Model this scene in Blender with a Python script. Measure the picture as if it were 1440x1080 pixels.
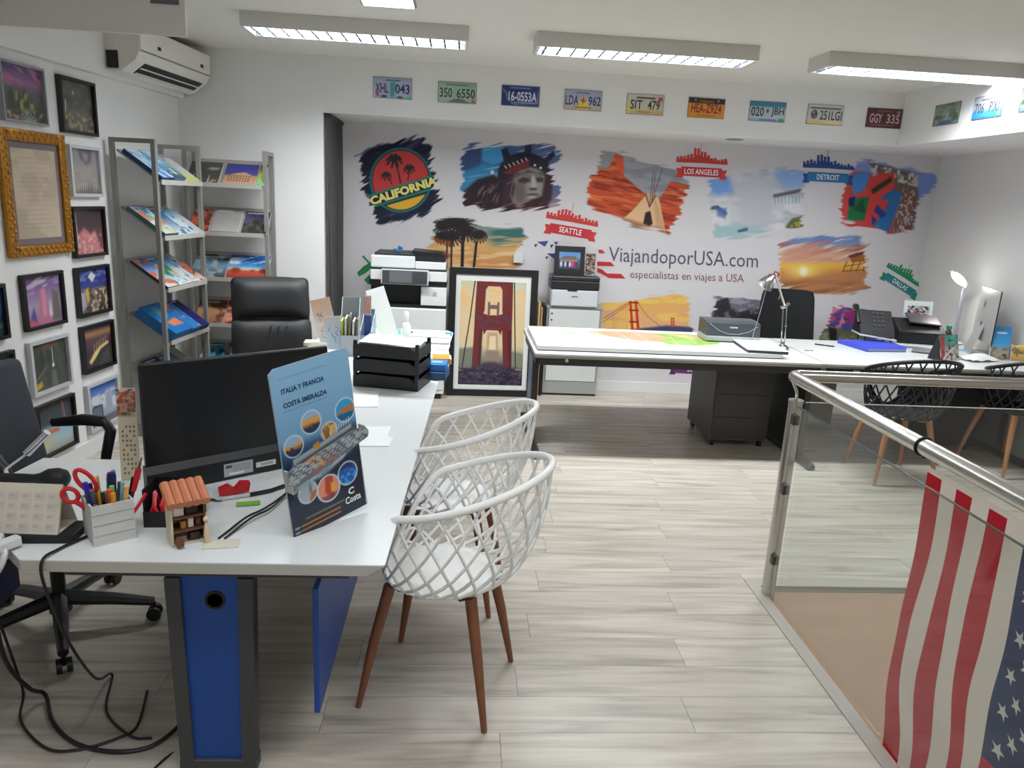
import bpy, bmesh, math, random
import numpy as np
from mathutils import Matrix, Vector

# ------------------------------------------------------------------ camera, world, exposure
S = bpy.context.scene
PI = math.pi
R = math.radians
for o in list(bpy.data.objects):
    bpy.data.objects.remove(o, do_unlink=True)
COL = S.collection

CAM_Z = 1.76
FPX = 1039.5855
PITCH, ROLL, YAW = R(13.9120775), R(-2.96389), R(4.40103298)


def cam_axes():
    cy, sy = math.cos(YAW), math.sin(YAW)
    fw = Vector((sy * math.cos(PITCH), cy * math.cos(PITCH), -math.sin(PITCH)))
    rt = Vector((cy, -sy, 0))
    dn = fw.cross(rt)
    return (math.cos(ROLL) * rt + math.sin(ROLL) * dn, -math.sin(ROLL) * rt + math.cos(ROLL) * dn, fw)


RT, DN, FW = cam_axes()
cam = bpy.data.cameras.new('camera')
cam.sensor_width = 36.0
cam.lens = 36.0 * FPX / 1440.0
cam.clip_start = 0.05
co = bpy.data.objects.new('camera', cam)
COL.objects.link(co)
co.matrix_world = Matrix(((RT.x, -DN.x, -FW.x, 0), (RT.y, -DN.y, -FW.y, 0), (RT.z, -DN.z, -FW.z, CAM_Z), (0, 0, 0, 1)))
S.camera = co

w = bpy.data.worlds.new('world')
S.world = w
w.use_nodes = True
w.node_tree.nodes['Background'].inputs[0].default_value = (0.85, 0.92, 1.0, 1)
w.node_tree.nodes['Background'].inputs[1].default_value = 0.3
S.view_settings.view_transform = 'Standard'
S.view_settings.look = 'None'
S.view_settings.gamma = 1.0
S.view_settings.use_curve_mapping = False
S.view_settings.exposure = 0.0
TUBE_POWER = 80.0        # W of each ceiling fixture's lamp in the far row
NEAR_POWER = 24.0        # and of those over and behind the viewer
TUBE_COL = (0.93, 0.97, 1.0)


# ------------------------------------------------------------------ helpers
def lin(c):
    c = np.asarray(c, dtype=float)
    return np.where(c <= 0.04045, c / 12.92, ((np.maximum(c, 0) + 0.055) / 1.055) ** 2.4)


def rgb(c):
    if isinstance(c, str):
        c = c.lstrip('#')
        c = [int(c[i:i + 2], 16) for i in (0, 2, 4)]
    return np.array(c, dtype=float) / 255.0


MATS = {}


def mat(name, color=(128, 128, 128), rough=0.5, metal=0.0, spec=0.5, noise=0.0, nscale=30.0, bump=0.0, emit=0.0, coat=0.0, stretch=None):
    """Principled material; noise = strength of a value mottling, bump = fine relief."""
    if name in MATS:
        return MATS[name]
    m = bpy.data.materials.new(name)
    m.use_nodes = True
    nt = m.node_tree
    b = nt.nodes['Principled BSDF']
    c = tuple(lin(rgb(color))) + (1,)
    b.inputs['Base Color'].default_value = c
    b.inputs['Roughness'].default_value = rough
    b.inputs['Metallic'].default_value = metal
    b.inputs['Specular IOR Level'].default_value = spec
    b.inputs['Coat Weight'].default_value = coat
    if emit:
        b.inputs['Emission Color'].default_value = c
        b.inputs['Emission Strength'].default_value = emit
    if noise or bump:
        tc = nt.nodes.new('ShaderNodeTexCoord')
        mp = nt.nodes.new('ShaderNodeMapping')
        if stretch:
            mp.inputs['Scale'].default_value = stretch
        nz = nt.nodes.new('ShaderNodeTexNoise')
        nz.inputs['Scale'].default_value = nscale
        nz.inputs['Detail'].default_value = 4
        nt.links.new(tc.outputs['Object'], mp.inputs['Vector'])
        nt.links.new(mp.outputs['Vector'], nz.inputs['Vector'])
        if noise:
            mx = nt.nodes.new('ShaderNodeMix')
            mx.data_type = 'RGBA'
            mx.inputs[6].default_value = tuple(x * (1 - noise) for x in c[:3]) + (1,)
            mx.inputs[7].default_value = tuple(min(1, x * (1 + noise)) for x in c[:3]) + (1,)
            nt.links.new(nz.outputs['Fac'], mx.inputs[0])
            nt.links.new(mx.outputs[2], b.inputs['Base Color'])
        if bump:
            bp = nt.nodes.new('ShaderNodeBump')
            bp.inputs['Strength'].default_value = bump
            bp.inputs['Distance'].default_value = 0.002
            nt.links.new(nz.outputs['Fac'], bp.inputs['Height'])
            nt.links.new(bp.outputs['Normal'], b.inputs['Normal'])
    MATS[name] = m
    return m


def print_mat(name, rough=0.5, spec=0.4):
    """Printed surface: the colours stored with the mesh."""
    if name in MATS:
        return MATS[name]
    m = bpy.data.materials.new(name)
    m.use_nodes = True
    nt = m.node_tree
    b = nt.nodes['Principled BSDF']
    a = nt.nodes.new('ShaderNodeVertexColor')
    a.layer_name = 'ink'
    nt.links.new(a.outputs['Color'], b.inputs['Base Color'])
    b.inputs['Roughness'].default_value = rough
    b.inputs['Specular IOR Level'].default_value = spec
    MATS[name] = m
    return m


def thin_glass(name, tint=(250, 253, 252), refl=0.045):
    """Clear pane: passes light straight through, mirrors more at a glancing angle (same from both sides)."""
    m = bpy.data.materials.new(name)
    m.use_nodes = True
    nt = m.node_tree
    nt.nodes.remove(nt.nodes['Principled BSDF'])
    out = nt.nodes['Material Output']
    t = nt.nodes.new('ShaderNodeBsdfTransparent')
    t.inputs[0].default_value = tuple(lin(rgb(tint))) + (1,)
    g = nt.nodes.new('ShaderNodeBsdfGlossy')
    g.inputs['Roughness'].default_value = 0.02
    lw_ = nt.nodes.new('ShaderNodeLayerWeight')
    pw = nt.nodes.new('ShaderNodeMath')
    pw.operation = 'POWER'
    pw.inputs[1].default_value = 4.0
    ma = nt.nodes.new('ShaderNodeMath')
    ma.operation = 'MULTIPLY_ADD'
    ma.inputs[1].default_value = 0.6
    ma.inputs[2].default_value = refl
    x = nt.nodes.new('ShaderNodeMixShader')
    nt.links.new(lw_.outputs['Facing'], pw.inputs[0])
    nt.links.new(pw.outputs[0], ma.inputs[0])
    nt.links.new(ma.outputs[0], x.inputs[0])
    nt.links.new(t.outputs[0], x.inputs[1])
    nt.links.new(g.outputs[0], x.inputs[2])
    nt.links.new(x.outputs[0], out.inputs['Surface'])
    MATS[name] = m
    return m


def rotm(rot):
    return Matrix.Rotation(rot[2], 4, 'Z') @ Matrix.Rotation(rot[1], 4, 'Y') @ Matrix.Rotation(rot[0], 4, 'X')


def smooth_path(pts, k=7):
    """Catmull-Rom through the points."""
    P = [Vector(p) for p in pts]
    P = [P[0] * 2 - P[1]] + P + [P[-1] * 2 - P[-2]]
    out = []
    for i in range(1, len(P) - 2):
        a, b, c, d = P[i - 1:i + 3]
        for j in range(k):
            t = j / k
            out.append(0.5 * (2 * b + (c - a) * t + (2 * a - 5 * b + 4 * c - d) * t * t + (3 * b - a - 3 * c + d) * t ** 3))
    return out + [P[-2]]


class MB:
    """Collects shapes into one mesh."""

    def __init__(s):
        s.bm = bmesh.new()

    def box(s, c, size, rot=(0, 0, 0), bev=0.0, mi=0, seg=2):
        M = Matrix.Translation(c) @ rotm(rot) @ Matrix.Diagonal((size[0], size[1], size[2], 1))
        g = bmesh.ops.create_cube(s.bm, size=1.0, matrix=M)
        vs = g['verts']
        fs = list({f for v in vs for f in v.link_faces})
        for f in fs:
            f.material_index = mi
        if bev:
            es = list({e for v in vs for e in v.link_edges})
            r = bmesh.ops.bevel(s.bm, geom=es, offset=bev, segments=seg, affect='EDGES', profile=0.5)
            for f in r['faces']:
                f.material_index = mi
        return s

    def b2(s, lo, hi, **k):
        return s.box([(a + b) / 2 for a, b in zip(lo, hi)], [abs(b - a) for a, b in zip(lo, hi)], **k)

    def ring(s, c, ax, r, n, e1=None, ry=None):
        ax = Vector(ax).normalized()
        if e1 is None:
            e1 = ax.orthogonal()
        e1 = (Vector(e1) - ax * ax.dot(Vector(e1))).normalized()
        e2 = ax.cross(e1)
        ry = r if ry is None else ry
        return [s.bm.verts.new(Vector(c) + e1 * (r * math.cos(2 * PI * i / n)) + e2 * (ry * math.sin(2 * PI * i / n))) for i in range(n)]

    def skin(s, rings, caps=True, closed=False, mi=0):
        n = len(rings[0])
        N = len(rings)
        for k in range(N if closed else N - 1):
            a, b = rings[k], rings[(k + 1) % N]
            for i in range(n):
                f = s.bm.faces.new((a[i], a[(i + 1) % n], b[(i + 1) % n], b[i]))
                f.material_index = mi
        if caps and not closed:
            for r, fl in ((rings[0], True), (rings[-1], False)):
                f = s.bm.faces.new(list(reversed(r)) if fl else r)
                f.material_index = mi
        return s

    def cyl(s, p0, p1, r0, r1=None, n=14, mi=0):
        r1 = r0 if r1 is None else r1
        ax = Vector(p1) - Vector(p0)
        e = ax.orthogonal()
        return s.skin([s.ring(p0, ax, r0, n, e), s.ring(p1, ax, r1, n, e)], mi=mi)

    def tube(s, pts, r, n=7, closed=False, mi=0, flat=1.0, up=None):
        P = [Vector(p) for p in pts]
        N = len(P)
        rr = r if hasattr(r, '__len__') else [r] * N
        rings = []
        e = None
        for i in range(N):
            if closed:
                t = P[(i + 1) % N] - P[i - 1]
            else:
                t = P[min(i + 1, N - 1)] - P[max(i - 1, 0)]
            if t.length < 1e-9:
                t = Vector((0, 0, 1))
            t.normalize()
            if up is not None:
                e = Vector(up)
            if e is None or abs(e.normalized().dot(t)) > 0.98:
                e = t.orthogonal()
            e = (e - t * e.dot(t)).normalized()
            rings.append(s.ring(P[i], t, rr[i], n, e, ry=rr[i] * flat))
        return s.skin(rings, closed=closed, mi=mi)

    def lathe(s, prof, c=(0, 0, 0), n=20, ax=(0, 0, 1), mi=0):
        ax = Vector(ax).normalized()
        e = ax.orthogonal()
        return s.skin([s.ring(Vector(c) + ax * z, ax, max(r, 1e-4), n, e) for r, z in prof], mi=mi)

    def prism(s, pts, ext, mi=0):
        """pts: 3-D polygon, ext: extrusion vector."""
        ext = Vector(ext)
        a = [s.bm.verts.new(Vector(p)) for p in pts]
        b = [s.bm.verts.new(Vector(p) + ext) for p in pts]
        n = len(a)
        fs = [s.bm.faces.new(a), s.bm.faces.new(list(reversed(b)))]
        for i in range(n):
            fs.append(s.bm.faces.new((a[i], b[i], b[(i + 1) % n], a[(i + 1) % n])))
        for f in fs:
            f.material_index = mi
        bmesh.ops.recalc_face_normals(s.bm, faces=fs)
        return s

    def sphere(s, c, r, seg=14, mi=0, rot=(0, 0, 0)):
        r = r if hasattr(r, '__len__') else (r, r, r)
        M = Matrix.Translation(c) @ rotm(rot) @ Matrix.Diagonal((r[0], r[1], r[2], 1))
        g = bmesh.ops.create_uvsphere(s.bm, u_segments=seg, v_segments=max(6, seg // 2 + 1), radius=1.0, matrix=M)
        for v in g['verts']:
            for f in v.link_faces:
                f.material_index = mi
        return s

    def grid(s, fn, nu, nv, mi=0, thick=None):
        """Surface fn(a, b), a, b in 0..1."""
        V = [[s.bm.verts.new(Vector(fn(i / nu, j / nv))) for i in range(nu + 1)] for j in range(nv + 1)]
        for j in range(nv):
            for i in range(nu):
                f = s.bm.faces.new((V[j][i], V[j][i + 1], V[j + 1][i + 1], V[j + 1][i]))
                f.material_index = mi
        return s

    def solid(s, fn, nu, nv, t, mi=0):
        """Closed shell of fn with thickness vector function or constant t (along local normal)."""
        P = np.array([[fn(i / nu, j / nv) for i in range(nu + 1)] for j in range(nv + 1)], dtype=float)
        du = np.gradient(P, axis=1)
        dv = np.gradient(P, axis=0)
        nn = np.cross(du, dv)
        nn /= np.maximum(np.linalg.norm(nn, axis=2, keepdims=True), 1e-9)
        A = [[s.bm.verts.new(P[j, i] + nn[j, i] * t / 2) for i in range(nu + 1)] for j in range(nv + 1)]
        B = [[s.bm.verts.new(P[j, i] - nn[j, i] * t / 2) for i in range(nu + 1)] for j in range(nv + 1)]
        fs = []
        for j in range(nv):
            for i in range(nu):
                fs.append(s.bm.faces.new((A[j][i], A[j][i + 1], A[j + 1][i + 1], A[j + 1][i])))
                fs.append(s.bm.faces.new((B[j][i], B[j + 1][i], B[j + 1][i + 1], B[j][i + 1])))
        for i in range(nu):
            fs.append(s.bm.faces.new((A[0][i], B[0][i], B[0][i + 1], A[0][i + 1])))
            fs.append(s.bm.faces.new((A[nv][i], A[nv][i + 1], B[nv][i + 1], B[nv][i])))
        for j in range(nv):
            fs.append(s.bm.faces.new((A[j][0], A[j + 1][0], B[j + 1][0], B[j][0])))
            fs.append(s.bm.faces.new((A[j][nu], B[j][nu], B[j + 1][nu], A[j + 1][nu])))
        for f in fs:
            f.material_index = mi
        return s

    def build(s, name, m=None, parent=None, smooth=False, label=None, ang=35):
        me = bpy.data.meshes.new(name)
        bmesh.ops.recalc_face_normals(s.bm, faces=s.bm.faces)
        s.bm.to_mesh(me)
        s.bm.free()
        for x in (m if isinstance(m, (list, tuple)) else [m]):
            if x is not None:
                me.materials.append(x)
        if smooth:
            me.shade_smooth()
            me.set_sharp_from_angle(angle=R(ang))
        return link(name, me, parent, label)


def link(name, me, parent=None, label=None):
    o = bpy.data.objects.new(name, me)
    COL.objects.link(o)
    if parent is not None:
        o.parent = parent
    if label:
        o['label'] = label
    return o


def thing(name, label, cat, loc=(0, 0, 0), rz=0.0, group=None, rot=None):
    o = bpy.data.objects.new(name, None)
    o.empty_display_size = 0.05
    COL.objects.link(o)
    o.location = loc
    o.rotation_euler = rot if rot else (0, 0, rz)
    return tag(o, label, cat, group)


def tag(o, label, cat, group=None):
    o['label'] = label
    o['category'] = cat
    if group:
        o['group'] = group
    return o


def struct(o):
    o['kind'] = 'structure'
    return o


def dup(root, loc, rz, label, group=None):
    def cp(o, parent):
        c = o.copy()
        COL.objects.link(c)
        c.parent = parent
        for ch in [x for x in bpy.data.objects if x.parent == o and x != c]:
            cp(ch, c)
        return c
    kids = [x for x in bpy.data.objects if x.parent == root]
    r = root.copy()
    COL.objects.link(r)
    r.location = loc
    r.rotation_euler = (0, 0, rz)
    r['label'] = label
    if group:
        r['group'] = group
    for ch in kids:
        cp(ch, r)
    return r


# ---- printed pictures: a small numpy painter whose result becomes mesh colours
def vnoise(x, y, seed=0):
    xi, yi = np.floor(x).astype(np.int64), np.floor(y).astype(np.int64)
    fx, fy = x - xi, y - yi
    fx, fy = fx * fx * (3 - 2 * fx), fy * fy * (3 - 2 * fy)

    def h(a, b):
        n = (a * 374761393 + b * 668265263 + seed * 974634777) & 0x7fffffff
        n = ((n ^ (n >> 13)) * 1274126177) & 0x7fffffff
        return ((n ^ (n >> 16)) & 0xffff) / 65535.0
    return (h(xi, yi) * (1 - fx) + h(xi + 1, yi) * fx) * (1 - fy) + (h(xi, yi + 1) * (1 - fx) + h(xi + 1, yi + 1) * fx) * fy


def sstep(a, b, x):
    t = np.clip((x - a) / (b - a + 1e-12), 0, 1)
    return t * t * (3 - 2 * t)


class Cv:
    """Painter on a grid covering (x0, y0)-(x1, y1); y grows downwards like a sheet read from its top."""

    def __init__(s, x0, y0, x1, y1, step, base=(255, 255, 255)):
        s.nx = max(2, int(round((x1 - x0) / step)))
        s.ny = max(2, int(round((y1 - y0) / step)))
        s.X, s.Y = np.meshgrid(np.linspace(x0, x1, s.nx + 1), np.linspace(y0, y1, s.ny + 1))
        s.c = np.ones(s.X.shape + (3,)) * rgb(base)
        s.a = np.ones(s.X.shape)
        s.ext = (x0, y0, x1, y1)
        s.step = step

    def put(s, m, col, k=1.0):
        m = (np.clip(m, 0, 1) * k)[..., None]
        s.c = s.c * (1 - m) + rgb(col) * m
        return s

    def vgrad(s, stops):
        y0, y1 = s.ext[1], s.ext[3]
        t = (s.Y - y0) / (y1 - y0)
        ps = [p for p, _ in stops]
        for k in range(3):
            s.c[..., k] = np.interp(t, ps, [rgb(c)[k] for _, c in stops])
        return s

    def sd(s, pts):
        X, Y = s.X, s.Y
        d = np.full(X.shape, 1e18)
        ins = np.zeros(X.shape, bool)
        n = len(pts)
        for i in range(n):
            ax, ay = pts[i]
            bx, by = pts[(i + 1) % n]
            ex, ey = bx - ax, by - ay
            t = np.clip(((X - ax) * ex + (Y - ay) * ey) / (ex * ex + ey * ey + 1e-12), 0, 1)
            d = np.minimum(d, (X - ax - t * ex) ** 2 + (Y - ay - t * ey) ** 2)
            ins ^= ((ay > Y) != (by > Y)) & (X < (bx - ax) * (Y - ay) / (by - ay + 1e-12) + ax)
        d = np.sqrt(d)
        return np.where(ins, -d, d)

    def poly(s, pts, col, soft=None, k=1.0):
        f = soft or s.step * 0.7
        return s.put(sstep(f, -f, s.sd(pts)), col, k)

    def ell(s, cx, cy, rx, ry, col, soft=None, k=1.0, ang=0.0):
        ca, sa = math.cos(ang), math.sin(ang)
        x, y = s.X - cx, s.Y - cy
        x, y = x * ca + y * sa, -x * sa + y * ca
        r = np.sqrt((x / rx) ** 2 + (y / ry) ** 2)
        f = (soft or s.step * 0.7) / min(rx, ry)
        return s.put(sstep(1 + f, 1 - f, r), col, k)

    def line(s, pts, wd, col, k=1.0, soft=None):
        f = soft or s.step * 0.7
        for (ax, ay), (bx, by) in zip(pts[:-1], pts[1:]):
            ex, ey = bx - ax, by - ay
            t = np.clip(((s.X - ax) * ex + (s.Y - ay) * ey) / (ex * ex + ey * ey + 1e-12), 0, 1)
            d = np.hypot(s.X - ax - t * ex, s.Y - ay - t * ey)
            s.put(sstep(wd / 2 + f, wd / 2 - f, d), col, k)
        return s

    def blot(s, col, sx, sy, thr, seed, soft=0.12, mask=None, k=1.0, ang=0.0):
        ca, sa = math.cos(ang), math.sin(ang)
        x, y = s.X * ca + s.Y * sa, -s.X * sa + s.Y * ca
        n = 0.65 * vnoise(x / sx, y / sy, seed) + 0.35 * vnoise(x / sx * 2.3, y / sy * 2.3, seed + 7)
        m = sstep(thr - soft, thr + soft, n)
        if mask is not None:
            m = m * mask
        return s.put(m, col, k)

    def inside(s, pts, soft=None):
        f = soft or s.step
        return sstep(f, -f, s.sd(pts))

    def brush(s, pts, amp=10, lx=40, ly=5, ang=0.0, seed=1, soft=3):
        """Alpha with ragged brush-stroke ends running along ang."""
        ca, sa = math.cos(ang), math.sin(ang)
        x, y = s.X * ca + s.Y * sa, -s.X * sa + s.Y * ca
        n = vnoise(x / lx, y / ly, seed) * 0.7 + vnoise(x / lx * 2, y / ly * 2, seed + 3) * 0.3 - 0.5
        s.a = sstep(soft, -soft, s.sd(pts) + n * 2 * amp)
        return s

    def text(s, *a):
        return s


def paint_mesh(name, cv, fn, m, parent=None, base=(232, 232, 232), label=None):
    """Mesh of the painted sheet; fn(x, y) arrays -> (N, 3). Cells with no ink at all are left out."""
    c = cv.c * cv.a[..., None] + rgb(base) * (1 - cv.a[..., None])
    ny, nx = cv.X.shape
    P = fn(cv.X.ravel(), cv.Y.ravel())
    idx = np.arange(ny * nx).reshape(ny, nx)
    q = np.stack([idx[1:, :-1], idx[1:, 1:], idx[:-1, 1:], idx[:-1, :-1]], -1)
    am = np.maximum.reduce([cv.a[1:, :-1], cv.a[1:, 1:], cv.a[:-1, 1:], cv.a[:-1, :-1]])
    q = q[am > 0.03].reshape(-1, 4)
    used = np.unique(q)
    remap = np.full(ny * nx, -1)
    remap[used] = np.arange(len(used))
    q = remap[q]
    me = bpy.data.meshes.new(name)
    me.vertices.add(len(used))
    me.vertices.foreach_set('co', P[used].astype(np.float32).ravel())
    me.loops.add(q.size)
    me.loops.foreach_set('vertex_index', q.ravel().astype(np.int32))
    me.polygons.add(len(q))
    me.polygons.foreach_set('loop_start', np.arange(0, q.size, 4, dtype=np.int32))
    at = me.color_attributes.new('ink', 'FLOAT_COLOR', 'POINT')
    col = np.ones((len(used), 4), np.float32)
    col[:, :3] = lin(c.reshape(-1, 3)[used])
    at.data.foreach_set('color', col.ravel())
    me.update()
    me.validate()
    me.materials.append(m)
    return link(name, me, parent, label)


def flat(x0, y0, dx, dy, yy=0.0):
    """Sheet in the local XZ plane facing -Y: canvas (x, y down) -> (x, yy, z)."""
    return lambda X, Y: np.stack([x0 + X * dx, np.full_like(X, yy), y0 - Y * dy], -1)


TXT = {}


def text_polys(body, bold=0.0):
    """Letter outlines of the built-in font as a triangle mesh: (verts N x 2, faces)."""
    key = (body, bold)
    if key not in TXT:
        cu = bpy.data.curves.new('lettering', 'FONT')
        cu.body = body
        cu.size = 1.0
        cu.offset = bold
        cu.resolution_u = 2
        ob = bpy.data.objects.new('lettering', cu)
        COL.objects.link(ob)
        dg = bpy.context.evaluated_depsgraph_get()
        dg.update()
        me = bpy.data.meshes.new_from_object(ob.evaluated_get(dg))
        V = np.array([v.co[:2] for v in me.vertices]) if len(me.vertices) else np.zeros((0, 2))
        F = [tuple(p.vertices) for p in me.polygons]
        bpy.data.objects.remove(ob, do_unlink=True)
        bpy.data.curves.remove(cu)
        bpy.data.meshes.remove(me)
        TXT[key] = (V, F)
    return TXT[key]


def text_mesh(name, body, fn, m, parent=None, bold=0.0, fit=None, label=None):
    """Lettering as flat mesh. fit = (w, h): scaled to that box with the lower left at 0, 0; fn maps x, y (up) arrays to 3-D."""
    V, F = text_polys(body, bold)
    V = V.copy()
    lo, hi = V.min(0), V.max(0)
    V -= lo
    V *= np.array(fit) / (hi - lo)
    P = fn(V[:, 0], V[:, 1])
    me = bpy.data.meshes.new(name)
    me.from_pydata([tuple(p) for p in P], [], F)
    me.materials.append(m)
    return link(name, me, parent, label)


def flat_text(x0, z0, yy=0.0, ang=0.0):
    ca, sa = math.cos(ang), math.sin(ang)
    return lambda X, Y: np.stack([x0 + X * ca - Y * sa, np.full_like(X, yy), z0 + X * sa + Y * ca], -1)


PRINT = print_mat('print_matt', 0.55)
GLOSSY = print_mat('print_glossy', 0.22, 0.5)
MURALM = print_mat('print_vinyl', 0.6, 0.3)

# ------------------------------------------------------------------ the room
WHITE = mat('wall_paint', (234, 233, 230), 0.75, noise=0.02, nscale=6)
CEILM = mat('ceiling_paint', (228, 225, 218), 0.8, noise=0.02, nscale=5)
TRIMW = mat('white_trim', (226, 226, 224), 0.5)
BEIGE = mat('stairwell_paint', (244, 216, 188), 0.75)
YB, YS, ZS, ZC, XR, XS = 6.95, 6.25, 2.36, 2.78, 4.45, 3.60
LA = R(6)
LC = Vector((-2.232, 6.25, 0))
LD = Vector((math.sin(LA), math.cos(LA), 0))
LN = Vector((math.cos(LA), -math.sin(LA), 0))
LRZ = PI / 2 - LA


def lw(sx, off, z):
    return LC + LD * sx + LN * off + Vector((0, 0, z))


def sbox(name, lo, hi, m, parent=None):
    return struct(MB().b2(lo, hi).build(name, m, parent))


floor = struct(MB().b2((-3.4, -2.6, -0.25), (1.46, 7.1, -0.006)).b2((1.46, 3.2, -0.25), (4.6, 7.1, -0.006)).build('floor', mat('subfloor', (150, 144, 134), 0.8)))


def plank_mat():
    m = bpy.data.materials.new('oak_laminate')
    m.use_nodes = True
    nt = m.node_tree
    N, L = nt.nodes, nt.links
    b = N['Principled BSDF']
    b.inputs['Roughness'].default_value = 0.36
    b.inputs['Specular IOR Level'].default_value = 0.45
    tc = N.new('ShaderNodeTexCoord')
    oi = N.new('ShaderNodeObjectInfo')
    ad = N.new('ShaderNodeVectorMath')
    ad.operation = 'ADD'
    cm = N.new('ShaderNodeCombineXYZ')
    ml = N.new('ShaderNodeMath')
    ml.operation = 'MULTIPLY'
    ml.inputs[1].default_value = 37.0
    L.new(oi.outputs['Random'], ml.inputs[0])
    L.new(ml.outputs[0], cm.inputs['Y'])
    L.new(ml.outputs[0], cm.inputs['X'])
    L.new(tc.outputs['Object'], ad.inputs[0])
    L.new(cm.outputs[0], ad.inputs[1])
    mp = N.new('ShaderNodeMapping')
    mp.inputs['Scale'].default_value = (0.8, 9.0, 1)
    L.new(ad.outputs[0], mp.inputs['Vector'])
    n1 = N.new('ShaderNodeTexNoise')
    n1.inputs['Scale'].default_value = 2.2
    n1.inputs['Detail'].default_value = 5
    n1.inputs['Distortion'].default_value = 0.6
    L.new(mp.outputs[0], n1.inputs['Vector'])
    r = N.new('ShaderNodeValToRGB')
    r.color_ramp.elements[0].position = 0.28
    r.color_ramp.elements[0].color = tuple(lin(rgb((152, 144, 132)))) + (1,)
    r.color_ramp.elements[1].position = 0.72
    r.color_ramp.elements[1].color = tuple(lin(rgb((200, 193, 181)))) + (1,)
    e = r.color_ramp.elements.new(0.5)
    e.color = tuple(lin(rgb((183, 175, 163)))) + (1,)
    L.new(n1.outputs['Fac'], r.inputs[0])
    hv = N.new('ShaderNodeHueSaturation')
    mr = N.new('ShaderNodeMapRange')
    mr.inputs[3].default_value = 0.93
    mr.inputs[4].default_value = 1.06
    L.new(oi.outputs['Random'], mr.inputs[0])
    L.new(mr.outputs[0], hv.inputs['Value'])
    L.new(r.outputs[0], hv.inputs['Color'])
    L.new(hv.outputs[0], b.inputs['Base Color'])
    return m


OAK = plank_mat()
random.seed(4)
PW, PL = 0.19, 1.29
plank_meshes = {}
y = 1.20
row = 0
while y < 6.94:
    x = -2.55 + (-((row * 0.47) % 1.0)) * PL
    while x < 4.44:
        x0, x1 = max(x, -2.75), min(x + PL, 4.44)
        y0, y1 = y, min(y + PW, 6.94)
        if y0 < 3.23 and y1 > 3.23:
            cuts = [(x0, min(x1, 1.447), y0, y1), (max(x0, 1.447), x1, 3.23, y1)]
        elif y0 < 3.23:
            cuts = [(x0, min(x1, 1.447), y0, y1)]
        else:
            cuts = [(x0, x1, y0, y1)]
        for a, b_, c, d in cuts:
            if b_ - a > 0.03 and d - c > 0.01:
                key = (round(b_ - a, 3), round(d - c, 3))
                if key not in plank_meshes:
                    mb = MB()
                    mb.box((0, 0, -0.003), (key[0] - 0.0014, key[1] - 0.0014, 0.006))
                    me = bpy.data.meshes.new('plank')
                    mb.bm.to_mesh(me)
                    mb.bm.free()
                    me.materials.append(OAK)
                    plank_meshes[key] = me
                p = link('plank', plank_meshes[key], floor)
                p.location = ((a + b_) / 2, (c + d) / 2, 0)
        x += PL
    y += PW
    row += 1
near_floor = struct(MB().b2((-3.4, -2.6, -0.006), (1.447, 1.199, 0)).build('floor_near', OAK))

# stairwell opening: rim, walls and lower floor
rim = MB()
rim.b2((1.447, -2.6, -0.03), (1.505, 3.23, 0.004)).b2((1.505, 3.165, -0.03), (4.45, 3.23, 0.004))
struct(rim.build('trim_1', mat('rim_trim', (170, 163, 154), 0.5)))
sw = MB()
sw.b2((1.4605, -2.6, -2.7), (1.5, 3.16, -0.031)).b2((1.4605, 3.16, -2.7), (4.6, 3.199, -0.031))
struct(sw.build('wall_stairwell', BEIGE))
sbox('floor_lower', (1.4, -2.6, -2.8), (4.6, 3.3, -2.7), mat('lower_floor', (196, 176, 152), 0.6))

wall_back = sbox('wall_back', (-1.3, YB, 0), (4.6, 7.1, 2.8), WHITE)
sbox('trim_2', (-1.12, YS, ZS), (XS, YB + 0.02, ZC + 0.01), WHITE)
sbox('trim_3', (XS, -2.5, ZS), (4.55, YB + 0.02, ZC + 0.01), WHITE)
sbox('wall_right', (XR, -2.6, -2.8), (4.62, 7.1, 2.8), WHITE)
sbox('wall_back_left', (-2.5, YS, 0), (-1.12, 7.1, 2.8), WHITE)
sbox('wall_front', (-3.6, -2.7, -2.8), (4.7, -2.55, 2.8), WHITE)
sbox('ceiling', (-3.6, -2.6, ZC), (4.7, 7.1, 2.95), CEILM)
wl = MB()
a, b_ = lw(0.3, 0, 0), lw(-9.2, 0, 0)
wl.prism([(a.x, a.y, 0), (b_.x, b_.y, 0), (b_.x - 0.15, b_.y, 0), (a.x - 0.15, a.y, 0)], (0, 0, 2.8))
struct(wl.build('wall_left', WHITE))
sbox('baseboard_back', (-1.12, YB - 0.014, 0), (XR, YB, 0.098), TRIMW)
sbox('baseboard_right', (XR - 0.014, 3.27, 0), (XR, YB, 0.098), TRIMW)
sbox('baseboard_back_left', (-2.2, YS - 0.014, 0), (-1.12, YS, 0.098), TRIMW)
bl = MB()
bl.prism([lw(0, 0, 0), lw(0, 0.014, 0), lw(-8, 0.014, 0), lw(-8, 0, 0)], (0, 0, 0.098))
struct(bl.build('baseboard_left', TRIMW))
# boxed ledge on the left wall running up to the air conditioner, and the dropped panel under the ceiling
lg = MB()
lg.prism([lw(-2.6, 0, 2.40), lw(-2.6, 0.05, 2.40), lw(0.0, 0.05, 2.40), lw(0.0, 0, 2.40)], (0, 0, 0.38))
struct(lg.build('trim_4', WHITE))
sbox('trim_5', (-2.62, 4.27, 2.50), (-1.462, 4.288, ZC + 0.01), CEILM)
cd = MB()
cd.b2((-1.63, 4.262, 2.65), (-1.49, 4.27, 2.70))
struct(cd.build('trim_6', mat('grey_vent', (96, 94, 104), 0.6)))
# round access disc under the soffit
struct(MB().lathe([(0.06, 0), (0.075, 0.004), (0.075, 0.008)], (2.28, 6.45, ZS - 0.008), 20).build('trim_7', mat('disc_grey', (150, 146, 140), 0.6)))

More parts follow.
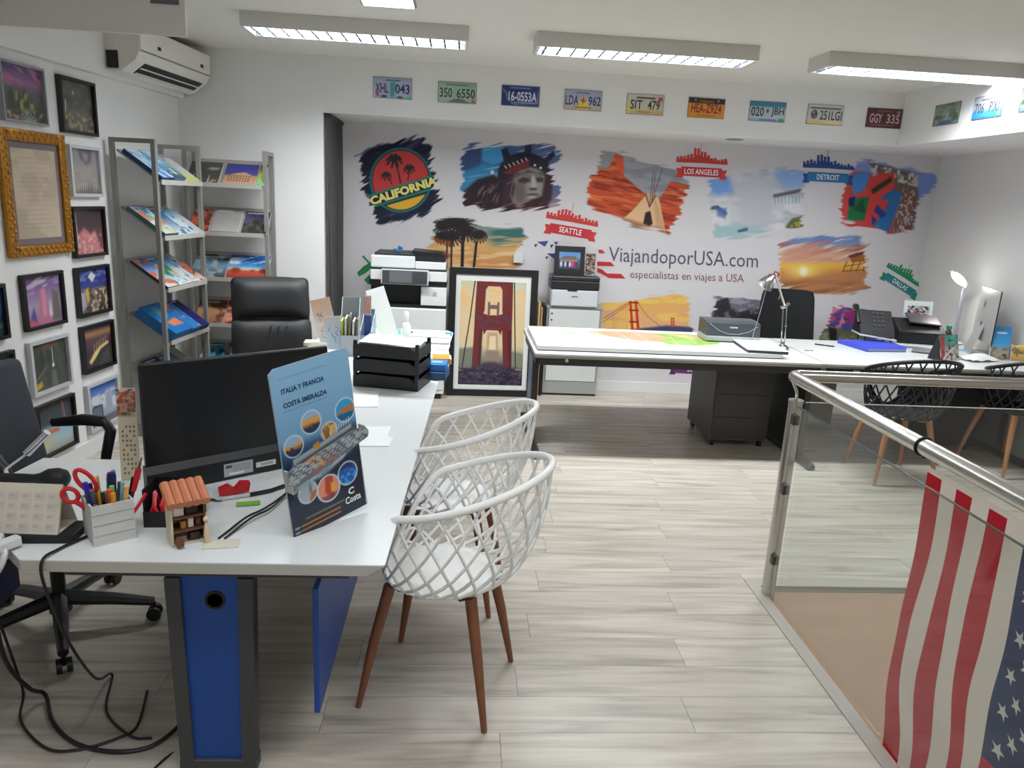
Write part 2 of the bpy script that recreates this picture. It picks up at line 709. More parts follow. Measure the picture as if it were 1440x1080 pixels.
# ------------------------------------------------------------------ ceiling fixtures
HOUSE = mat('fixture_white', (214, 212, 206), 0.45)
ALU = mat('louvre_alu', (70, 78, 88), 0.4)
MIRR = mat('reflector_grey', (112, 122, 134), 0.4)
TUBE = mat('tube_lit', (226, 238, 255), 0.5, emit=5.0)


def blade_mesh():
    mb = MB()
    mb.prism([(-0.001, -0.055, 0), (0.001, -0.055, 0), (0.007, -0.055, -0.032), (-0.007, -0.055, -0.032)], (0, 0.11, 0))
    me = bpy.data.meshes.new('blade')
    bmesh.ops.recalc_face_normals(mb.bm, faces=mb.bm.faces)
    mb.bm.to_mesh(me)
    mb.bm.free()
    me.materials.append(ALU)
    return me


BLADE = blade_mesh()


def fixture(x0, x1, y0, label, power=TUBE_POWER):
    L = x1 - x0
    t = thing('ceiling_light', label, 'ceiling light', ((x0 + x1) / 2, y0 + 0.15, ZC), 0, 'long white louvred ceiling lights')
    h = 0.087
    mb = MB()
    mb.b2((-L / 2, -0.15, -0.012), (L / 2, 0.15, 0))
    for s in (-1, 1):
        mb.b2((-L / 2, s * 0.15 - s * 0.018, -h), (L / 2, s * 0.15, -0.012))
        mb.b2((s * L / 2 - s * 0.02, -0.132, -h), (s * L / 2, 0.132, -0.012))
    mb.build('housing', HOUSE, t)
    rf = MB()
    rf.b2((-L / 2 + 0.021, -0.006, -h + 0.006), (L / 2 - 0.021, 0.006, -0.014))
    rf.build('reflector', MIRR, t)
    for s in (-1, 1):
        MB().b2((-L / 2 + 0.021, s * 0.1315 - 0.0005, -h + 0.001), (L / 2 - 0.021, s * 0.1315 + 0.0005, -0.013)).build('lining', MIRR, t)
    n = int(L / 0.088)
    for s in (-1, 1):
        MB().cyl((-L / 2 + 0.04, s * 0.07, -0.035), (L / 2 - 0.04, s * 0.07, -0.035), 0.012, n=10).build('tube', TUBE, t, True)
        for i in range(n):
            b = link('blade', BLADE, t)
            b.location = (-L / 2 + 0.06 + (L - 0.12) * i / (n - 1), s * 0.069, -h + 0.034)
    la = bpy.data.lights.new('tube_light', 'AREA')
    la.shape = 'RECTANGLE'
    la.size = L - 0.1
    la.size_y = 0.22
    la.energy = power
    la.color = TUBE_COL
    lo = bpy.data.objects.new('tube_light', la)
    COL.objects.link(lo)
    lo.parent = t
    lo.location = (0, 0, -0.05)
    return t


fixture(-1.366, 0.004, 4.905, 'leftmost long white louvred ceiling light above the cluttered desk')
fixture(0.425, 1.830, 4.905, 'middle long white louvred ceiling light between two others')
fixture(2.284, 3.66, 4.905, 'rightmost long white louvred ceiling light near the right-hand soffit')
for x0 in (-1.366, 0.425, 2.284):
    for y0, r in ((1.3, 'over the near desk'), (-1.4, 'behind the viewer')):
        fixture(x0, x0 + 1.39, y0, 'long white louvred ceiling light %s, %s' % (r, {-1.366: 'left', 0.425: 'middle', 2.284: 'right'}[x0]), NEAR_POWER)
pl = thing('panel_light', 'small square lit ceiling panel at the top edge of the photo', 'ceiling light', (-0.44, 4.36, ZC))
MB().b2((-0.15, -0.15, -0.014), (0.15, 0.15, 0)).build('frame', mat('dark_frame_grey', (120, 118, 116), 0.5), pl)
MB().b2((-0.138, -0.138, -0.02), (0.138, 0.138, -0.0145)).build('diffuser', mat('panel_lit', (250, 252, 255), 0.5, emit=3.0), pl)

# ------------------------------------------------------------------ string curtain at the left of the mural
cu = thing('string_curtain', 'dark grey string curtain hanging beside the printed wall', 'curtain', (-1.085, 6.6, 0))
MB().b2((-0.02, -0.33, 2.325), (0.02, 0.34, 2.355)).build('rail', mat('rail_dark', (40, 40, 42), 0.5), cu)
mb = MB()
random.seed(7)
for i in range(88):
    yy = -0.325 + 0.66 * i / 87
    xx = random.uniform(-0.014, 0.014)
    p = [(xx + random.uniform(-.004, .004), yy + random.uniform(-.003, .003), z) for z in (2.33, 1.7, 1.0, 0.4, 0.02)]
    mb.tube(p, 0.0046, 4)
o = mb.build('strands', mat('string_grey', (84, 82, 80), 0.55, noise=0.5, nscale=60), cu)
o['kind'] = 'stuff'

# ------------------------------------------------------------------ the printed wall
mural = thing('wall_mural', 'white printed vinyl wall with travel pictures of the USA', 'mural', (0, 0, 0))
VINYL = mat('vinyl_white', (216, 212, 214), 0.6)
MB().b2((-1.12, YB - 0.003, 0.098), (XR, YB, ZS)).build('wallpaper', VINYL, mural)
VB = (216, 212, 214)


def on_wall(layer=1):
    """Sizes of the print were measured on the photograph; this turns them into metres on the wall plane."""
    yw = YB - 0.003 - 0.0015 * layer

    def fn(U, V):
        U, V = np.asarray(U, float), np.asarray(V, float)
        a, b = (U - 720) / FPX, (V - 540) / FPX
        d = [RT[k] * a + DN[k] * b + FW[k] for k in range(3)]
        t = yw / d[1]
        return np.stack([d[0] * t, np.full_like(t, yw), CAM_Z + d[2] * t], -1)
    return fn


def Zm(ox, oy, s):
    return lambda *pts: [(ox + x / s, oy + y / s) for x, y in pts]


def mpic(name_label, cv, layer=1):
    return paint_mesh('picture', cv, on_wall(layer), MURALM, mural, VB, name_label)


def vector(name, polys, m, parent, layer, label=None):
    """Flat cut shapes on the wall, given as outlines."""
    fn = on_wall(layer)
    mb = MB()
    for pts in polys:
        P = fn(np.array([p[0] for p in pts]), np.array([p[1] for p in pts]))
        mb.prism([tuple(p) for p in P], (0, 0.0012, 0))
    return mb.build(name, m, parent, label=label)


def wtext(body, u, v, wpx, hpx, m, parent, layer, ang=0.0, bold=0.0, shear=0.0):
    ca, sa = math.cos(ang), math.sin(ang)
    fw = on_wall(layer)
    return text_mesh('lettering', body, lambda X, Y: fw(u + (X + shear * Y) * ca + Y * sa, v + (X + shear * Y) * sa - Y * ca), m, parent, bold, (wpx, hpx))


# California badge
z = Zm(480, 170, 4.5)
c = Cv(490, 180, 640, 328, 0.8, (30, 33, 58))
c.blot((20, 22, 42), 30, 6, 0.5, 3, ang=-0.5)
c.blot((62, 66, 96), 26, 4, 0.72, 5, ang=-0.5)
c.brush(z((110, 230), (230, 150), (350, 130), (490, 100), (560, 170), (575, 300), (595, 420), (640, 500), (500, 600), (330, 640), (240, 670), (200, 560), (150, 440), (125, 320)), 9, 22, 3.2, -0.55, 2, 2.5)
cx, cy = z((375, 375))[0]
c.ell(cx, cy, 43.5, 45.5, (28, 128, 112), 1.2)
c.ell(cx, cy, 41, 43, (34, 36, 58), 1)
up = c.inside(z((100, 0), (700, 0), (700, 330), (180, 470), (100, 470)), 1)
circ = sstep(1.02, 0.98, np.hypot((c.X - cx) / 39.5, (c.Y - cy) / 41.5))
c.put(up * circ, (203, 62, 62))
lowm = c.inside(z((100, 600), (100, 590), (560, 455), (700, 420), (700, 700)), 1)
c.put(lowm * circ, (226, 176, 52))
for (x0, y0, x1, y1, sc) in ((375, 390, 335, 245, 1.0), (420, 375, 430, 300, 0.7), (320, 400, 285, 345, 0.65)):
    a, b = z((x0, y0), (x1, y1))
    c.line([a, ((a[0] + b[0]) / 2 + 1, (a[1] + b[1]) / 2), b], 1.6 * sc + 0.5, (40, 40, 46))
    for k in range(8):
        g = 2 * PI * k / 8 + 0.3
        L = 11 * sc
        c.line([b, (b[0] + L * 0.6 * math.cos(g), b[1] + L * 0.5 * math.sin(g) - 2 * sc), (b[0] + L * math.cos(g), b[1] + L * 0.7 * math.sin(g) + 3 * sc)], 3.0 * sc, (40, 40, 46))
bandq = z((170, 468), (600, 335), (612, 425), (185, 555))
c.poly(bandq, (28, 124, 110))
c.poly(z((172, 483), (602, 350), (610, 410), (186, 540)), (34, 36, 58))
mpic('navy brush badge with palms, red and yellow disc', c)
a0, a1 = z((192, 532), (610, 398))
ang = math.atan2(a1[1] - a0[1], a1[0] - a0[0])
wtext('CALIFORNIA', a0[0], a0[1] + 1.0, math.hypot(a1[0] - a0[0], a1[1] - a0[1]), 12.5, mat('ink_yellow', (240, 222, 120), 0.6), mural, 3, ang, 0.05)

# crowned statue
c = Cv(636, 192, 806, 304, 0.7, (60, 62, 88))
c.vgrad([(0, (66, 84, 130)), (0.5, (46, 110, 160)), (1, (110, 90, 96))])
c.put(sstep(720, 790, c.X), (96, 98, 140), 0.85)
c.put(sstep(268, 296, c.Y) * sstep(745, 775, c.X), (170, 140, 134), 0.9)
c.poly(z((890, 150), (1030, 150), (1040, 250), (960, 280), (890, 250)), (70, 150, 205), 2)
c.poly(z((740, 200), (880, 170), (880, 300), (760, 330)), (58, 76, 124), 3)
c.poly(z((740, 340), (900, 270), (1000, 290), (850, 430), (740, 440)), (52, 134, 180), 4)
c.blot((150, 190, 222), 40, 3, 0.74, 9, mask=sstep(270, 230, c.Y), ang=-0.2)
c.poly(z((760, 460), (860, 370), (960, 340), (1060, 400), (1080, 560), (900, 580), (760, 560)), (44, 32, 40), 3)
c.blot((120, 92, 92), 14, 3, 0.66, 12, mask=c.inside(z((760, 440), (1000, 380), (1000, 580), (760, 570)), 3), ang=-1.0)
for s in (((1040, 300), (1010, 180), (1050, 170), (1090, 260)), ((1150, 230), (1165, 150), (1205, 150), (1200, 240)), ((1260, 260), (1340, 190), (1355, 215), (1290, 290)), ((1300, 330), (1390, 300), (1385, 330), (1310, 350))):
    c.poly(z(*s), (44, 42, 66), 1)
c.ell(*z((1160, 340))[0], 38, 31, (40, 34, 48), 1.5)
c.ell(*z((1188, 428))[0], 28, 30, (138, 130, 126), 3)
c.ell(*z((1225, 400))[0], 16, 17, (158, 150, 144), 9, 0.8)
c.ell(*z((1130, 455))[0], 9, 17, (96, 86, 86), 6, 0.8)
c.poly(z((1020, 330), (1120, 270), (1200, 240), (1180, 300), (1060, 340)), (118, 44, 50), 2)
for k in range(6):
    c.line(z((1035 + k * 26, 285 - k * 10), (1045 + k * 26, 300 - k * 10)), 1.6, (220, 190, 170))
for p in ((1225, 280), (1262, 297)):
    c.ell(*z(p)[0], 1.6, 1.6, (240, 235, 230))
c.ell(*z((955, 325))[0], 2.6, 3.2, (210, 205, 225))
c.poly(z((1060, 380), (1110, 330), (1280, 330), (1310, 390), (1300, 350), (1180, 310)), (70, 60, 70), 3)
c.poly(z((1120, 372), (1150, 355), (1190, 362), (1196, 385), (1160, 395), (1125, 390)), (64, 58, 62), 2.2)
c.poly(z((1228, 360), (1262, 352), (1282, 366), (1276, 388), (1240, 388)), (64, 58, 62), 2.2)
c.line(z((1112, 352), (1150, 338), (1200, 352), (1205, 420)), 2.6, (104, 96, 94), 0.8, 1.5)
c.line(z((1225, 345), (1270, 338)), 2.2, (104, 96, 94), 0.8, 1.5)
c.poly(z((1205, 350), (1222, 350), (1240, 425), (1196, 425)), (180, 172, 166), 1.5)
c.poly(z((1186, 424), (1240, 424), (1232, 440), (1196, 440)), (76, 68, 68), 1.8)
c.ell(*z((1212, 468))[0], 8, 2.2, (84, 70, 70), 1.2)
c.ell(*z((1212, 482))[0], 6.5, 2.0, (172, 162, 156), 1.2)
c.ell(*z((1208, 515))[0], 7, 3, (158, 148, 142), 2)
c.poly(z((1030, 380), (1080, 340), (1100, 420), (1075, 520), (1020, 560)), (62, 46, 52), 3)
c.line(z((1050, 400), (1085, 380), (1070, 470), (1090, 520)), 1.6, (130, 110, 108), 0.7, 1)
c.poly(z((1050, 500), (1120, 545), (1200, 500), (1290, 470), (1320, 580), (1040, 590)), (52, 30, 34), 3)
c.poly(z((1290, 340), (1340, 350), (1330, 500), (1280, 560), (1270, 470)), (58, 40, 46), 3)
c.blot((150, 110, 100), 18, 3, 0.7, 31, mask=sstep(276, 290, c.Y), ang=-0.3)
c.brush(z((775, 180), (820, 155), (1050, 160), (1340, 150), (1390, 210), (1310, 330), (1370, 430), (1370, 530), (1300, 555), (1130, 565), (900, 555), (780, 545), (775, 460), (760, 400), (770, 290)), 7, 30, 2.6, -0.25, 4, 2)
mpic('print of a stone statue head with a spiked crown', c)

# tipi in red rocks
z = Zm(780, 170, 4.5)
c = Cv(810, 198, 985, 340, 0.8, (158, 160, 168))
c.blot((140, 142, 152), 30, 8, 0.55, 3)
red1 = z((150, 300), (340, 300), (385, 205), (432, 230), (440, 350), (580, 470), (500, 560), (430, 620), (300, 640), (150, 560))
red2 = z((735, 380), (900, 420), (880, 600), (790, 740), (600, 740), (640, 640), (660, 500))
for q in (red1, red2):
    c.poly(q, (202, 84, 48), 1.2)
m = np.maximum(c.inside(red1), c.inside(red2))
c.blot((150, 54, 34), 26, 3, 0.58, 11, mask=m, ang=0.25)
c.blot((226, 122, 74), 30, 4, 0.66, 14, mask=m, ang=0.15)
c.poly(z((380, 210), (390, 290), (440, 350), (432, 235)), (224, 96, 62), 1)
c.poly(z((590, 455), (660, 490), (690, 640), (700, 710), (590, 690), (430, 625), (500, 560)), (228, 186, 142), 1)
c.poly(z((630, 480), (690, 640), (700, 710), (640, 690)), (210, 164, 122), 2)
c.poly(z((570, 460), (660, 460), (600, 545)), (214, 172, 128), 1)
c.line(z((575, 460), (600, 545), (640, 470)), 1.5, (96, 60, 48))
c.poly(z((560, 650), (575, 580), (605, 570), (620, 650), (600, 668)), (48, 34, 36), 1)
for x0, y0, x1, y1 in ((600, 530, 625, 320), (610, 520, 680, 310), (615, 500, 640, 330)):
    c.line(z((x0, y0), (x1, y1)), 0.9, (110, 66, 60))
c.poly(z((420, 610), (560, 650), (700, 690), (690, 740), (540, 680), (430, 640)), (150, 92, 60), 4, 0.8)
c.brush(z((270, 290), (310, 185), (420, 200), (600, 265), (745, 300), (850, 400), (830, 450), (790, 560), (760, 640), (720, 720), (640, 690), (500, 660), (420, 620), (320, 590), (200, 535), (215, 460), (215, 380)), 7, 30, 3.0, 0.15, 6, 2)
mpic('print of a cream tipi among red rocks', c)

# misty falls
z = Zm(900, 60, 2.6667)
c = Cv(984, 230, 1146, 348, 0.8, (206, 207, 212))
c.blot((186, 190, 200), 34, 16, 0.5, 3)
c.blot((222, 222, 226), 26, 14, 0.6, 8)
c.poly(z((250, 510), (330, 490), (350, 560), (290, 575), (250, 550)), (120, 160, 220), 6)
c.poly(z((500, 490), (560, 465), (625, 470), (630, 540), (540, 545)), (140, 172, 222), 7)
c.poly(z((360, 520), (440, 500), (500, 540), (500, 680), (380, 690)), (196, 197, 204), 8)
c.line(z((505, 575), (600, 555)), 5, (80, 74, 76), 0.85, 2)
for k in range(9):
    c.line(z((505 + k * 13, 578 - k * 1.5), (507 + k * 13, 606 - k)), 2, (132, 168, 166), 0.7, 1.2)
c.line(z((250, 622), (290, 618), (320, 640)), 5, (66, 74, 92), 0.9, 2)
c.poly(z((285, 620), (325, 620), (320, 660), (290, 650)), (84, 110, 176), 3, 0.8)
c.poly(z((545, 690), (570, 660), (625, 645), (610, 690), (560, 715)), (98, 100, 62), 2)
c.blot((170, 160, 70), 8, 3, 0.6, 4, mask=c.inside(z((560, 670), (625, 650), (620, 700), (570, 715)), 2))
c.poly(z((270, 700), (340, 680), (430, 690), (520, 720), (400, 745), (270, 752)), (160, 196, 196), 6, 0.85)
c.line(z((372, 708), (398, 700)), 5, (70, 96, 120), 0.9, 1.5)
c.brush(z((262, 515), (330, 490), (420, 480), (545, 470), (615, 480), (610, 560), (605, 620), (610, 690), (540, 705), (420, 720), (290, 742), (270, 690), (262, 620)), 8, 28, 3.4, -0.15, 9, 2.5)
mpic('print of pale misty waterfalls', c)

# colour block sculpture in front of a tower (plain generic blocks)
z = Zm(1080, 190, 4.5)
c = Cv(1168, 220, 1330, 342, 0.8, (206, 72, 70))
c.poly(z((500, 60), (1200, 60), (1200, 700), (780, 700), (820, 400), (640, 235), (540, 215)), (128, 148, 206), 2)
c.poly(z((540, 160), (650, 170), (640, 230), (540, 230)), (130, 152, 214), 2)
c.poly(z((620, 165), (960, 245), (960, 420), (900, 640), (770, 640), (840, 400), (700, 240)), (112, 98, 92), 1)
m = c.inside(z((630, 175), (960, 250), (950, 330), (640, 250)))
c.blot((206, 200, 192), 4, 6, 0.55, 5, mask=m, ang=0.25)
m = c.inside(z((850, 340), (950, 350), (900, 620), (790, 620)))
c.put(m, (126, 84, 76))
c.blot((190, 178, 170), 2.2, 3.4, 0.6, 6, mask=m, ang=0.2)
c.poly(z((940, 250), (1080, 240), (1070, 340), (960, 440)), (128, 152, 214), 4)
c.poly(z((520, 250), (640, 230), (640, 330), (540, 380)), (70, 130, 200), 2)
c.poly(z((780, 330), (850, 380), (760, 620), (640, 560), (700, 420)), (44, 112, 170), 2)
c.poly(z((500, 540), (520, 400), (640, 390), (640, 540)), (28, 116, 66), 1.5)
c.poly(z((540, 470), (600, 400), (620, 500)), (30, 74, 50), 2)
c.poly(z((510, 400), (550, 385), (545, 455), (510, 450)), (30, 40, 90), 1)
c.poly(z((620, 310), (700, 240), (800, 240), (800, 340), (700, 400), (630, 390)), (210, 66, 62), 1.5)
c.poly(z((650, 345), (780, 262), (785, 292), (665, 375)), (40, 60, 40), 1.5)
c.poly(z((640, 400), (770, 410), (740, 470), (680, 560), (600, 580)), (206, 66, 62), 1.5)
c.poly(z((690, 440), (750, 500), (720, 530), (670, 480)), (38, 58, 140), 1.5)
c.poly(z((655, 505), (690, 540), (660, 570)), (38, 58, 140), 1.2)
c.brush(z((555, 165), (640, 165), (800, 205), (1060, 245), (1060, 330), (950, 420), (920, 600), (850, 620), (760, 625), (700, 590), (600, 575), (470, 550), (460, 460), (470, 400), (480, 330), (530, 240)), 6, 20, 2.6, 0.1, 12, 2)
mpic('print of red, blue and green blocks before a brown tower', c)

# beach at sunset
c = Cv(1080, 318, 1236, 424, 0.8)
c.vgrad([(0.05, (86, 126, 186)), (0.22, (120, 146, 190)), (0.32, (206, 150, 122)), (0.45, (222, 176, 142)), (0.52, (236, 182, 70)), (0.62, (206, 136, 74)), (1, (176, 116, 72))])
c.blot((176, 104, 96), 34, 6, 0.56, 3, mask=sstep(374, 350, c.Y) * sstep(326, 346, c.Y), ang=-0.15)
c.blot((226, 214, 214), 40, 4, 0.62, 8, mask=sstep(372, 350, c.Y), ang=-0.3)
c.poly(z((120, 720), (260, 680), (420, 740), (300, 800), (110, 800)), (212, 150, 130), 8, 0.7)
sx, sy = z((225, 862))[0]
g = np.exp(-((c.X - sx) ** 2 / 500 + (c.Y - sy) ** 2 / 90))
c.put(g, (255, 226, 120), 0.95)
c.ell(sx, sy, 5, 6, (255, 246, 214), 4)
c.poly(z((60, 960), (240, 905), (640, 850), (660, 1030), (60, 1030)), (190, 128, 84), 4)
c.blot((150, 96, 62), 40, 3, 0.6, 17, mask=sstep(392, 402, c.Y), ang=-0.15)
c.poly(z((510, 760), (612, 735), (612, 800), (530, 805)), (160, 96, 48), 1.2)
c.poly(z((500, 770), (560, 745), (620, 735), (620, 748), (540, 775)), (96, 58, 36), 1)
for x0 in (475, 520, 560, 605):
    c.line(z((x0, 860), (min(x0 + 25, 610), 800)), 1.2, (110, 66, 40))
c.line(z((470, 862), (612, 852)), 1.2, (110, 66, 40))
c.line(z((480, 830), (612, 812)), 1.0, (120, 70, 42))
c.brush(z((75, 690), (110, 655), (370, 640), (560, 635), (640, 670), (620, 720), (625, 800), (610, 880), (630, 960), (560, 985), (420, 1000), (310, 1005), (200, 990), (90, 960), (75, 880), (80, 790)), 7, 26, 2.8, -0.2, 14, 2)
mpic('print of a golden beach sunset with a lifeguard hut', c)

# palms at dusk
z = Zm(480, 170, 4.5)
c = Cv(590, 298, 762, 380, 0.8)
c.vgrad([(0, (150, 152, 130)), (0.35, (120, 140, 130)), (0.55, (214, 166, 106)), (1, (208, 140, 82))])
c.blot((60, 108, 104), 40, 4, 0.55, 3, mask=sstep(352, 336, c.Y) * sstep(680, 700, c.X), ang=-0.05)
c.blot((226, 190, 140), 34, 4, 0.6, 6, mask=sstep(336, 350, c.Y))
c.poly(z((560, 760), (640, 720), (640, 920), (560, 920)), (216, 172, 96), 6, 0.7)
for x0, y0, x1, w2 in ((672, 700, 665, 2.4), (700, 700, 695, 2.6), (770, 720, 764, 4.6), (855, 770, 838, 3.6)):
    c.line(z((x0, y0), (x1, 930)), w2, (50, 32, 30))
for x0, y0, r in ((640, 660, 17), (700, 640, 16), (760, 660, 22), (870, 720, 12), (700, 730, 15), (790, 700, 15), (640, 730, 11)):
    px, py = z((x0, y0))[0]
    for k in range(16):
        gA = 2 * PI * k / 16 + 0.2
        c.line([(px, py), (px + r * 0.6 * math.cos(gA), py + r * 0.5 * math.sin(gA)), (px + r * math.cos(gA), py + r * 0.75 * math.sin(gA) + 3)], 2.0, (42, 32, 34))
    c.ell(px, py, r * 0.5, r * 0.42, (38, 28, 32), 3)
c.blot((150, 62, 40), 9, 12, 0.62, 21, mask=c.inside(z((580, 740), (700, 760), (690, 920), (600, 920)), 2), k=0.8)
c.brush(z((590, 625), (680, 615), (820, 625), (900, 680), (1130, 670), (1170, 740), (1120, 800), (1100, 850), (1150, 890), (1090, 930), (640, 935), (600, 850), (545, 800), (590, 740)), 6, 34, 3, 0.0, 15, 2)
mpic('print of dark palms against an orange evening sky', c)

# red bridge at sunset
z = Zm(860, 400, 5.538)
c = Cv(838, 408, 984, 474, 0.7)
c.vgrad([(0, (226, 172, 92)), (0.4, (232, 176, 104)), (1, (226, 172, 150))])
c.put(sstep(880, 850, c.X), (216, 168, 158), 0.7)
c.blot((238, 196, 104), 26, 8, 0.56, 2)
c.poly(z((150, 350), (430, 320), (600, 330), (700, 355), (700, 400), (100, 400)), (70, 72, 108), 2)
a, b = z((150, 130), (-120, 300))
c.line([a, b], 0.9, (176, 84, 66))
c.line(z((140, 150), (-120, 330)), 0.8, (176, 84, 66))
c.line(z((195, 130), (280, 250), (380, 325)), 0.9, (190, 100, 80))
for k in range(8):
    c.line(z((10 + k * 16, 230 - k * 11), (10 + k * 16, 345)), 0.5, (196, 112, 90), 0.7)
for x0, x1 in ((138, 160), (180, 206)):
    c.poly(z((x0, 128), (x0 + 16, 128), (x1 + 14, 360), (x1 - 8, 360)), (196, 54, 44))
for yy in (140, 200, 290):
    c.line(z((142, yy), (206, yy + 3)), 2.4, (150, 44, 40))
for x0 in (466, 484):
    c.line(z((x0, 262), (x0 + 2, 335)), 1.3, (186, 66, 54))
for yy in (266, 290, 312):
    c.line(z((464, yy), (488, yy)), 1.1, (186, 66, 54))
c.brush(z((-80, 150), (40, 150), (300, 95), (500, 70), (600, 110), (610, 220), (590, 280), (640, 350), (640, 400), (-80, 400)), 5, 30, 3, -0.1, 22, 2)
mpic('print of a red suspension bridge at sunset', c)

# dark rocks
c = Cv(988, 404, 1092, 474, 0.7, (150, 152, 164))
c.blot((110, 112, 126), 14, 5, 0.5, 3)
c.poly(z((790, 100), (900, 90), (930, 180), (1000, 215), (1100, 185), (1180, 200), (1200, 350), (740, 350), (800, 220)), (52, 48, 56), 2)
c.blot((108, 98, 96), 7, 5, 0.62, 9, mask=sstep(425, 435, c.Y))
c.brush(z((800, 110), (900, 90), (1000, 110), (1140, 120), (1220, 180), (1220, 380), (760, 380), (780, 240), (810, 190)), 6, 18, 3, 0, 19, 2)
mpic('print of dark sea rocks', c)

# painted street wall and beach plants
z = Zm(1080, 420, 9)
c = Cv(1140, 424, 1262, 484, 0.7, (70, 74, 140))
c.blot((190, 70, 120), 14, 10, 0.52, 3)
c.blot((214, 120, 150), 8, 12, 0.6, 6, ang=0.5)
c.blot((40, 44, 100), 9, 9, 0.62, 8, ang=0.8)
c.put(sstep(1207, 1210, c.X), (46, 134, 206))
c.poly(z((990, 170), (1150, 170), (1130, 430), (1040, 300)), (150, 44, 110), 1)
c.poly(z((640, 520), (680, 370), (780, 340), (1000, 400), (1200, 450), (1400, 520), (1400, 600), (640, 600)), (92, 98, 74), 2)
c.blot((148, 150, 120), 5, 5, 0.55, 12, mask=sstep(458, 464, c.Y) * sstep(1190, 1180, c.X))
c.blot((150, 160, 50), 6, 4, 0.55, 15, mask=sstep(470, 474, c.Y) * sstep(1186, 1192, c.X))
c.poly(z((770, 360), (870, 380), (870, 530), (780, 530)), (30, 28, 28), 2)
c.brush(z((830, 110), (930, 95), (1100, 130), (1330, 150), (1400, 200), (1400, 560), (660, 560), (700, 400), (760, 300), (800, 200)), 5, 14, 2.4, 0.1, 25, 1.5)
mpic('print of a pink and blue painted street wall', c)


# ---- city badges: skyline, ribbon, name
def badge(label, name, u, v, W, ang, c1, c2, seed, txt_col=(246, 240, 238)):
    """Centre (u, v) between skyline and ribbon, W wide, turned by ang."""
    rnd = random.Random(seed)
    ca, sa = math.cos(ang), math.sin(ang)
    T = lambda pts: [(u + x * ca - y * sa, v + x * sa + y * ca) for x, y in pts]
    b = bpy.data.objects.new('city_badge', None)
    COL.objects.link(b)
    b.parent = mural
    b['label'] = label
    top = []
    x = -W / 2
    n = 15
    for k in range(n):
        f = (k + 0.5) / n
        hh = W * (0.07 + 0.20 * math.exp(-((f - 0.42) / 0.22) ** 2) * rnd.uniform(0.5, 1.25) + 0.05 * rnd.random())
        wd = W / n
        top += [(x, -2.5 - hh * 0.85), (x + wd * 0.72, -2.5 - hh * 0.85), (x + wd * 0.72, -2.5 - hh * 0.45), (x + wd, -2.5 - hh * 0.45)]
        if k == 6:
            top += [(x + wd, -2.5 - W * 0.36), (x + wd * 1.12, -2.5 - W * 0.36)]
        x += wd
    quads = []
    for k in range(len(top) - 1):
        (xa, ya), (xb, yb) = top[k], top[k + 1]
        if xb - xa > 0.05:
            quads.append(T([(xa, -1.0 - (1 - abs(2 * (xa / W))) * 0.6), (xb, -1.0 - (1 - abs(2 * (xb / W))) * 0.6), (xb, yb), (xa, ya)]))
    vector('skyline', quads, c1, b, 2)
    r = 0.095 * W
    y0, y1 = 4.5, 4.5 + 2 * r * 0.95
    rb = [T([(-W * 0.40, y0), (W * 0.40, y0), (W * 0.40, y1), (-W * 0.40, y1)])]
    vector('ribbon', rb, c2, b, 3)
    tails = []
    for s in (-1, 1):
        tails.append(T([(s * W * 0.36, y0 + 2.5), (s * W * 0.50, y0 + 2.5), (s * W * 0.465, (y0 + y1) / 2 + 2.5), (s * W * 0.50, y1 + 2.5), (s * W * 0.36, y1 + 2.5)]))
    vector('ribbon_tail', tails, c1, b, 2)
    tw = W * 0.058 * len(name) + 2
    p = T([(-tw / 2, y1 - r * 0.40)])[0]
    wtext(name, p[0], p[1], tw, r * 1.15, mat('ink_white', (244, 240, 238), 0.6), b, 4, ang, 0.01)
    return b


RED1, RED2 = mat('ink_red', (204, 58, 50), 0.6), mat('ink_crimson', (196, 44, 54), 0.6)
badge('red Los Angeles skyline badge', 'LOS ANGELES', 987, 231, 72, 0.055, RED1, RED2, 3)
badge('red Seattle skyline badge', 'SEATTLE', 804, 314, 74, 0.17, RED1, RED2, 8)
badge('blue Detroit skyline badge', 'DETROIT', 1165, 238.5, 72, 0.055, mat('ink_navy', (44, 72, 140), 0.6), mat('ink_blue', (36, 118, 176), 0.6), 5)
badge('green Dallas skyline badge', 'DALLAS', 1271, 392, 60, 0.56, mat('ink_green', (26, 138, 92), 0.6), mat('ink_teal', (24, 132, 140), 0.6), 11)
badge('purple city badge low on the wall', 'BO', 972, 510, 60, 0.06, mat('ink_violet', (76, 40, 110), 0.6), mat('ink_purple', (116, 44, 112), 0.6), 13)
gz = Zm(480, 170, 4.5)
vector('city_badge', [gz((100, 960), (140, 920), (190, 890), (195, 930), (150, 965), (110, 985)), gz((145, 1005), (180, 970), (192, 1020), (170, 1035)), gz((130, 855), (140, 850), (180, 895), (170, 900))], mat('ink_leaf', (38, 140, 78), 0.6), mural, 2, 'green badge half behind the copier')

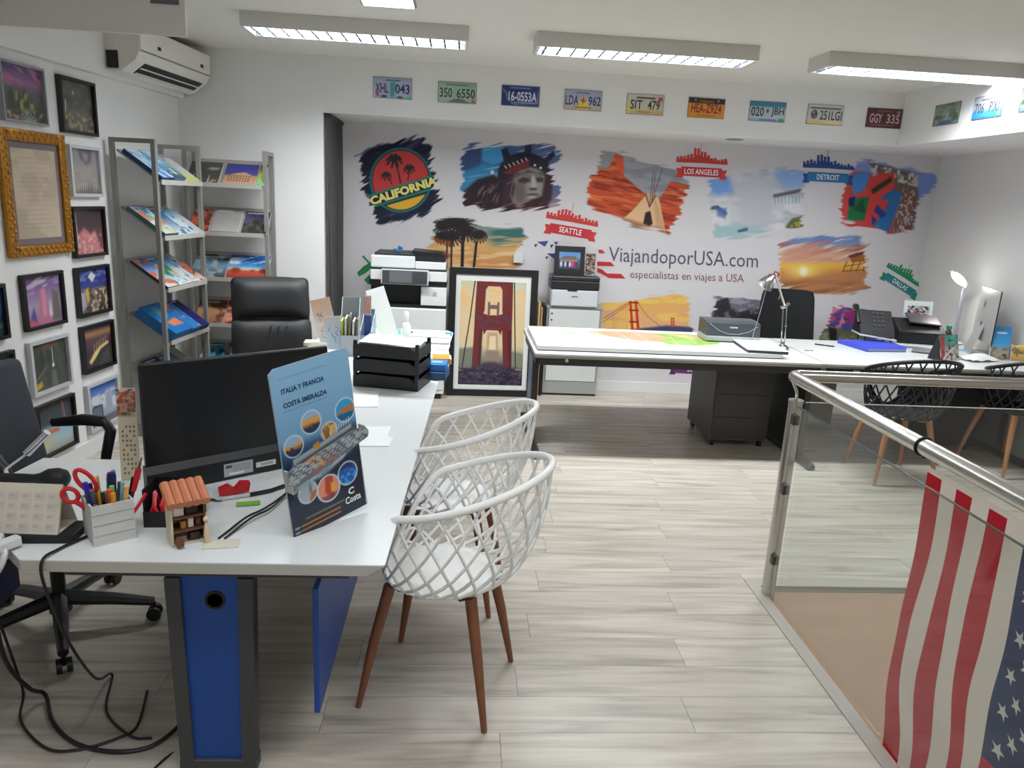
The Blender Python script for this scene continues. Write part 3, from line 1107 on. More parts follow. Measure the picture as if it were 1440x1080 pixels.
# flag-shaped logo, name of the agency
NAVY = mat('ink_flag_blue', (58, 76, 150), 0.6)
z = Zm(500, 330, 4)
lg = vector('logo', [z((1020, 40), (1085, 35), (1065, 68)), z((1075, 105), (1130, 105), (1125, 140)), z((1115, 40), (1140, 40), (1130, 60))], NAVY, mural, 2)
vector('logo', [z((1005, 55), (1025, 52), (1012, 72)), z((1095, 58), (1115, 55), (1100, 76)), z((1068, 125), (1085, 120), (1072, 142))], mat('ink_black', (50, 50, 60), 0.6), mural, 2)
z = Zm(780, 170, 4.5)
vector('logo', [z((275, 815), (300, 815), (320, 838), (280, 838)), z((270, 890), (355, 893), (380, 920), (270, 917)), z((270, 930), (300, 940), (330, 965), (420, 968), (448, 998), (345, 995), (300, 970), (270, 955))], RED2, mural, 2)
wtext('ViajandoporUSA.com', 855.5, 374, 210, 27, mat('ink_slate', (84, 88, 108), 0.6), mural, 2, 0.043)
full = 'especialistas en viajes a USA'
FV = text_polys(full)[0]
f_lo, f_hi = FV.min(0), FV.max(0)
pos = 0
for wd_ in full.split():
    end = full.index(wd_, pos) + len(wd_)
    pos = end
    WV = text_polys(wd_)[0]
    w_lo, w_hi = WV.min(0), WV.max(0)
    kx, ky = 160 / (f_hi[0] - f_lo[0]), 14.5 / (f_hi[1] - f_lo[1])
    xo = (text_polys(full[:end])[0].max(0)[0] - f_lo[0] - (w_hi[0] - w_lo[0])) * kx
    yo = (w_lo[1] - f_lo[1]) * ky
    wtext(wd_, 886 + xo * math.cos(0.04) + yo * math.sin(0.04), 394 + xo * math.sin(0.04) - yo * math.cos(0.04), (w_hi[0] - w_lo[0]) * kx, (w_hi[1] - w_lo[1]) * ky, mat('ink_wine', (142, 92, 100), 0.6), mural, 2, 0.04)
wtext('spr', 1080, 393, 18, 8, RED2, mural, 2, 0.04)

# ------------------------------------------------------------------ number plates on the soffit
PLW, PLH = 0.305, 0.155


def plate(x, zc, txt, label, paint, ink, cut=None, loc=None, rz=0.0, tw=0.86, th=0.47):
    t = thing('license_plate', label, 'license plate', loc or (x, YS - 0.002, zc), rz, 'number plates in a row above the printed wall')
    mb = MB()
    mb.box((0, -0.002, 0), (PLW, 0.004, PLH), bev=0.0015, seg=1)
    mb.build('plate', mat('plate_edge', (120, 118, 114), 0.4, 0.6), t)
    c = Cv(0, 0, 60, 30, 1.0)
    paint(c)
    paint_mesh('face', c, flat(-PLW / 2 + 0.004, PLH / 2 - 0.004, (PLW - 0.008) / 60, (PLH - 0.008) / 30, -0.0046), GLOSSY, t)
    h = PLH * th
    parts = txt if isinstance(txt, list) else [(txt, -PLW * tw / 2, PLW * tw)]
    for s, x0, wd in parts:
        text_mesh('lettering', s, flat_text(x0, -h / 2 - 0.004, -0.0055), mat('plate_ink_%02x%02x%02x' % ink, ink, 0.45), t, 0.02, (wd, h))
    return t


def sm(c, s, x, y, w, h, ink):      # small print as a row of dashes
    for k in range(int(w / 2.0)):
        c.line([(x + k * 2.0, y), (x + k * 2.0 + 1.1, y)], h, ink, 0.7)


def p1(c):
    c.vgrad([(0, (150, 170, 190)), (0.25, (176, 180, 206)), (1, (176, 182, 204))])
    sm(c, 0, 20, 3.5, 22, 2.2, (70, 90, 140))
    c.poly([(27, 6), (35, 6), (33, 29), (26, 29)], (60, 150, 150), 1.5)
    c.poly([(3, 28), (6, 20), (10, 28)], (190, 60, 70), 1)
    c.ell(17, 28, 5, 2, (40, 50, 70), 1)
    c.ell(42, 28.5, 5, 2, (40, 50, 70), 1)
    c.poly([(50, 27), (60, 25), (60, 30), (50, 30)], (80, 170, 140), 1)


def p2(c):
    c.vgrad([(0, (140, 168, 148)), (0.3, (168, 190, 172)), (1, (166, 180, 168))])
    sm(c, 0, 12, 3.5, 36, 2, (70, 120, 90))
    c.poly([(14, 30), (22, 26), (32, 23.5), (42, 26), (50, 30)], (96, 116, 100), 1.5)
    c.poly([(52, 29), (55, 24), (59, 29)], (196, 84, 84), 1)
    c.ell(27, 14, 3, 8, (140, 176, 150), 2, 0.6)


def p3(c):
    c.put(np.ones_like(c.X), (34, 52, 112))
    sm(c, 0, 14, 3, 32, 2, (130, 146, 190))
    c.line([(2, 6), (8, 13), (9, 20), (14, 22), (17, 27), (24, 28)], 0.9, (170, 180, 206))
    c.line([(24, 28), (58, 25), (58, 4)], 0.8, (130, 140, 176))
    sm(c, 0, 20, 25, 36, 1.8, (170, 180, 206))


def p4(c):
    c.vgrad([(0, (160, 164, 190)), (0.6, (178, 178, 196)), (0.85, (190, 178, 160)), (1, (186, 158, 150))])
    c.poly([(20, 30), (24, 16), (30, 10), (37, 17), (40, 30)], (232, 196, 66), 3)
    c.poly([(30, 8), (32, 14), (35, 17), (31, 18), (30, 22), (28, 17), (25, 15), (29, 13)], (170, 80, 50), 0.8)
    sm(c, 0, 18, 4, 22, 1.8, (100, 90, 110))
    sm(c, 0, 18, 26.5, 26, 2, (120, 80, 40))


def p5(c):
    c.vgrad([(0, (196, 194, 190)), (0.75, (206, 198, 170)), (0.85, (206, 170, 96)), (1, (200, 170, 110))])
    c.put(sstep(14, 0, c.X) * sstep(6, 12, c.Y), (214, 204, 110), 0.7)
    sm(c, 0, 16, 5, 30, 3, (80, 74, 76))
    c.poly([(51, 3), (58, 3), (58, 9), (51, 9)], (196, 70, 80), 0.8)
    sm(c, 0, 18, 27, 22, 2, (170, 120, 50))


def p6(c):
    c.put(np.ones_like(c.X), (226, 142, 40))
    c.poly([(0, 0), (60, 0), (60, 8), (0, 8)], (44, 40, 46), 0.7)
    sm(c, 0, 18, 5, 24, 2, (200, 130, 50))
    for x in (11, 49):
        c.ell(x, 3.5, 1.4, 1.2, (190, 190, 190), 0.8)
    sm(c, 0, 14, 27, 32, 1.6, (150, 80, 30))


def p7(c):
    c.vgrad([(0, (64, 132, 164)), (0.22, (64, 132, 164)), (0.3, (190, 200, 206)), (0.85, (190, 200, 206)), (1, (110, 160, 190))])
    c.poly([(50, 25), (58, 25), (58, 30), (50, 30)], (44, 160, 96), 0.8)
    c.ell(30, 14, 2, 3, (70, 80, 120), 1)
    sm(c, 0, 18, 28, 28, 2, (60, 100, 160))


def p8(c):
    c.vgrad([(0, (204, 200, 196)), (0.8, (204, 200, 194)), (0.88, (222, 200, 90)), (1, (216, 180, 90))])
    sm(c, 0, 4, 5, 52, 3, (100, 96, 96))
    c.ell(11, 15, 5.5, 7, (60, 56, 60), 1)
    c.ell(10, 12, 2, 2.4, (150, 146, 146), 1)
    c.ell(12, 18, 1.5, 1.5, (140, 136, 136), 1)


def p9(c):
    c.put(np.ones_like(c.X), (96, 44, 54))
    sm(c, 0, 18, 4, 26, 2, (150, 110, 112))
    c.ell(54, 5, 3, 3, (170, 140, 140), 1)
    sm(c, 0, 8, 26.5, 42, 1.6, (160, 124, 124))


INKP = (50, 46, 96)
plate(-0.58, 2.57, [('XHL', -.135, .105), ('043', .02, .115)], 'lilac plate XHL 043 with a teal stripe', p1, INKP)
plate(-0.072, 2.566, [('350', -.138, .098), ('6550', -.005, .145)], 'pale green plate 350 6550', p2, (44, 76, 60))
plate(0.43, 2.57, [('16-0553A', -.095, .225)], 'dark blue plate 16-0553A with white digits', p3, (206, 210, 222))
plate(0.934, 2.568, [('LDA', -.142, .105), ('962', .042, .1)], 'lilac plate LDA 962 with a yellow middle', p4, (62, 54, 104))
plate(1.439, 2.565, [('SIT', -.122, .1), ('479', .02, .1)], 'cream plate SIT 479 with a red sticker', p5, (66, 58, 48))
plate(1.943, 2.567, [('HEA-Z9Z4', -.125, .25)], 'orange plate with a black top edge', p6, (120, 50, 24))
plate(2.454, 2.569, [('020', -.138, .108), ('JBH', .03, .108)], 'white plate 020 JBH with a blue top band', p7, (52, 52, 62))
plate(2.941, 2.572, [('251LGI', -.045, .185)], 'white plate 251LGI with a dark emblem and yellow foot', p8, (52, 48, 54))
plate(3.445, 2.574, [('GGY', -.125, .108), ('335', .02, .112)], 'maroon plate GGY 335', p9, (206, 176, 176))


def p10(c):
    c.vgrad([(0, (120, 134, 112)), (0.5, (150, 168, 146)), (0.75, (160, 172, 158)), (1, (110, 130, 150))])
    c.blot((90, 108, 90), 8, 6, 0.6, 4)
    c.poly([(10, 30), (20, 25), (44, 24), (48, 30)], (60, 90, 130), 1.5)


def p11(c):
    c.vgrad([(0, (176, 174, 184)), (0.55, (176, 180, 196)), (0.72, (70, 150, 210)), (1, (50, 120, 190))])
    sm(c, 0, 16, 5, 24, 2.4, (90, 90, 100))
    c.ell(54, 25, 3, 2.4, (226, 150, 60), 1)


plate(0, 0, [('GS', -.12, .08), ('RV', .04, .08)], 'faded green plate on the right-hand soffit', p10, (70, 96, 80), None, (XS - 0.002, 5.651, 2.553), -PI / 2)
plate(0, 0, [('706', -.13, .1), ('PXI', .02, .1)], 'white and sky blue plate on the right-hand soffit', p11, (62, 66, 80), None, (XS - 0.002, 5.201, 2.555), -PI / 2)
plate(0, 0, [('43', -.1, .08), ('KT', .03, .08)], 'plate cut by the right edge of the photo', p10, (60, 60, 60), None, (XS - 0.002, 4.745, 2.56), -PI / 2)

# ------------------------------------------------------------------ framed pictures on the left wall
BLACKF = mat('frame_black', (26, 25, 28), 0.4)
WHITEF = mat('frame_white', (196, 198, 202), 0.45)


def framed(s0, s1, z0, z1, label, paint, fm=BLACKF, fw=0.019, dp=0.03, mat_w=0.0, name='framed_picture'):
    W, H = s1 - s0, z1 - z0
    c = lw((s0 + s1) / 2, 0.001, (z0 + z1) / 2)
    t = thing(name, label, 'picture', c, LRZ, 'framed travel pictures on the wall')
    mb = MB()
    mb.b2((-W / 2, -dp, -H / 2), (-W / 2 + fw, 0, H / 2)).b2((W / 2 - fw, -dp, -H / 2), (W / 2, 0, H / 2))
    mb.b2((-W / 2 + fw, -dp, -H / 2), (W / 2 - fw, 0, -H / 2 + fw)).b2((-W / 2 + fw, -dp, H / 2 - fw), (W / 2 - fw, 0, H / 2))
    mb.b2((-W / 2 + fw, -0.008, -H / 2 + fw), (W / 2 - fw, 0, H / 2 - fw))
    mb.build('frame', fm, t)
    w, h = W - 2 * fw, H - 2 * fw
    cv = Cv(0, 0, 60, 60 * h / w, 1.0)
    cv.h = 60 * h / w
    paint(cv)
    paint_mesh('picture', cv, flat(-w / 2, h / 2, w / 60, w / 60, -0.0095), GLOSSY, t)
    return t


def f_cactus(c):
    c.vgrad([(0, (70, 66, 112)), (0.3, (150, 106, 140)), (0.45, (96, 92, 96)), (1, (84, 92, 92))])
    c.blot((176, 110, 150), 14, 4, 0.5, 3, mask=sstep(26, 12, c.Y), ang=0.4)
    for x, y0, wd in ((14, 20, 6), (24, 24, 5), (34, 18, 7), (44, 26, 6), (52, 30, 5)):
        c.poly([(x - wd, 46), (x - wd * 0.6, y0 + 8), (x, y0), (x + wd * 0.6, y0 + 8), (x + wd, 46)], (62, 76, 62), 1.5)
    c.blot((150, 150, 80), 7, 9, 0.55, 6, mask=c.inside([(20, 24), (46, 24), (46, 42), (20, 42)], 2))
    c.blot((176, 150, 120), 5, 4, 0.6, 9, mask=sstep(36, 44, c.Y))
    for k in range(9):
        c.line([(36, 52), (36 + 12 * math.cos(-PI * k / 8), 52 - 10 * abs(math.sin(PI * k / 8)))], 1.2, (160, 176, 170))


def f_night(c):
    c.vgrad([(0, (90, 88, 84)), (0.5, (104, 98, 90)), (1, (92, 86, 74))])
    c.blot((80, 78, 74), 14, 10, 0.5, 2)
    c.blot((150, 138, 104), 5, 4, 0.56, 5, mask=sstep(28, 40, c.Y))
    c.poly([(22, 14), (26, 14), (24, 9)], (196, 190, 180), 1)
    c.line([(8, 34), (9, 22)], 2, (176, 176, 168))


def f_canyon(c):
    c.vgrad([(0, (146, 144, 150)), (0.4, (156, 152, 152)), (1, (150, 146, 140))])
    c.poly([(18, 0), (50, 0), (46, 16), (36, 20), (24, 14)], (120, 108, 122), 3)
    c.poly([(28, 4), (42, 6), (38, 16), (30, 14)], (150, 140, 156), 2)
    c.blot((172, 160, 146), 14, 8, 0.5, 4, mask=sstep(20, 28, c.Y))
    for k in range(12):
        x = 10 + k * 4.3
        c.poly([(x - 2, c.h), (x, c.h - 8 - (k * 37 % 9)), (x + 2, c.h)], (96, 94, 98), 1)


def f_pink(c):
    c.vgrad([(0, (66, 60, 62)), (0.4, (90, 72, 74)), (1, (150, 92, 94))])
    c.poly([(6, c.h), (10, 30), (22, 22), (34, 30), (44, 26), (56, c.h)], (196, 122, 120), 3)
    c.blot((220, 160, 152), 5, 3, 0.6, 3, mask=sstep(26, 34, c.Y))
    c.line([(6, 4), (8, 44)], 2.4, (180, 160, 156))


def f_carpet(c):
    c.vgrad([(0, (58, 66, 140)), (0.4, (56, 62, 136)), (0.5, (120, 108, 96)), (1, (120, 104, 86))])
    c.blot((96, 120, 180), 12, 4, 0.55, 3, mask=sstep(20, 12, c.Y))
    c.poly([(22, 9), (30, 3), (38, 9), (30, 16)], (212, 216, 206), 1)
    c.blot((70, 56, 48), 6, 7, 0.52, 6, mask=sstep(20, 26, c.Y))
    c.blot((206, 186, 164), 4, 5, 0.62, 9, mask=sstep(22, 28, c.Y))
    c.poly([(14, 24), (21, 22), (22, 38), (17, 40)], (196, 178, 58), 1)
    c.poly([(4, 26), (14, 28), (16, 44), (6, 50)], (170, 164, 180), 2)


def f_trail(c):
    c.vgrad([(0, (86, 64, 98)), (0.18, (176, 130, 84)), (0.3, (96, 66, 74)), (0.6, (60, 46, 54)), (1, (52, 46, 46))])
    c.poly([(10, 42), (22, 32), (34, 26), (52, 22), (54, 25), (36, 30), (26, 38), (14, 46)], (236, 206, 140), 1.5)
    for k in range(6):
        c.line([(22 + k * 5, 32 - k * 1.8), (23 + k * 5, 22 - k * 1.2)], 1.4, (206, 170, 90), 0.8)
    c.poly([(30, c.h), (40, 36), (60, 28), (60, c.h)], (70, 66, 64), 3)


def f_city(c):
    c.vgrad([(0, (40, 94, 186)), (0.3, (120, 150, 200)), (0.5, (176, 184, 204)), (1, (150, 156, 170))])
    c.blot((214, 216, 226), 14, 10, 0.45, 2, mask=sstep(8, 16, c.Y) * sstep(40, 34, c.Y))
    c.poly([(6, c.h), (6, 30), (12, 26), (30, 28), (30, c.h)], (74, 80, 90), 1)
    for k in range(7):
        c.line([(8 + k * 3, 30), (8 + k * 3, 44)], 0.8, (170, 176, 190))
    c.poly([(36, 44), (38, 16), (50, 12), (52, 44)], (170, 174, 190), 2)
    c.put(sstep(42, 46, c.Y), (96, 102, 110), 0.8)


def f_butte(c):
    c.vgrad([(0, (110, 88, 140)), (0.3, (146, 116, 160)), (0.6, (176, 160, 186)), (1, (150, 120, 150))])
    c.blot((196, 178, 200), 24, 4, 0.55, 3, mask=sstep(22, 12, c.Y), ang=-0.2)
    c.poly([(18, 52), (22, 40), (25, 14), (34, 13), (38, 38), (44, 52)], (196, 124, 150), 1.5)
    c.poly([(28, 44), (29, 15), (34, 15), (35, 44)], (210, 150, 172), 2)
    c.poly([(44, 50), (46, 16), (56, 20), (58, 50)], (120, 110, 108), 2)
    c.poly([(6, 48), (14, 32), (18, 50)], (92, 88, 150), 2)
    c.poly([(0, c.h), (2, 44), (14, 47), (24, c.h)], (206, 108, 120), 2)
    c.poly([(38, 40), (42, 28), (44, 44), (40, 46)], (220, 210, 222), 2)


def f_tower(c):
    c.vgrad([(0, (84, 86, 76)), (0.5, (82, 86, 80)), (1, (76, 80, 72))])
    c.blot((70, 74, 70), 8, 22, 0.5, 3)
    c.line([(36, 8), (36, 30)], 1.2, (206, 206, 196))
    c.ell(36, 28, 2.2, 2, (226, 226, 216), 1)
    c.poly([(31, c.h), (32, 33), (40, 33), (42, c.h)], (104, 108, 104), 2)
    c.ell(32, 4, 12, 3.5, (150, 100, 80), 3, 0.7)
    c.line([(4, 42), (24, 28)], 2, (120, 124, 118), 0.7)
    c.poly([(2, 46), (14, 42), (16, 48), (4, c.h)], (196, 160, 60), 1.5)


def f_paper(c):
    c.vgrad([(0, (66, 78, 78)), (0.4, (74, 82, 90)), (0.52, (150, 186, 200)), (0.8, (170, 196, 204)), (1, (176, 170, 150))])
    c.line([(44, 2), (47, 22)], 4, (176, 96, 110), 0.8, 2)
    c.poly([(8, 27), (34, 30), (36, 34), (8, 33)], (206, 110, 70), 1.5)
    c.poly([(0, 36), (30, 38), (10, c.h), (0, c.h)], (196, 186, 160), 3)


def f_rock(c):
    c.vgrad([(0, (62, 70, 70)), (0.3, (62, 70, 70)), (0.4, (206, 156, 82)), (1, (176, 140, 84))])
    c.poly([(0, 20), (20, 16), (44, 18), (58, 24), (58, 36), (0, 36)], (222, 168, 88), 2)
    c.blot((120, 96, 60), 9, 5, 0.55, 4, mask=sstep(34, 38, c.Y))
    c.ell(50, 27, 2, 3, (170, 110, 60), 1)


def f_lake(c):
    c.vgrad([(0, (66, 98, 170)), (0.4, (60, 104, 180)), (0.6, (40, 66, 80)), (1, (40, 60, 76))])
    c.blot((80, 110, 70), 8, 5, 0.55, 3, mask=sstep(24, 34, c.Y))


A0, A1, B0, B1, C0, C1 = -1.497, -1.143, -1.988, -1.63, -2.47, -2.112
framed(B0, B1, 2.037, 2.344, 'unframed-looking picture of pale cacti under a violet sky', f_cactus, mat('frame_greige', (150, 150, 156), 0.5), 0.012)
framed(A0, A1, 2.020, 2.340, 'black framed dim grey night picture at the top of its row', f_night)
framed(A0 + 0.035, A1, 1.650, 1.955, 'white framed grey picture of a canyon with pale rocks', f_canyon, WHITEF)
framed(A0 + 0.01, A1, 1.279, 1.591, 'black framed picture of pink rock spires', f_pink)
framed(A0, A1, 0.908, 1.220, 'black framed picture with a pale diamond on blue sky', f_carpet)
framed(A0, A1, 0.542, 0.850, 'black framed picture of golden light trails at night', f_trail)
framed(A0, A1, 0.150, 0.468, 'white framed picture of pale city towers under blue sky', f_city, WHITEF)
framed(B0, B1, 0.905, 1.222, 'black framed picture of a violet and pink rock butte', f_butte)
framed(B0, B1, 0.522, 0.840, 'white framed dark green picture of a spired tower', f_tower, WHITEF)
framed(B0, B1, 0.135, 0.462, 'black framed picture with pale blue and an orange stroke behind the armrest', f_paper)
framed(C0, C1, 0.502, 0.832, 'black framed picture of a yellow rock cut by the photo edge', f_rock)
framed(C0, C1, 0.130, 0.455, 'dark framed picture behind the grey backrest of the near chair', f_night)
framed(C0 - 0.015, C1 - 0.015, 0.900, 1.195, 'black framed blue lake picture mostly outside the photo', f_lake)

# gilded certificate frame: a carved gold moulding around a grey mat and cream sheet
g = thing('certificate_frame', 'large ornate gold frame around a faded cream certificate', 'picture', lw(-1.775, 0.002, 1.66), LRZ)
W, H = 0.555, 0.682
GOLD = mat('gilt', (176, 122, 40), 0.38, 0.55, noise=0.5, nscale=70, bump=0.9)
for nm, lo, hi in (('moulding', (-W / 2, -H / 2), (-W / 2 + .062, H / 2)), ('moulding', (W / 2 - .062, -H / 2), (W / 2, H / 2)), ('moulding', (-W / 2 + .062, -H / 2), (W / 2 - .062, -H / 2 + .062)), ('moulding', (-W / 2 + .062, H / 2 - .062), (W / 2 - .062, H / 2))):
    mb = MB()
    mb.b2((lo[0], -0.03, lo[1]), (hi[0], 0, hi[1]), bev=0.008)
    horiz = hi[0] - lo[0] > 0.2
    L = (hi[0] - lo[0]) if horiz else (hi[1] - lo[1])
    n = int(L / 0.022)
    for k in range(n):
        p = (lo[0] + L * (k + .5) / n, -0.031, (lo[1] + hi[1]) / 2 + 0.013 * (-1) ** k) if horiz else ((lo[0] + hi[0]) / 2 + 0.013 * (-1) ** k, -0.031, lo[1] + L * (k + .5) / n)
        mb.sphere(p, (0.011, 0.007, 0.011), 8)
    mb.build(nm, GOLD, g, True)
MB().b2((-W / 2 + .06, -0.012, -H / 2 + .06), (W / 2 - .06, -0.004, H / 2 - .06)).build('mount', mat('mount_grey', (120, 108, 112), 0.7), g)
cv = Cv(0, 0, 36, 48, 0.8, (196, 180, 158))
cv.blot((180, 164, 142), 12, 9, 0.5, 2)
for k in range(16):
    cv.line([(4, 5 + k * 2.5), (31 - (k * 7 % 5), 5 + k * 2.5)], 0.5, (160, 142, 122), 0.5)
paint_mesh('certificate', cv, flat(-0.185, 0.243, 0.37 / 36, 0.486 / 48, -0.0135), PRINT, g)

# ------------------------------------------------------------------ air conditioner
ac = thing('air_conditioner', 'white wall air conditioner with open louvre near the corner', 'air conditioner', lw(-0.53, 0.05, 2.44), LRZ)
ACM = mat('ac_white', (230, 227, 218), 0.4)
L = 1.02
prof = [(0, 0.0), (-0.06, -0.012), (-0.10, 0.0), (-0.195, 0.07), (-0.222, 0.12), (-0.228, 0.26), (-0.2, 0.285), (0, 0.285)]
mb = MB()
mb.prism([(-L / 2, a, b) for a, b in prof], (L, 0, 0))
mb.build('body', ACM, ac)
MB().box((0, -0.2285, 0.20), (L - 0.01, 0.006, 0.14), rot=(R(2.4), 0, 0), bev=0.002).build('front_panel', mat('ac_panel', (234, 231, 223), 0.3), ac)
MB().box((0, -0.2275, 0.127), (L - 0.02, 0.004, 0.006)).build('seam', mat('ac_seam', (110, 106, 100), 0.5), ac)
AD = mat('ac_dark', (18, 18, 20), 0.5)
MB().box((0.03, -0.1485, 0.034), (L - 0.19, 0.10, 0.006), rot=(R(-36.4), 0, 0)).build('outlet', AD, ac)
for k, (yy, zz) in enumerate(((-0.155, 0.034), (-0.118, 0.006))):
    MB().box((0.03, yy, zz), (L - 0.2, 0.010, 0.004), rot=(R(-36), 0, 0), bev=0.001).build('louvre', ACM, ac)
for xx in (-0.27, 0.36):
    MB().box((xx, -0.2325, 0.175), (0.04, 0.004, 0.022), bev=0.001).build('badge', AD, ac)
MB().box((-L / 2 - 0.002, -0.045, 0.065), (0.012, 0.075, 0.105), bev=0.003).build('pipe_knockout', AD, ac, label='dark broken pipe opening in the side')

# ------------------------------------------------------------------ brochure stands
STEEL = mat('stand_grey', (150, 148, 142), 0.45, 0.25)
SHELF = mat('shelf_grey', (168, 165, 158), 0.5, 0.1)


def stand(label, loc, rz, Wd, D, H=2.03):
    """Local: shelves span X, rear at y=0, front at y=-D."""
    t = thing('brochure_stand', label, 'brochure stand', loc, rz)
    for s in (-1, 1):
        x = s * (Wd / 2 - 0.012)
        for yy in (-0.012, -D + 0.012):
            MB().b2((x - 0.014, yy - 0.014, 0), (x + 0.014, yy + 0.014, H)).build('upright', STEEL, t)
        MB().b2((x - 0.014, -D + 0.026, H - 0.028), (x + 0.014, -0.026, H)).build('crossbar', STEEL, t)
        MB().b2((x - 0.014, -D + 0.026, 0.05), (x + 0.014, -0.026, 0.078)).build('crossbar', STEEL, t)
    for z in (1.775, 1.41, 1.06, 0.695, 0.34):
        sh = bpy.data.objects.new('shelf', None)
        COL.objects.link(sh)
        sh.parent = t
        w2 = Wd / 2 - 0.03
        f = Vector((0, -D - 0.015, z - 0.01))
        b = Vector((0, -0.03, z + 0.185))
        mb = MB()
        mb.prism([(-w2, f.y, f.z), (-w2, b.y, b.z), (-w2, b.y, b.z - 0.012), (-w2, f.y, f.z - 0.012)], (2 * w2, 0, 0))
        mb.build('tray', SHELF, sh)
        MB().b2((-w2, f.y - 0.006, f.z - 0.018), (w2, f.y + 0.002, f.z + 0.014)).build('lip', mat('lip_grey', (186, 183, 175), 0.45), sh)
    return t


SA_LOC = lw(-0.73, 0.04, 0)
SA_W, SA_D = 0.66, 0.30
stand('grey steel brochure stand with sloped shelves along the picture wall', SA_LOC, LRZ, SA_W, SA_D)
SB_LOC = Vector((-1.815, 6.22, 0))
SB_W, SB_D = 0.62, 0.24
stand('grey steel brochure stand with sloped shelves facing the room', SB_LOC, 0, SB_W, SB_D)


def brochure(stand_loc, rz, D, zsh, x, wd, ln, label, paint, group, th=0.012, lift=0.0, tilt=0.0, ec=None):
    """A booklet lying on the sloped shelf: x along the shelf, its foot on the lip."""
    f = Vector((0, -D - 0.012, zsh - 0.008))
    b = Vector((0, -0.03, zsh + 0.187))
    sl = math.atan2(b.z - f.z, b.y - f.y)
    M = Matrix.Rotation(rz, 4, 'Z')
    M.translation = stand_loc
    nrm = Vector((0, -math.sin(sl), math.cos(sl)))
    base = f + nrm * (0.001 + lift) + Vector((x, 0, 0))
    t = thing('brochure', label, 'brochure', group=group)
    # local: X across, Y up the slope, Z out of the sheet
    t.matrix_world = Matrix.Translation(M @ base) @ Matrix.Rotation(rz, 4, 'Z') @ Matrix.Rotation(sl, 4, 'X') @ Matrix.Rotation(tilt, 4, 'Z')
    MB().box((0, ln / 2 + 0.002, th / 2), (wd, ln, th), bev=0.0008, seg=1).build('pages', mat('edge_%d_%d_%d' % ec, ec, 0.6) if ec else mat('paper_edge', (206, 206, 200), 0.7), t)
    c = Cv(0, 0, 40, 40 * ln / wd, 1.6)
    c.h = 40 * ln / wd
    paint(c)
    k = wd / 40
    paint_mesh('cover', c, lambda X, Y: np.stack([X * k - wd / 2, (c.h - Y) * k + 0.002, np.full_like(X, th + 0.0008)], -1), GLOSSY, t)
    return t


def bro(top, mid, low, seed, spots=(), soft=4):
    def fn(c):
        c.vgrad([(0, top), (0.5, mid), (1, low)])
        rs = random.Random(seed)
        for col in spots:
            c.blot(col, rs.uniform(6, 14), rs.uniform(5, 12), rs.uniform(0.52, 0.66), rs.randint(1, 999), 0.06)
        c.line([(4, 4), (rs.uniform(20, 34), 4)], 2.4, (240, 240, 240), 0.8)
    return fn


def b_colos(c):
    c.vgrad([(0, (62, 66, 140)), (0.55, (78, 78, 150)), (0.6, (176, 140, 110)), (1, (190, 160, 130))])
    c.poly([(2, c.h), (3, c.h * .62), (12, c.h * .5), (24, c.h * .42), (33, c.h * .55), (36, c.h)], (206, 162, 126), 1)
    for j in range(3):
        for k in range(8):
            c.ell(6 + k * 3.6, c.h * (.62 + j * .12), 1, 1.6, (110, 70, 54), .8)


def b_island(c):
    c.vgrad([(0, (40, 96, 190)), (0.45, (60, 140, 214)), (0.62, (206, 206, 170)), (0.7, (186, 90, 70)), (1, (160, 60, 50))])
    c.blot((230, 240, 246), 22, 3, 0.62, 5, mask=sstep(c.h * .5, c.h * .3, c.Y), ang=-.3)
    for x, r in ((8, 5), (25, 2.4), (35, 4)):
        c.ell(x, c.h * .68, r, r * .8, (150, 60, 46), 1)


def b_dark(c):
    c.vgrad([(0, (86, 86, 84)), (1, (74, 72, 70))])
    c.ell(30, c.h * .32, 7, 2.6, (170, 170, 166), 1.2)
    for x in (8, 12, 16, 27):
        c.poly([(x - 1.3, c.h), (x, c.h * .62), (x + 1.3, c.h)], (206, 196, 180), .8)
    c.blot((196, 170, 90), 5, 3, .6, 3, mask=sstep(c.h * .8, c.h * .9, c.Y))


def b_planet(c):
    c.vgrad([(0, (30, 120, 190)), (1, (24, 110, 184))])
    c.ell(20, c.h * .3, 8, 9, (90, 160, 190), 2)
    c.blot((90, 150, 120), 6, 5, .56, 3, mask=sstep(1.1, .9, np.hypot((c.X - 20) / 8, (c.Y - c.h * .3) / 9)))
    c.poly([(10, c.h * .62), (32, c.h * .55), (36, c.h * .8), (14, c.h * .78)], (222, 130, 84), 1.5)


GA, GB = 'brochures on the stand along the picture wall', 'brochures on the stand facing the room'


def rowA(z, items):
    for x, wd, ln, label, p, kw in items:
        brochure(SA_LOC, LRZ, SA_D, z, x, wd, ln, label, p, GA, **kw)


def rowB(z, items):
    for x, wd, ln, label, p, kw in items:
        brochure(SB_LOC, 0, SB_D, z, x, wd, ln, label, p, GB, **kw)


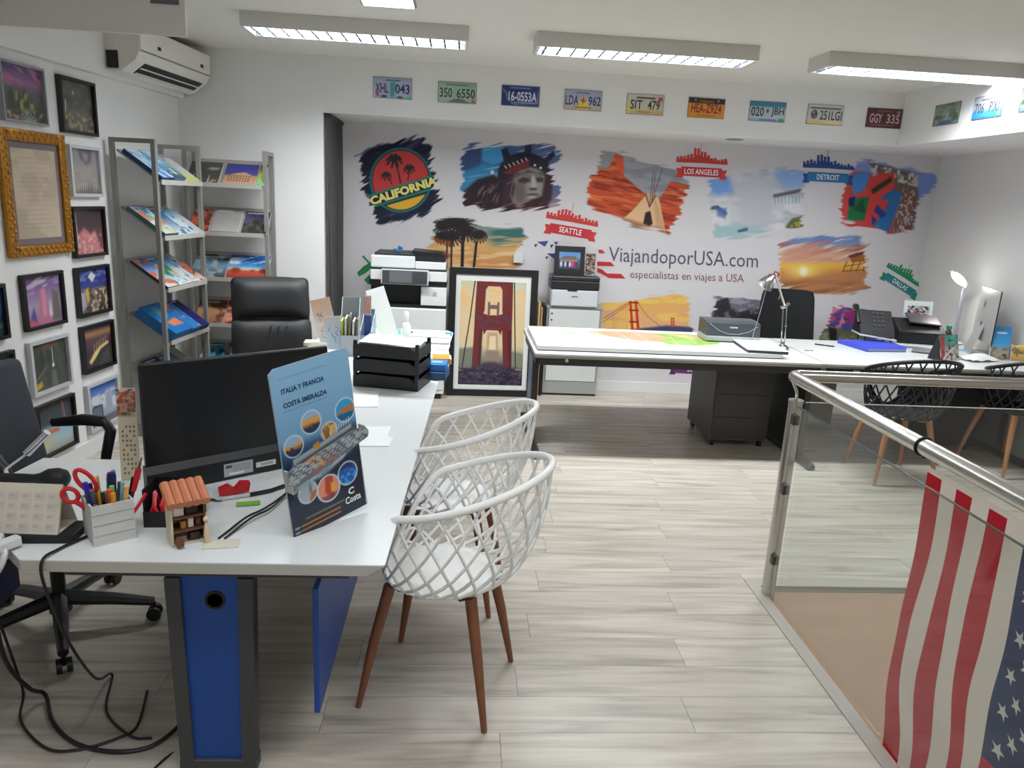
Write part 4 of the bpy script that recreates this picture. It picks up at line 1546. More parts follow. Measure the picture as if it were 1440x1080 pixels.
rowA(1.775, [(-0.215, 0.18, 0.30, 'light blue sky brochure first on the top sloped shelf', bro((100, 170, 226), (120, 190, 236), (70, 120, 190), 3, [(190, 220, 240)]), dict(th=0.03, ec=(40, 60, 110))),
             (-0.05, 0.16, 0.30, 'pale blue mountain brochure on the top sloped shelf', bro((150, 200, 236), (120, 180, 220), (60, 90, 80), 5, [(210, 226, 236)]), dict(th=0.035, ec=(90, 130, 180))),
             (0.10, 0.14, 0.27, 'lilac and yellow brochure on the top sloped shelf', bro((170, 164, 196), (186, 186, 206), (222, 222, 60), 7, [(220, 220, 90)]), {}),
             (0.235, 0.12, 0.27, 'white and yellow brochure at the end of the top sloped shelf', bro((214, 214, 216), (220, 220, 220), (210, 214, 120), 9), {})])
rowA(1.41, [(-0.21, 0.19, 0.30, 'teal beach brochure with an orange patch on the second shelf', bro((40, 110, 196), (110, 190, 190), (220, 206, 170), 13, [(226, 140, 90), (200, 214, 200)]), dict(th=0.03, ec=(60, 110, 120))),
            (-0.02, 0.17, 0.30, 'black topped blue and white brochure on the second shelf', bro((26, 40, 70), (120, 150, 190), (220, 226, 230), 15, [(80, 120, 170)]), dict(th=0.014)),
            (0.14, 0.14, 0.29, 'turquoise and white brochure on the second shelf', bro((70, 150, 180), (220, 228, 232), (200, 214, 222), 17, [(60, 120, 150)]), {}),
            (0.25, 0.10, 0.28, 'narrow pale brochure at the end of the second shelf', bro((150, 170, 190), (206, 210, 214), (206, 200, 196), 19), {})])
rowA(1.06, [(-0.22, 0.17, 0.30, 'cloudy blue travel brochure first on the third shelf', bro((60, 90, 170), (150, 180, 222), (226, 214, 206), 23, [(200, 120, 90)]), dict(th=0.02, ec=(40, 40, 60))),
            (-0.065, 0.16, 0.30, 'bright blue brochure with orange spots on the third shelf', bro((40, 110, 190), (110, 180, 220), (222, 230, 236), 25, [(220, 150, 60), (60, 130, 90)]), dict(th=0.02)),
            (0.09, 0.15, 0.29, 'blue and cream coast brochure on the third shelf', bro((70, 130, 200), (190, 200, 200), (226, 222, 216), 27, [(90, 150, 190)]), dict(th=0.02)),
            (0.235, 0.13, 0.28, 'brown and white brochure with a red sky on the third shelf', bro((150, 190, 210), (196, 90, 60), (224, 220, 216), 29, [(120, 70, 50)]), {})])
rowA(0.695, [(-0.17, 0.26, 0.30, 'thick blue brochure with a globe and orange flash on the fourth shelf', b_planet, dict(th=0.075, ec=(30, 104, 170))),
             (0.045, 0.15, 0.30, 'blue brochure with an orange map on the fourth shelf', bro((30, 110, 180), (40, 120, 196), (50, 140, 210), 33, [(224, 140, 90)]), dict(th=0.06, ec=(30, 104, 170))),
             (0.20, 0.13, 0.30, 'dark navy folder on the fourth shelf', bro((28, 30, 90), (36, 38, 110), (40, 44, 120), 35), dict(th=0.05, ec=(24, 26, 70)))])
rowA(0.34, [(-0.18, 0.2, 0.30, 'dark blue brochure on the lowest shelf behind the screen', bro((24, 40, 66), (30, 60, 100), (60, 110, 170), 37), dict(th=0.03, ec=(24, 30, 50))),
            (0.05, 0.2, 0.30, 'light blue brochure on the lowest shelf behind the screen', bro((60, 110, 170), (110, 160, 210), (150, 180, 210), 39), {})])
rowB(1.775, [(-0.17, 0.24, 0.235, 'charcoal brochure with white church spires on the top shelf', b_dark, {}),
             (0.105, 0.245, 0.225, 'violet brochure with an ancient arena on the top shelf', b_colos, dict(th=0.016)),
             (0.265, 0.055, 0.24, 'narrow yellow and white leaflet at the end of the top shelf', bro((40, 40, 40), (222, 224, 90), (110, 190, 120), 43), {})])
rowB(1.41, [(-0.215, 0.15, 0.24, 'orange brown rock brochure on the second row', bro((150, 96, 72), (186, 92, 62), (190, 84, 58), 45, [(110, 56, 44)]), {}),
            (-0.02, 0.21, 0.25, 'plain grey brochure in the middle of the second row', bro((156, 152, 146), (160, 156, 150), (176, 172, 166), 47), dict(th=0.018)),
            (0.205, 0.19, 0.24, 'indigo brochure with dark green hills on the second row', bro((66, 64, 110), (90, 90, 110), (76, 80, 66), 49, [(60, 64, 50)]), {})])
rowB(1.06, [(-0.16, 0.26, 0.24, 'dark teal brochure with pale mountains on the third row', bro((20, 34, 52), (110, 150, 170), (70, 74, 80), 51, [(150, 160, 160)]), {}),
            (0.135, 0.31, 0.245, 'wide bright blue sea brochure with red rocks on the third row', b_island, dict(th=0.014))])
rowB(0.695, [(-0.17, 0.22, 0.24, 'sandy brown desert brochure on the fourth row', bro((120, 80, 60), (176, 130, 96), (150, 100, 76), 53, [(110, 66, 50)]), {}),
             (0.09, 0.28, 0.24, 'dark red canyon brochure on the fourth row', bro((96, 30, 26), (150, 66, 54), (190, 110, 90), 55, [(110, 40, 36), (206, 140, 116)]), dict(th=0.015))])
rowB(0.34, [(-0.15, 0.2, 0.24, 'dark blue night brochure on the lowest row', bro((20, 40, 70), (26, 60, 96), (30, 70, 110), 57, [(60, 140, 160)]), {}),
            (0.06, 0.19, 0.24, 'green and turquoise island brochure on the lowest row', bro((60, 150, 190), (120, 180, 210), (40, 100, 60), 59, [(220, 226, 226)]), {}),
            (0.235, 0.13, 0.24, 'pale blue leaflet at the end of the lowest row', bro((90, 150, 190), (150, 190, 210), (110, 160, 190), 61), {})])

# ------------------------------------------------------------------ lattice tub chairs
def tub_chair(label, loc, f, shell, wood, group):
    """Local front is -Y. f = world direction the seat faces."""
    t = thing('tub_chair', label, 'chair', loc, math.atan2(f[0], -f[1]), group)
    a, b, yo = 0.272, 0.30, 0.07
    zs = 0.462

    def rimp(ph):
        c = math.cos(ph)
        ap = abs(math.atan2(math.sin(ph), math.cos(ph)))
        S = float(sstep(PI, R(118), np.array(ap)))
        z = 0.715 + 0.19 * max(0.0, (1 + c) / 2) ** 1.25
        z = zs + 0.015 + (z - zs - 0.015) * S
        k = 1 - 0.10 * (1 - S)
        return Vector((a * math.sin(ph) * k, yo + b * c * (k if c < 0 else 1), z))

    def surf(ph, q):
        r = rimp(ph)
        r0 = 0.195
        base = Vector((r0 * math.sin(ph), r0 * math.cos(ph) - 0.005, zs))
        s, h = math.sin(q * PI / 2) ** 0.85, 1 - math.cos(q * PI / 2)
        h = 0.25 * q + 0.75 * h
        return Vector((base.x + (r.x - base.x) * s, base.y + (r.y - base.y) * s, base.z + (r.z - base.z) * h))

    n = 72
    mb = MB()
    mb.tube([rimp(2 * PI * i / n) for i in range(n)], [0.0135 - 0.005 * float(sstep(R(115), R(150), np.array(abs(((2 * PI * i / n + PI) % (2 * PI)) - PI)))) for i in range(n)], 9, closed=True)
    mb.build('rim', shell, t, True, ang=80)
    mb = MB()
    N = 22
    dl = R(50)
    for s in (-1, 1):
        for i in range(N):
            p0 = 2 * PI * (i + 0.25 + 0.25 * s) / N
            mb.tube([surf(p0 + s * dl * (k / 9), k / 9) for k in range(10)], [0.0068 - 0.0014 * k / 9 for k in range(10)], 6)
    o = mb.build('lattice', shell, t, True, ang=80)
    mb = MB()
    mb.lathe([(0.0, -0.006), (0.15, -0.006), (0.196, 0.0), (0.203, 0.006), (0.196, 0.010), (0.14, 0.003), (0.0, 0.001)], (0, -0.005, zs - 0.004), 36)
    mb.build('seat', shell, t, True)
    MB().box((0, 0, zs - 0.018), (0.36, 0.05, 0.02), rot=(0, 0, R(45)), bev=0.003).box((0, 0, zs - 0.0185), (0.36, 0.05, 0.02), rot=(0, 0, R(-45)), bev=0.003).build('cross_frame', wood, t)
    for sx in (-1, 1):
        for sy in (-1, 1):
            MB().tube([(sx * 0.135, sy * 0.145, zs - 0.012), (sx * 0.172, sy * 0.186, 0.25), (sx * 0.208, sy * 0.230, 0.0)], [0.021, 0.0185, 0.0105], 12).build('leg', wood, t, True)
    return t


WSHELL = mat('chair_white', (246, 246, 243), 0.38)
WALNUT = mat('walnut', (128, 78, 50), 0.45, noise=0.25, nscale=14, stretch=(4, 4, 0.6))
BSHELL = mat('chair_black', (24, 25, 28), 0.42)
BEECH = mat('beech', (176, 122, 82), 0.5, noise=0.2, nscale=14, stretch=(4, 4, 0.6))
tub_chair('white lattice tub chair with walnut legs nearest the viewer', (-0.03, 2.42, 0), (-0.96, 0.28), WSHELL, WALNUT, 'white lattice tub chairs at the cluttered desk')
tub_chair('white lattice tub chair behind the nearer one, facing the black letter tray', (-0.02, 3.11, 0), (-0.985, 0.17), WSHELL, WALNUT, 'white lattice tub chairs at the cluttered desk')
tub_chair('black lattice tub chair with beech legs, in front of the photo calendar', (3.08, 4.77, 0), (0.06, 1.0), BSHELL, BEECH, 'black lattice tub chairs at the wide white table')
tub_chair('black lattice tub chair with beech legs, beside the stairs wall', (4.10, 4.98, 0), (-0.1, 1.0), BSHELL, BEECH, 'black lattice tub chairs at the wide white table')

# ------------------------------------------------------------------ the cluttered desk (near half with blue legs, far half)
DESKW = mat('desk_white', (226, 229, 229), 0.32, spec=0.45)
EDGE = mat('desk_edge', (190, 186, 178), 0.45)
DGREY = mat('leg_dark_grey', (66, 68, 68), 0.5)
BLUE = mat('leg_blue', (22, 74, 156), 0.4)
ZT = 0.74


def slab(name, pts, z1, th, m_top, m_edge, parent, under=0.0):
    """Table top from its outline; the edge is undercut by 'under' at the bottom."""
    mb = MB()
    n = len(pts)
    cx, cy = sum(p[0] for p in pts) / n, sum(p[1] for p in pts) / n
    A = [mb.bm.verts.new((x, y, z1)) for x, y in pts]
    B = [mb.bm.verts.new((x, y, z1 - 0.004)) for x, y in pts]
    Cc = [mb.bm.verts.new((x + (-under if x > cx else under) * (1 if abs(x - cx) > 0.3 else 0), y, z1 - th)) for x, y in pts]
    mb.bm.faces.new(A).material_index = 0
    mb.bm.faces.new(list(reversed(Cc))).material_index = 1
    for i in range(n):
        j = (i + 1) % n
        mb.bm.faces.new((A[i], B[i], B[j], A[j])).material_index = 0
        mb.bm.faces.new((B[i], Cc[i], Cc[j], B[j])).material_index = 1
    return mb.build(name, [m_top, m_edge], parent)


def blue_leg(t, x, y, face):
    """Wide panel leg on a floor foot: grey posts around a blue panel with a cable hole."""
    l = bpy.data.objects.new('panel_leg', None)
    COL.objects.link(l)
    l.parent = t
    l.location = (x, y, 0)
    mb = MB()
    for s in (-1, 1):
        mb.prism([(s * 0.125, -0.024, 0.66), (s * 0.082, -0.024, 0.66), (s * 0.072, -0.024, 0.04), (s * 0.112, -0.024, 0.04)], (0, 0.05, 0))
    mb.box((0, 0, 0.685), (0.80, 0.05, 0.04), bev=0.004)
    mb.build('post', DGREY, l)
    MB().box((0, 0.002, 0.0205), (0.232, 0.052, 0.041), bev=0.004).build('foot', DGREY, l)
    # panel with a round hole: ring of quads around the hole
    mb = MB()
    hx, hz, hr = 0.012, 0.585, 0.026
    lo, hi = (-0.083, 0.04), (0.083, 0.665)
    corners = [math.atan2(cz - hz, cx_ - hx) for cx_, cz in ((hi[0], hi[1]), (lo[0], hi[1]), (lo[0], lo[1]), (hi[0], lo[1]))]
    gs = sorted([2 * PI * i / 24 - PI + 0.001 for i in range(24)] + corners)
    n = len(gs)
    rect = []
    for g in gs:
        d = Vector((math.cos(g), math.sin(g)))
        k = min(((hi[0] - hx) / d.x) if d.x > 1e-6 else ((lo[0] - hx) / d.x) if d.x < -1e-6 else 1e9, ((hi[1] - hz) / d.y) if d.y > 1e-6 else ((lo[1] - hz) / d.y) if d.y < -1e-6 else 1e9)
        rect.append((hx + d.x * k, hz + d.y * k))
    for yy in (-0.012, 0.012):
        H = [mb.bm.verts.new((hx + hr * math.cos(g), yy, hz + hr * math.sin(g))) for g in gs]
        Q = [mb.bm.verts.new((p[0], yy, p[1])) for p in rect]
        for i in range(n):
            mb.bm.faces.new((H[i], H[(i + 1) % n], Q[(i + 1) % n], Q[i]))
        if yy < 0:
            H0 = H
        else:
            for i in range(n):
                mb.bm.faces.new((H0[i], H0[(i + 1) % n], H[(i + 1) % n], H[i]))
    mb.build('blue_panel', BLUE, l, label='deep blue leg panel with a round cable hole')
    mb = MB()
    mb.lathe([(hr + 0.004, -0.015), (hr + 0.004, -0.011), (hr - 0.002, 0.013), (hr - 0.004, 0.013), (hr - 0.004, -0.015)], (hx, 0, hz), 24, ax=(0, 1, 0))
    mb.build('grommet', mat('black_plastic', (20, 20, 22), 0.4), l, True)


d1 = thing('office_desk', 'white desk with deep blue panel legs nearest the viewer', 'desk', (0, 0, 0))
slab('desktop', [(-1.176, 1.927), (-0.192, 1.925), (-0.186, 1.93), (-0.117, 3.752), (-1.09, 3.752), (-1.13, 2.72), (-1.53, 2.72), (-1.56, 2.45), (-1.96, 2.45), (-1.96, 2.0), (-1.25, 2.0)], ZT, 0.035, DESKW, EDGE, d1, 0.045)
blue_leg(d1, -0.695, 2.005, 1)
blue_leg(d1, -0.60, 3.64, 1)
MB().box((-0.40, 2.82, 0.395), (0.018, 1.60, 0.43), bev=0.003).build('modesty_panel', BLUE, d1)
MB().box((-1.94, 2.225, 0.352), (0.025, 0.43, 0.704)).build('side_panel', EDGE, d1)
d2 = thing('office_desk', 'white far desk covered with trays, leaflets and boxes', 'desk', (0, 0, 0))
slab('desktop', [(-0.117, 3.757), (-0.04, 5.70), (-0.08, 5.78), (-0.80, 5.78), (-0.90, 5.70), (-0.99, 5.4), (-1.0, 5.1), (-1.05, 3.757)], ZT, 0.035, DESKW, EDGE, d2, 0.02)
blue_leg(d2, -0.58, 5.55, 1)

# ------------------------------------------------------------------ things on the near desk
BLK = mat('black_plastic', (20, 20, 22), 0.4)
BLKM = mat('black_matt', (16, 17, 20), 0.55)


def rz_of(p, q):
    return math.atan2(q[1] - p[1], q[0] - p[0])


# all-in-one computer seen from behind
PL_, PR_ = Vector((-1.02, 2.39)), Vector((-0.492, 2.80))
az = rz_of(PL_, PR_)
pc = thing('desktop_computer', 'black desktop screen seen from behind, with white product labels', 'computer', ((PL_.x + PR_.x) / 2, (PL_.y + PR_.y) / 2, ZT), az)
Wm = (PR_ - PL_).length
MB().box((0, 0.012, 0.262), (Wm, 0.022, 0.375), bev=0.006).build('screen_back', mat('pc_black', (13, 14, 17), 0.34), pc)
mb = MB()
mb.prism([(-Wm / 2 - 0.005, 0.023, 0.006), (-Wm / 2 - 0.005, -0.016, 0.006), (-Wm / 2 - 0.005, -0.016, 0.074), (-Wm / 2 - 0.005, 0.0, 0.098), (-Wm / 2 - 0.005, 0.023, 0.098)], (Wm + 0.01, 0, 0))
mb.build('rear_hump', mat('pc_grey_black', (20, 22, 26), 0.42), pc)
c = Cv(0, 0, 44, 20, 1, (176, 178, 184))
c.poly([(3, 3), (12, 3), (12, 7), (3, 7)], (60, 62, 70), 1)
for k in range(5):
    c.line([(14, 4 + k * 2.2), (41, 4 + k * 2.2)], 0.8, (110, 112, 120), 0.8)
c.poly([(8, 15), (30, 15), (30, 18), (8, 18)], (236, 238, 238), 0.7)
paint_mesh('product_label', c, flat(-0.085, 0.062, 0.105 / 44, 0.048 / 20, -0.0168), PRINT, pc, label='silver product label')
c = Cv(0, 0, 36, 10, 1, (214, 214, 206))
for k in range(11):
    c.line([(10 + k * 2, 3), (10 + k * 2, 7)], 0.9, (70, 70, 70), 0.8)
paint_mesh('serial_label', c, flat(0.032, 0.046, 0.075 / 36, 0.02 / 10, -0.0168), PRINT, pc)
mb = MB()
mb.tube([(0.155, -0.012, 0.14), (0.165, -0.035, 0.10), (0.18, -0.05, 0.05), (0.185, -0.055, 0.006)], [0.02, 0.02, 0.021, 0.024], 10, flat=0.5)
mb.build('stand_arm', BLK, pc, True)
mb = MB()
mb.tube([(0.30, -0.14, 0.055), (0.26, -0.15, 0.012), (0.21, -0.155, 0.006), (0.0, -0.205, 0.006), (-0.07, -0.20, 0.006)], [0.007, 0.011, 0.012, 0.012, 0.012], 8, flat=0.5)
mb.tube([(0.21, -0.155, 0.006), (0.185, -0.05, 0.006)], 0.012, 8, flat=0.5)
mb.build('stand_foot', BLK, pc, True)
MB().box((0.172, -0.062, 0.078), (0.012, 0.01, 0.024), bev=0.002).build('cable_clip', BLUE, pc, label='blue clip')

# long cream strip calendar standing against the screen's edge
sc = thing('strip_calendar', 'tall narrow cream wall calendar strip beside the black screen', 'calendar', (-1.13, 2.52, ZT), R(8), rot=(R(-3), 0, R(8)))
MB().box((0, 0, 0.165), (0.062, 0.005, 0.33), bev=0.001).build('board', mat('cream_card', (206, 190, 160), 0.65), sc)
c = Cv(0, 0, 12, 66, 0.6, (208, 194, 166))
c.poly([(1, 2), (11, 2), (11, 20), (1, 20)], (176, 150, 130), 0.6)
c.blot((190, 70, 56), 3, 3, 0.55, 3, mask=sstep(20, 18, c.Y))
c.blot((90, 84, 80), 3, 3, 0.6, 8, mask=sstep(20, 18, c.Y))
for r in range(11):
    for k in range(4):
        if (r * 5 + k * 3) % 4:
            c.ell(2.6 + k * 2.4, 27 + r * 3.4, 0.55, 0.8, (60, 54, 50), 0.4)
paint_mesh('print', c, flat(-0.03, 0.328, 0.06 / 12, 0.326 / 66, -0.003), PRINT, sc)

# black box full of red ribbons behind the toy house
bx = thing('pen_tray', 'black open box with red ribbons spilling out, behind the toy house', 'box', (-0.862, 2.205, ZT), R(3))
mb = MB()
mb.b2((-0.075, -0.06, 0), (0.075, 0.06, 0.006))
for lo, hi in (((-0.075, -0.06, 0.006), (0.075, -0.055, 0.05)), ((-0.075, 0.055, 0.006), (0.075, 0.06, 0.12)), ((-0.075, -0.055, 0.006), (-0.07, 0.055, 0.12)), ((0.07, -0.055, 0.006), (0.075, 0.055, 0.07))):
    mb.b2(lo, hi)
mb.build('box', BLKM, bx)
rd = thing('ribbon_bundle', 'tangle of red ribbons lying in the black open box', 'ribbon', (-0.862, 2.205, ZT + 0.008), R(3))
REDM = mat('red_plastic', (200, 24, 40), 0.35)
random.seed(12)
mb = MB()
for k in range(9):
    x = -0.054 + k * 0.013
    mb.tube([(x, 0.02, 0.004), (x + random.uniform(-.01, .01), -0.01, 0.07 + random.uniform(0, .03)), (x + random.uniform(-.02, .02), -0.04, 0.055), (x + random.uniform(-.02, .02), -0.045, 0.008)], 0.006, 6, flat=0.35)
mb.build('ribbon', REDM, rd, True)

# toy house with pantiled roof
th = thing('toy_house', 'small wooden toy shop house with terracotta pantiled roof', 'ornament', (-0.778, 2.062, ZT), R(33))
WOOD = mat('toy_wood', (104, 66, 44), 0.6, noise=0.35, nscale=40)
CREAM = mat('toy_cream', (214, 200, 176), 0.6)
TERRA = mat('terracotta', (196, 120, 84), 0.6, noise=0.15, nscale=50)
mb = MB()
mb.b2((-0.045, 0.03, 0), (0.045, 0.034, 0.135))
mb.b2((-0.045, -0.03, 0), (0.045, 0.03, 0.006))
mb.build('back_wall', CREAM, th)
for s in (-1, 1):
    MB().b2((s * 0.045 - 0.003, -0.03, 0.0), (s * 0.045 + 0.003, 0.034, 0.14)).build('side_wall', CREAM if s < 0 else WOOD, th)
for z in (0.042, 0.083):
    MB().b2((-0.042, -0.032, z), (0.042, 0.03, z + 0.006)).build('floor_board', WOOD, th)
for k in range(5):
    x = -0.046 + k * 0.023
    mb = MB()
    mb.tube([(x, -0.048, 0.132), (x, 0.036, 0.172)], 0.0135, 8)
    mb.build('roof_tile', TERRA, th, True)
MB().box((0, -0.006, 0.147), (0.108, 0.09, 0.006), rot=(R(25), 0, 0)).build('roof_deck', TERRA, th)
MB().box((-0.03, -0.045, 0.018), (0.02, 0.022, 0.02), bev=0.002).build('bench', WOOD, th)
random.seed(3)
for (x, z, w_, h_, col) in ((-0.024, 0.089, 0.03, 0.036, (236, 232, 222)), (0.012, 0.089, 0.034, 0.03, (30, 26, 26)), (-0.012, 0.048, 0.016, 0.024, (176, 118, 44)), (0.008, 0.048, 0.016, 0.03, (226, 212, 190)), (0.03, 0.048, 0.016, 0.028, (90, 50, 40)), (-0.02, 0.006, 0.03, 0.02, (150, 110, 90)), (0.018, 0.006, 0.028, 0.026, (60, 40, 34))):
    MB().b2((x - w_ / 2, -0.022, z), (x + w_ / 2, -0.004, z + h_), bev=0.003).build('shop_goods', mat('goods_%d%d%d' % col, col, 0.5), th)
fg = thing('toy_figure', 'tiny cream toy figure on the corner of the toy house', 'ornament', (-0.715, 2.045, ZT + 0.0), 0)
MB().lathe([(0.007, 0), (0.009, 0.03), (0.006, 0.055), (0.004, 0.066)], (0, 0, 0), 12).sphere((0, 0, 0.076), 0.009, 10).build('body', mat('figure_cream', (222, 196, 166), 0.5), fg, True)

# pen cup with the things standing in it
pcup = thing('pen_cup', 'square whitewashed wooden pen cup', 'pen cup', (-1.006, 2.083, ZT), R(38))
WASH = mat('whitewash', (206, 204, 200), 0.7, noise=0.12, nscale=12, stretch=(1, 1, 8))
mb = MB()
w2 = 0.056
mb.b2((-w2, -w2, 0), (w2, w2, 0.006))
for s in (-1, 1):
    mb.b2((-w2, s * w2 - s * 0.006, 0.006), (w2, s * w2, 0.122))
    mb.b2((s * w2 - s * 0.006, -w2 + 0.006, 0.006), (s * w2, w2 - 0.006, 0.122))
mb.build('cup', WASH, pcup)
mb = MB()
for k, zz in enumerate((0.03, 0.062, 0.094)):
    mb.box((0, -w2 - 0.0003, zz), (0.108, 0.001, 0.0016))
mb.build('board_joint', mat('joint_grey', (150, 146, 142), 0.8), pcup)


def pen(name, label, cat, dx, dy, lean, length, r, m, cap=None, rz=0.0):
    p = thing(name, label, cat, (-1.006 + dx, 2.083 + dy, ZT + 0.0075), 0, rot=(R(lean[0]), R(lean[1]), 0))
    MB().cyl((0, 0, 0), (0, 0, length * (0.72 if cap else 1)), r, n=10).build('barrel', m, p, True)
    if cap:
        MB().cyl((0, 0, length * 0.72), (0, 0, length), r * 1.12, n=10).build('cap', cap, p, True)
    return p


def pmat(n, c):
    return mat('pen_' + n, c, 0.35)


GP = 'pens and markers in the whitewashed cup'
PENS = [('blue', (34, 50, 190), -.030, -.006, (2, -8), .165, .0075), ('white', (222, 222, 216), -.014, -.018, (6, -4), .15, .006), ('black', (20, 20, 22), .006, -.022, (8, 1), .145, .006),
        ('yellow', (236, 176, 44), -.012, .004, (0, -6), .175, .006), ('dark navy', (30, 30, 84), .004, .006, (-3, 2), .185, .011), ('orange', (240, 110, 40), .010, -.010, (5, 4), .15, .008),
        ('pale blue', (150, 190, 214), .026, .010, (0, 6), .16, .006), ('cream', (232, 190, 110), .036, .002, (3, 9), .155, .007), ('jet black', (14, 14, 16), .030, .024, (-2, 12), .17, .006), ('green', (40, 170, 90), -.002, .020, (-3, -1), .165, .007), ('grey', (120, 122, 126), .016, .022, (-5, 3), .15, .006),
        ('silver', (176, 178, 184), -.022, .018, (-3, -5), .17, .005), ('purple', (110, 50, 150), -.036, .014, (-2, -7), .15, .006), ('light green', (120, 200, 110), .016, -.004, (3, 2), .155, .007), ('amber', (230, 150, 50), .024, -.022, (7, 5), .145, .007), ('sky blue', (90, 170, 226), -.004, .034, (-6, 1), .18, .006), ('charcoal', (50, 52, 56), -.024, -.030, (8, -3), .145, .005), ('pearl', (226, 226, 230), .036, .030, (-5, 8), .16, .006)]
for n_, col, dx, dy, le, L, r in PENS:
    pen('pen', '%s pen standing in the whitewashed cup' % n_, 'pen', dx, dy, le, L, r, pmat(n_.replace(' ', '_'), col), pmat('cap_grey', (90, 92, 96)) if n_ in ('white', 'grey') else None)
tp = thing('marker', 'dark blue marker with a pink top in the cup', 'marker', (-1.012, 2.108, ZT + 0.0075), 0, rot=(R(-4), R(2), 0))
MB().cyl((0, 0, 0), (0, 0, .17), .013, n=14).build('barrel', pmat('navy', (34, 32, 92)), tp, True)
MB().sphere((0, -0.004, .172), (.012, .012, .009), 12).build('cap', pmat('pink', (236, 90, 190)), tp, True)
tp = thing('marker', 'bright red capped marker leaning out of the cup', 'marker', (-0.98, 2.106, ZT + 0.0075), 0, rot=(R(-3), R(16), 0))
MB().cyl((0, 0, 0), (0, 0, .13), .006, n=10).build('barrel', pmat('dark', (60, 40, 40)), tp, True)
MB().cyl((0, 0, .13), (0, 0, .20), .0085, n=12).build('cap', REDM, tp, True)
MB().cyl((0, 0, .20), (0, 0, .235), .004, .002, n=8).build('tip', pmat('brown', (80, 60, 44)), tp, True)

# scissors: blades down in the cup, red loops above
sz = thing('scissors', 'red handled scissors standing open in the pen cup', 'scissors', (-1.032, 2.068, ZT + 0.008), R(20), rot=(R(-6), R(-14), R(20)))
sz.scale = (0.86, 0.86, 0.86)
STL = mat('steel', (176, 178, 182), 0.25, 0.9)
for s in (-1, 1):
    mb = MB()
    mb.prism([(s * 0.002, s * 0.0015, 0), (s * 0.010, s * 0.0015, 0.10), (s * -0.004, s * 0.0015, 0.11)], (0, 0.002, 0))
    mb.build('blade', STL, sz)
for cx, cz, rx, rz_, tl in ((-0.036, 0.162, 0.021, 0.026, 0.5), (0.022, 0.195, 0.020, 0.045, 0.35)):
    mb = MB()
    pts = []
    for i in range(24):
        g = 2 * PI * i / 24
        x, z_ = rx * math.cos(g), rz_ * math.sin(g)
        pts.append((cx + x * math.cos(tl) - z_ * math.sin(tl), 0, cz + x * math.sin(tl) + z_ * math.cos(tl)))
    mb.tube(pts, 0.0075, 8, closed=True)
    mb.tube([(0.0, 0, 0.09), (cx * 0.45, 0, 0.12), (cx * 0.8, 0, cz - rz_ * 0.95)], 0.0085, 8)
    mb.build('handle', REDM, sz, True)
# red clip hanging on the rim of the cup
rc = thing('red_strap', 'short red strap hanging over the corner of the pen cup', 'strap', (-0.93, 2.085, ZT + 0.10), R(0))
MB().tube([(0.026, 0.02, 0.028), (0.012, 0.0, 0.0), (-0.006, -0.012, -0.03), (-0.012, -0.014, -0.05)], 0.0055, 6, flat=0.5).build('strap', REDM, rc, True)

# cream desk calendar (tent) on a black hub, cables
hub = thing('usb_hub', 'black hub box under the cream desk calendar', 'hub', (-1.21, 2.075, ZT), R(3))
MB().box((0, 0, 0.012), (0.25, 0.11, 0.024), bev=0.004).build('body', BLKM, hub)
ct = thing('desk_calendar', 'cream tent-shaped desk calendar lying on a black hub', 'calendar', (-1.245, 2.085, ZT + 0.025), R(-2))
CRM = mat('cream_paper', (212, 202, 184), 0.7)
mb = MB()
mb.prism([(-0.15, -0.05, 0), (-0.15, 0.0, 0.135), (-0.15, 0.004, 0.133), (-0.15, -0.044, 0)], (0.27, 0, 0))
mb.prism([(-0.15, 0.004, 0.133), (-0.15, 0.0, 0.135), (-0.15, 0.052, 0.0), (-0.15, 0.056, 0.0)], (0.27, 0, 0))
mb.b2((-0.15, -0.05, 0), (0.12, 0.056, 0.0025))
mb.build('card', CRM, ct)
c = Cv(0, 0, 54, 28, 0.8, (214, 206, 188))
for r in range(4):
    for k in range(7):
        c.poly([(2 + k * 7.4, 5 + r * 5.6), (8 + k * 7.4, 5 + r * 5.6), (8 + k * 7.4, 9.6 + r * 5.6), (2 + k * 7.4, 9.6 + r * 5.6)], (200, 192, 180) if (r + k) % 2 else (206, 198, 184), 0.6)
        c.line([(3 + k * 7.4, 7 + r * 5.6), (5 + k * 7.4, 7 + r * 5.6)], 0.9, (150, 146, 150), 0.6)
paint_mesh('print', c, lambda X, Y: np.stack([-0.15 + X * 0.005, -0.0006 - 0.05 * (Y / 28) - 0.0009, 0.135 * (1 - Y / 28) + 0.0004], -1), PRINT, ct)

mic = thing('lint_roller', 'black handheld tool with a round head lying behind the cream calendar', 'tool', (-1.40, 2.42, ZT), R(3))
MB().lathe([(0.008, -0.12), (0.019, -0.115), (0.017, -0.04), (0.015, 0.0), (0.02, 0.02), (0.034, 0.045), (0.037, 0.075), (0.03, 0.10), (0.012, 0.112)], (0, 0, 0.038), 18, ax=(1, 0, 0.0)).build('body', BLKM, mic, True)
wand = thing('chrome_wand', 'white rod with a chrome cylinder leaning by the armrest', 'tool', (-1.535, 2.5, ZT + 0.003), 0)
MB().cyl((0, 0, 0.035), (0.09, 0, 0.105), 0.004, n=8).build('rod', mat('rod_white', (226, 228, 230), 0.4), wand, True)
MB().cyl((0.075, 0, 0.095), (0.15, 0, 0.172), 0.014, 0.012, n=14).build('cylinder', mat('chrome', (200, 202, 206), 0.12, 1.0), wand, True, label='chrome cylinder')
MB().lathe([(0.028, 0), (0.028, 0.006), (0.008, 0.01), (0.006, 0.036)], (0, 0, -0.003), 18).build('foot', mat('rod_white'), wand, True)

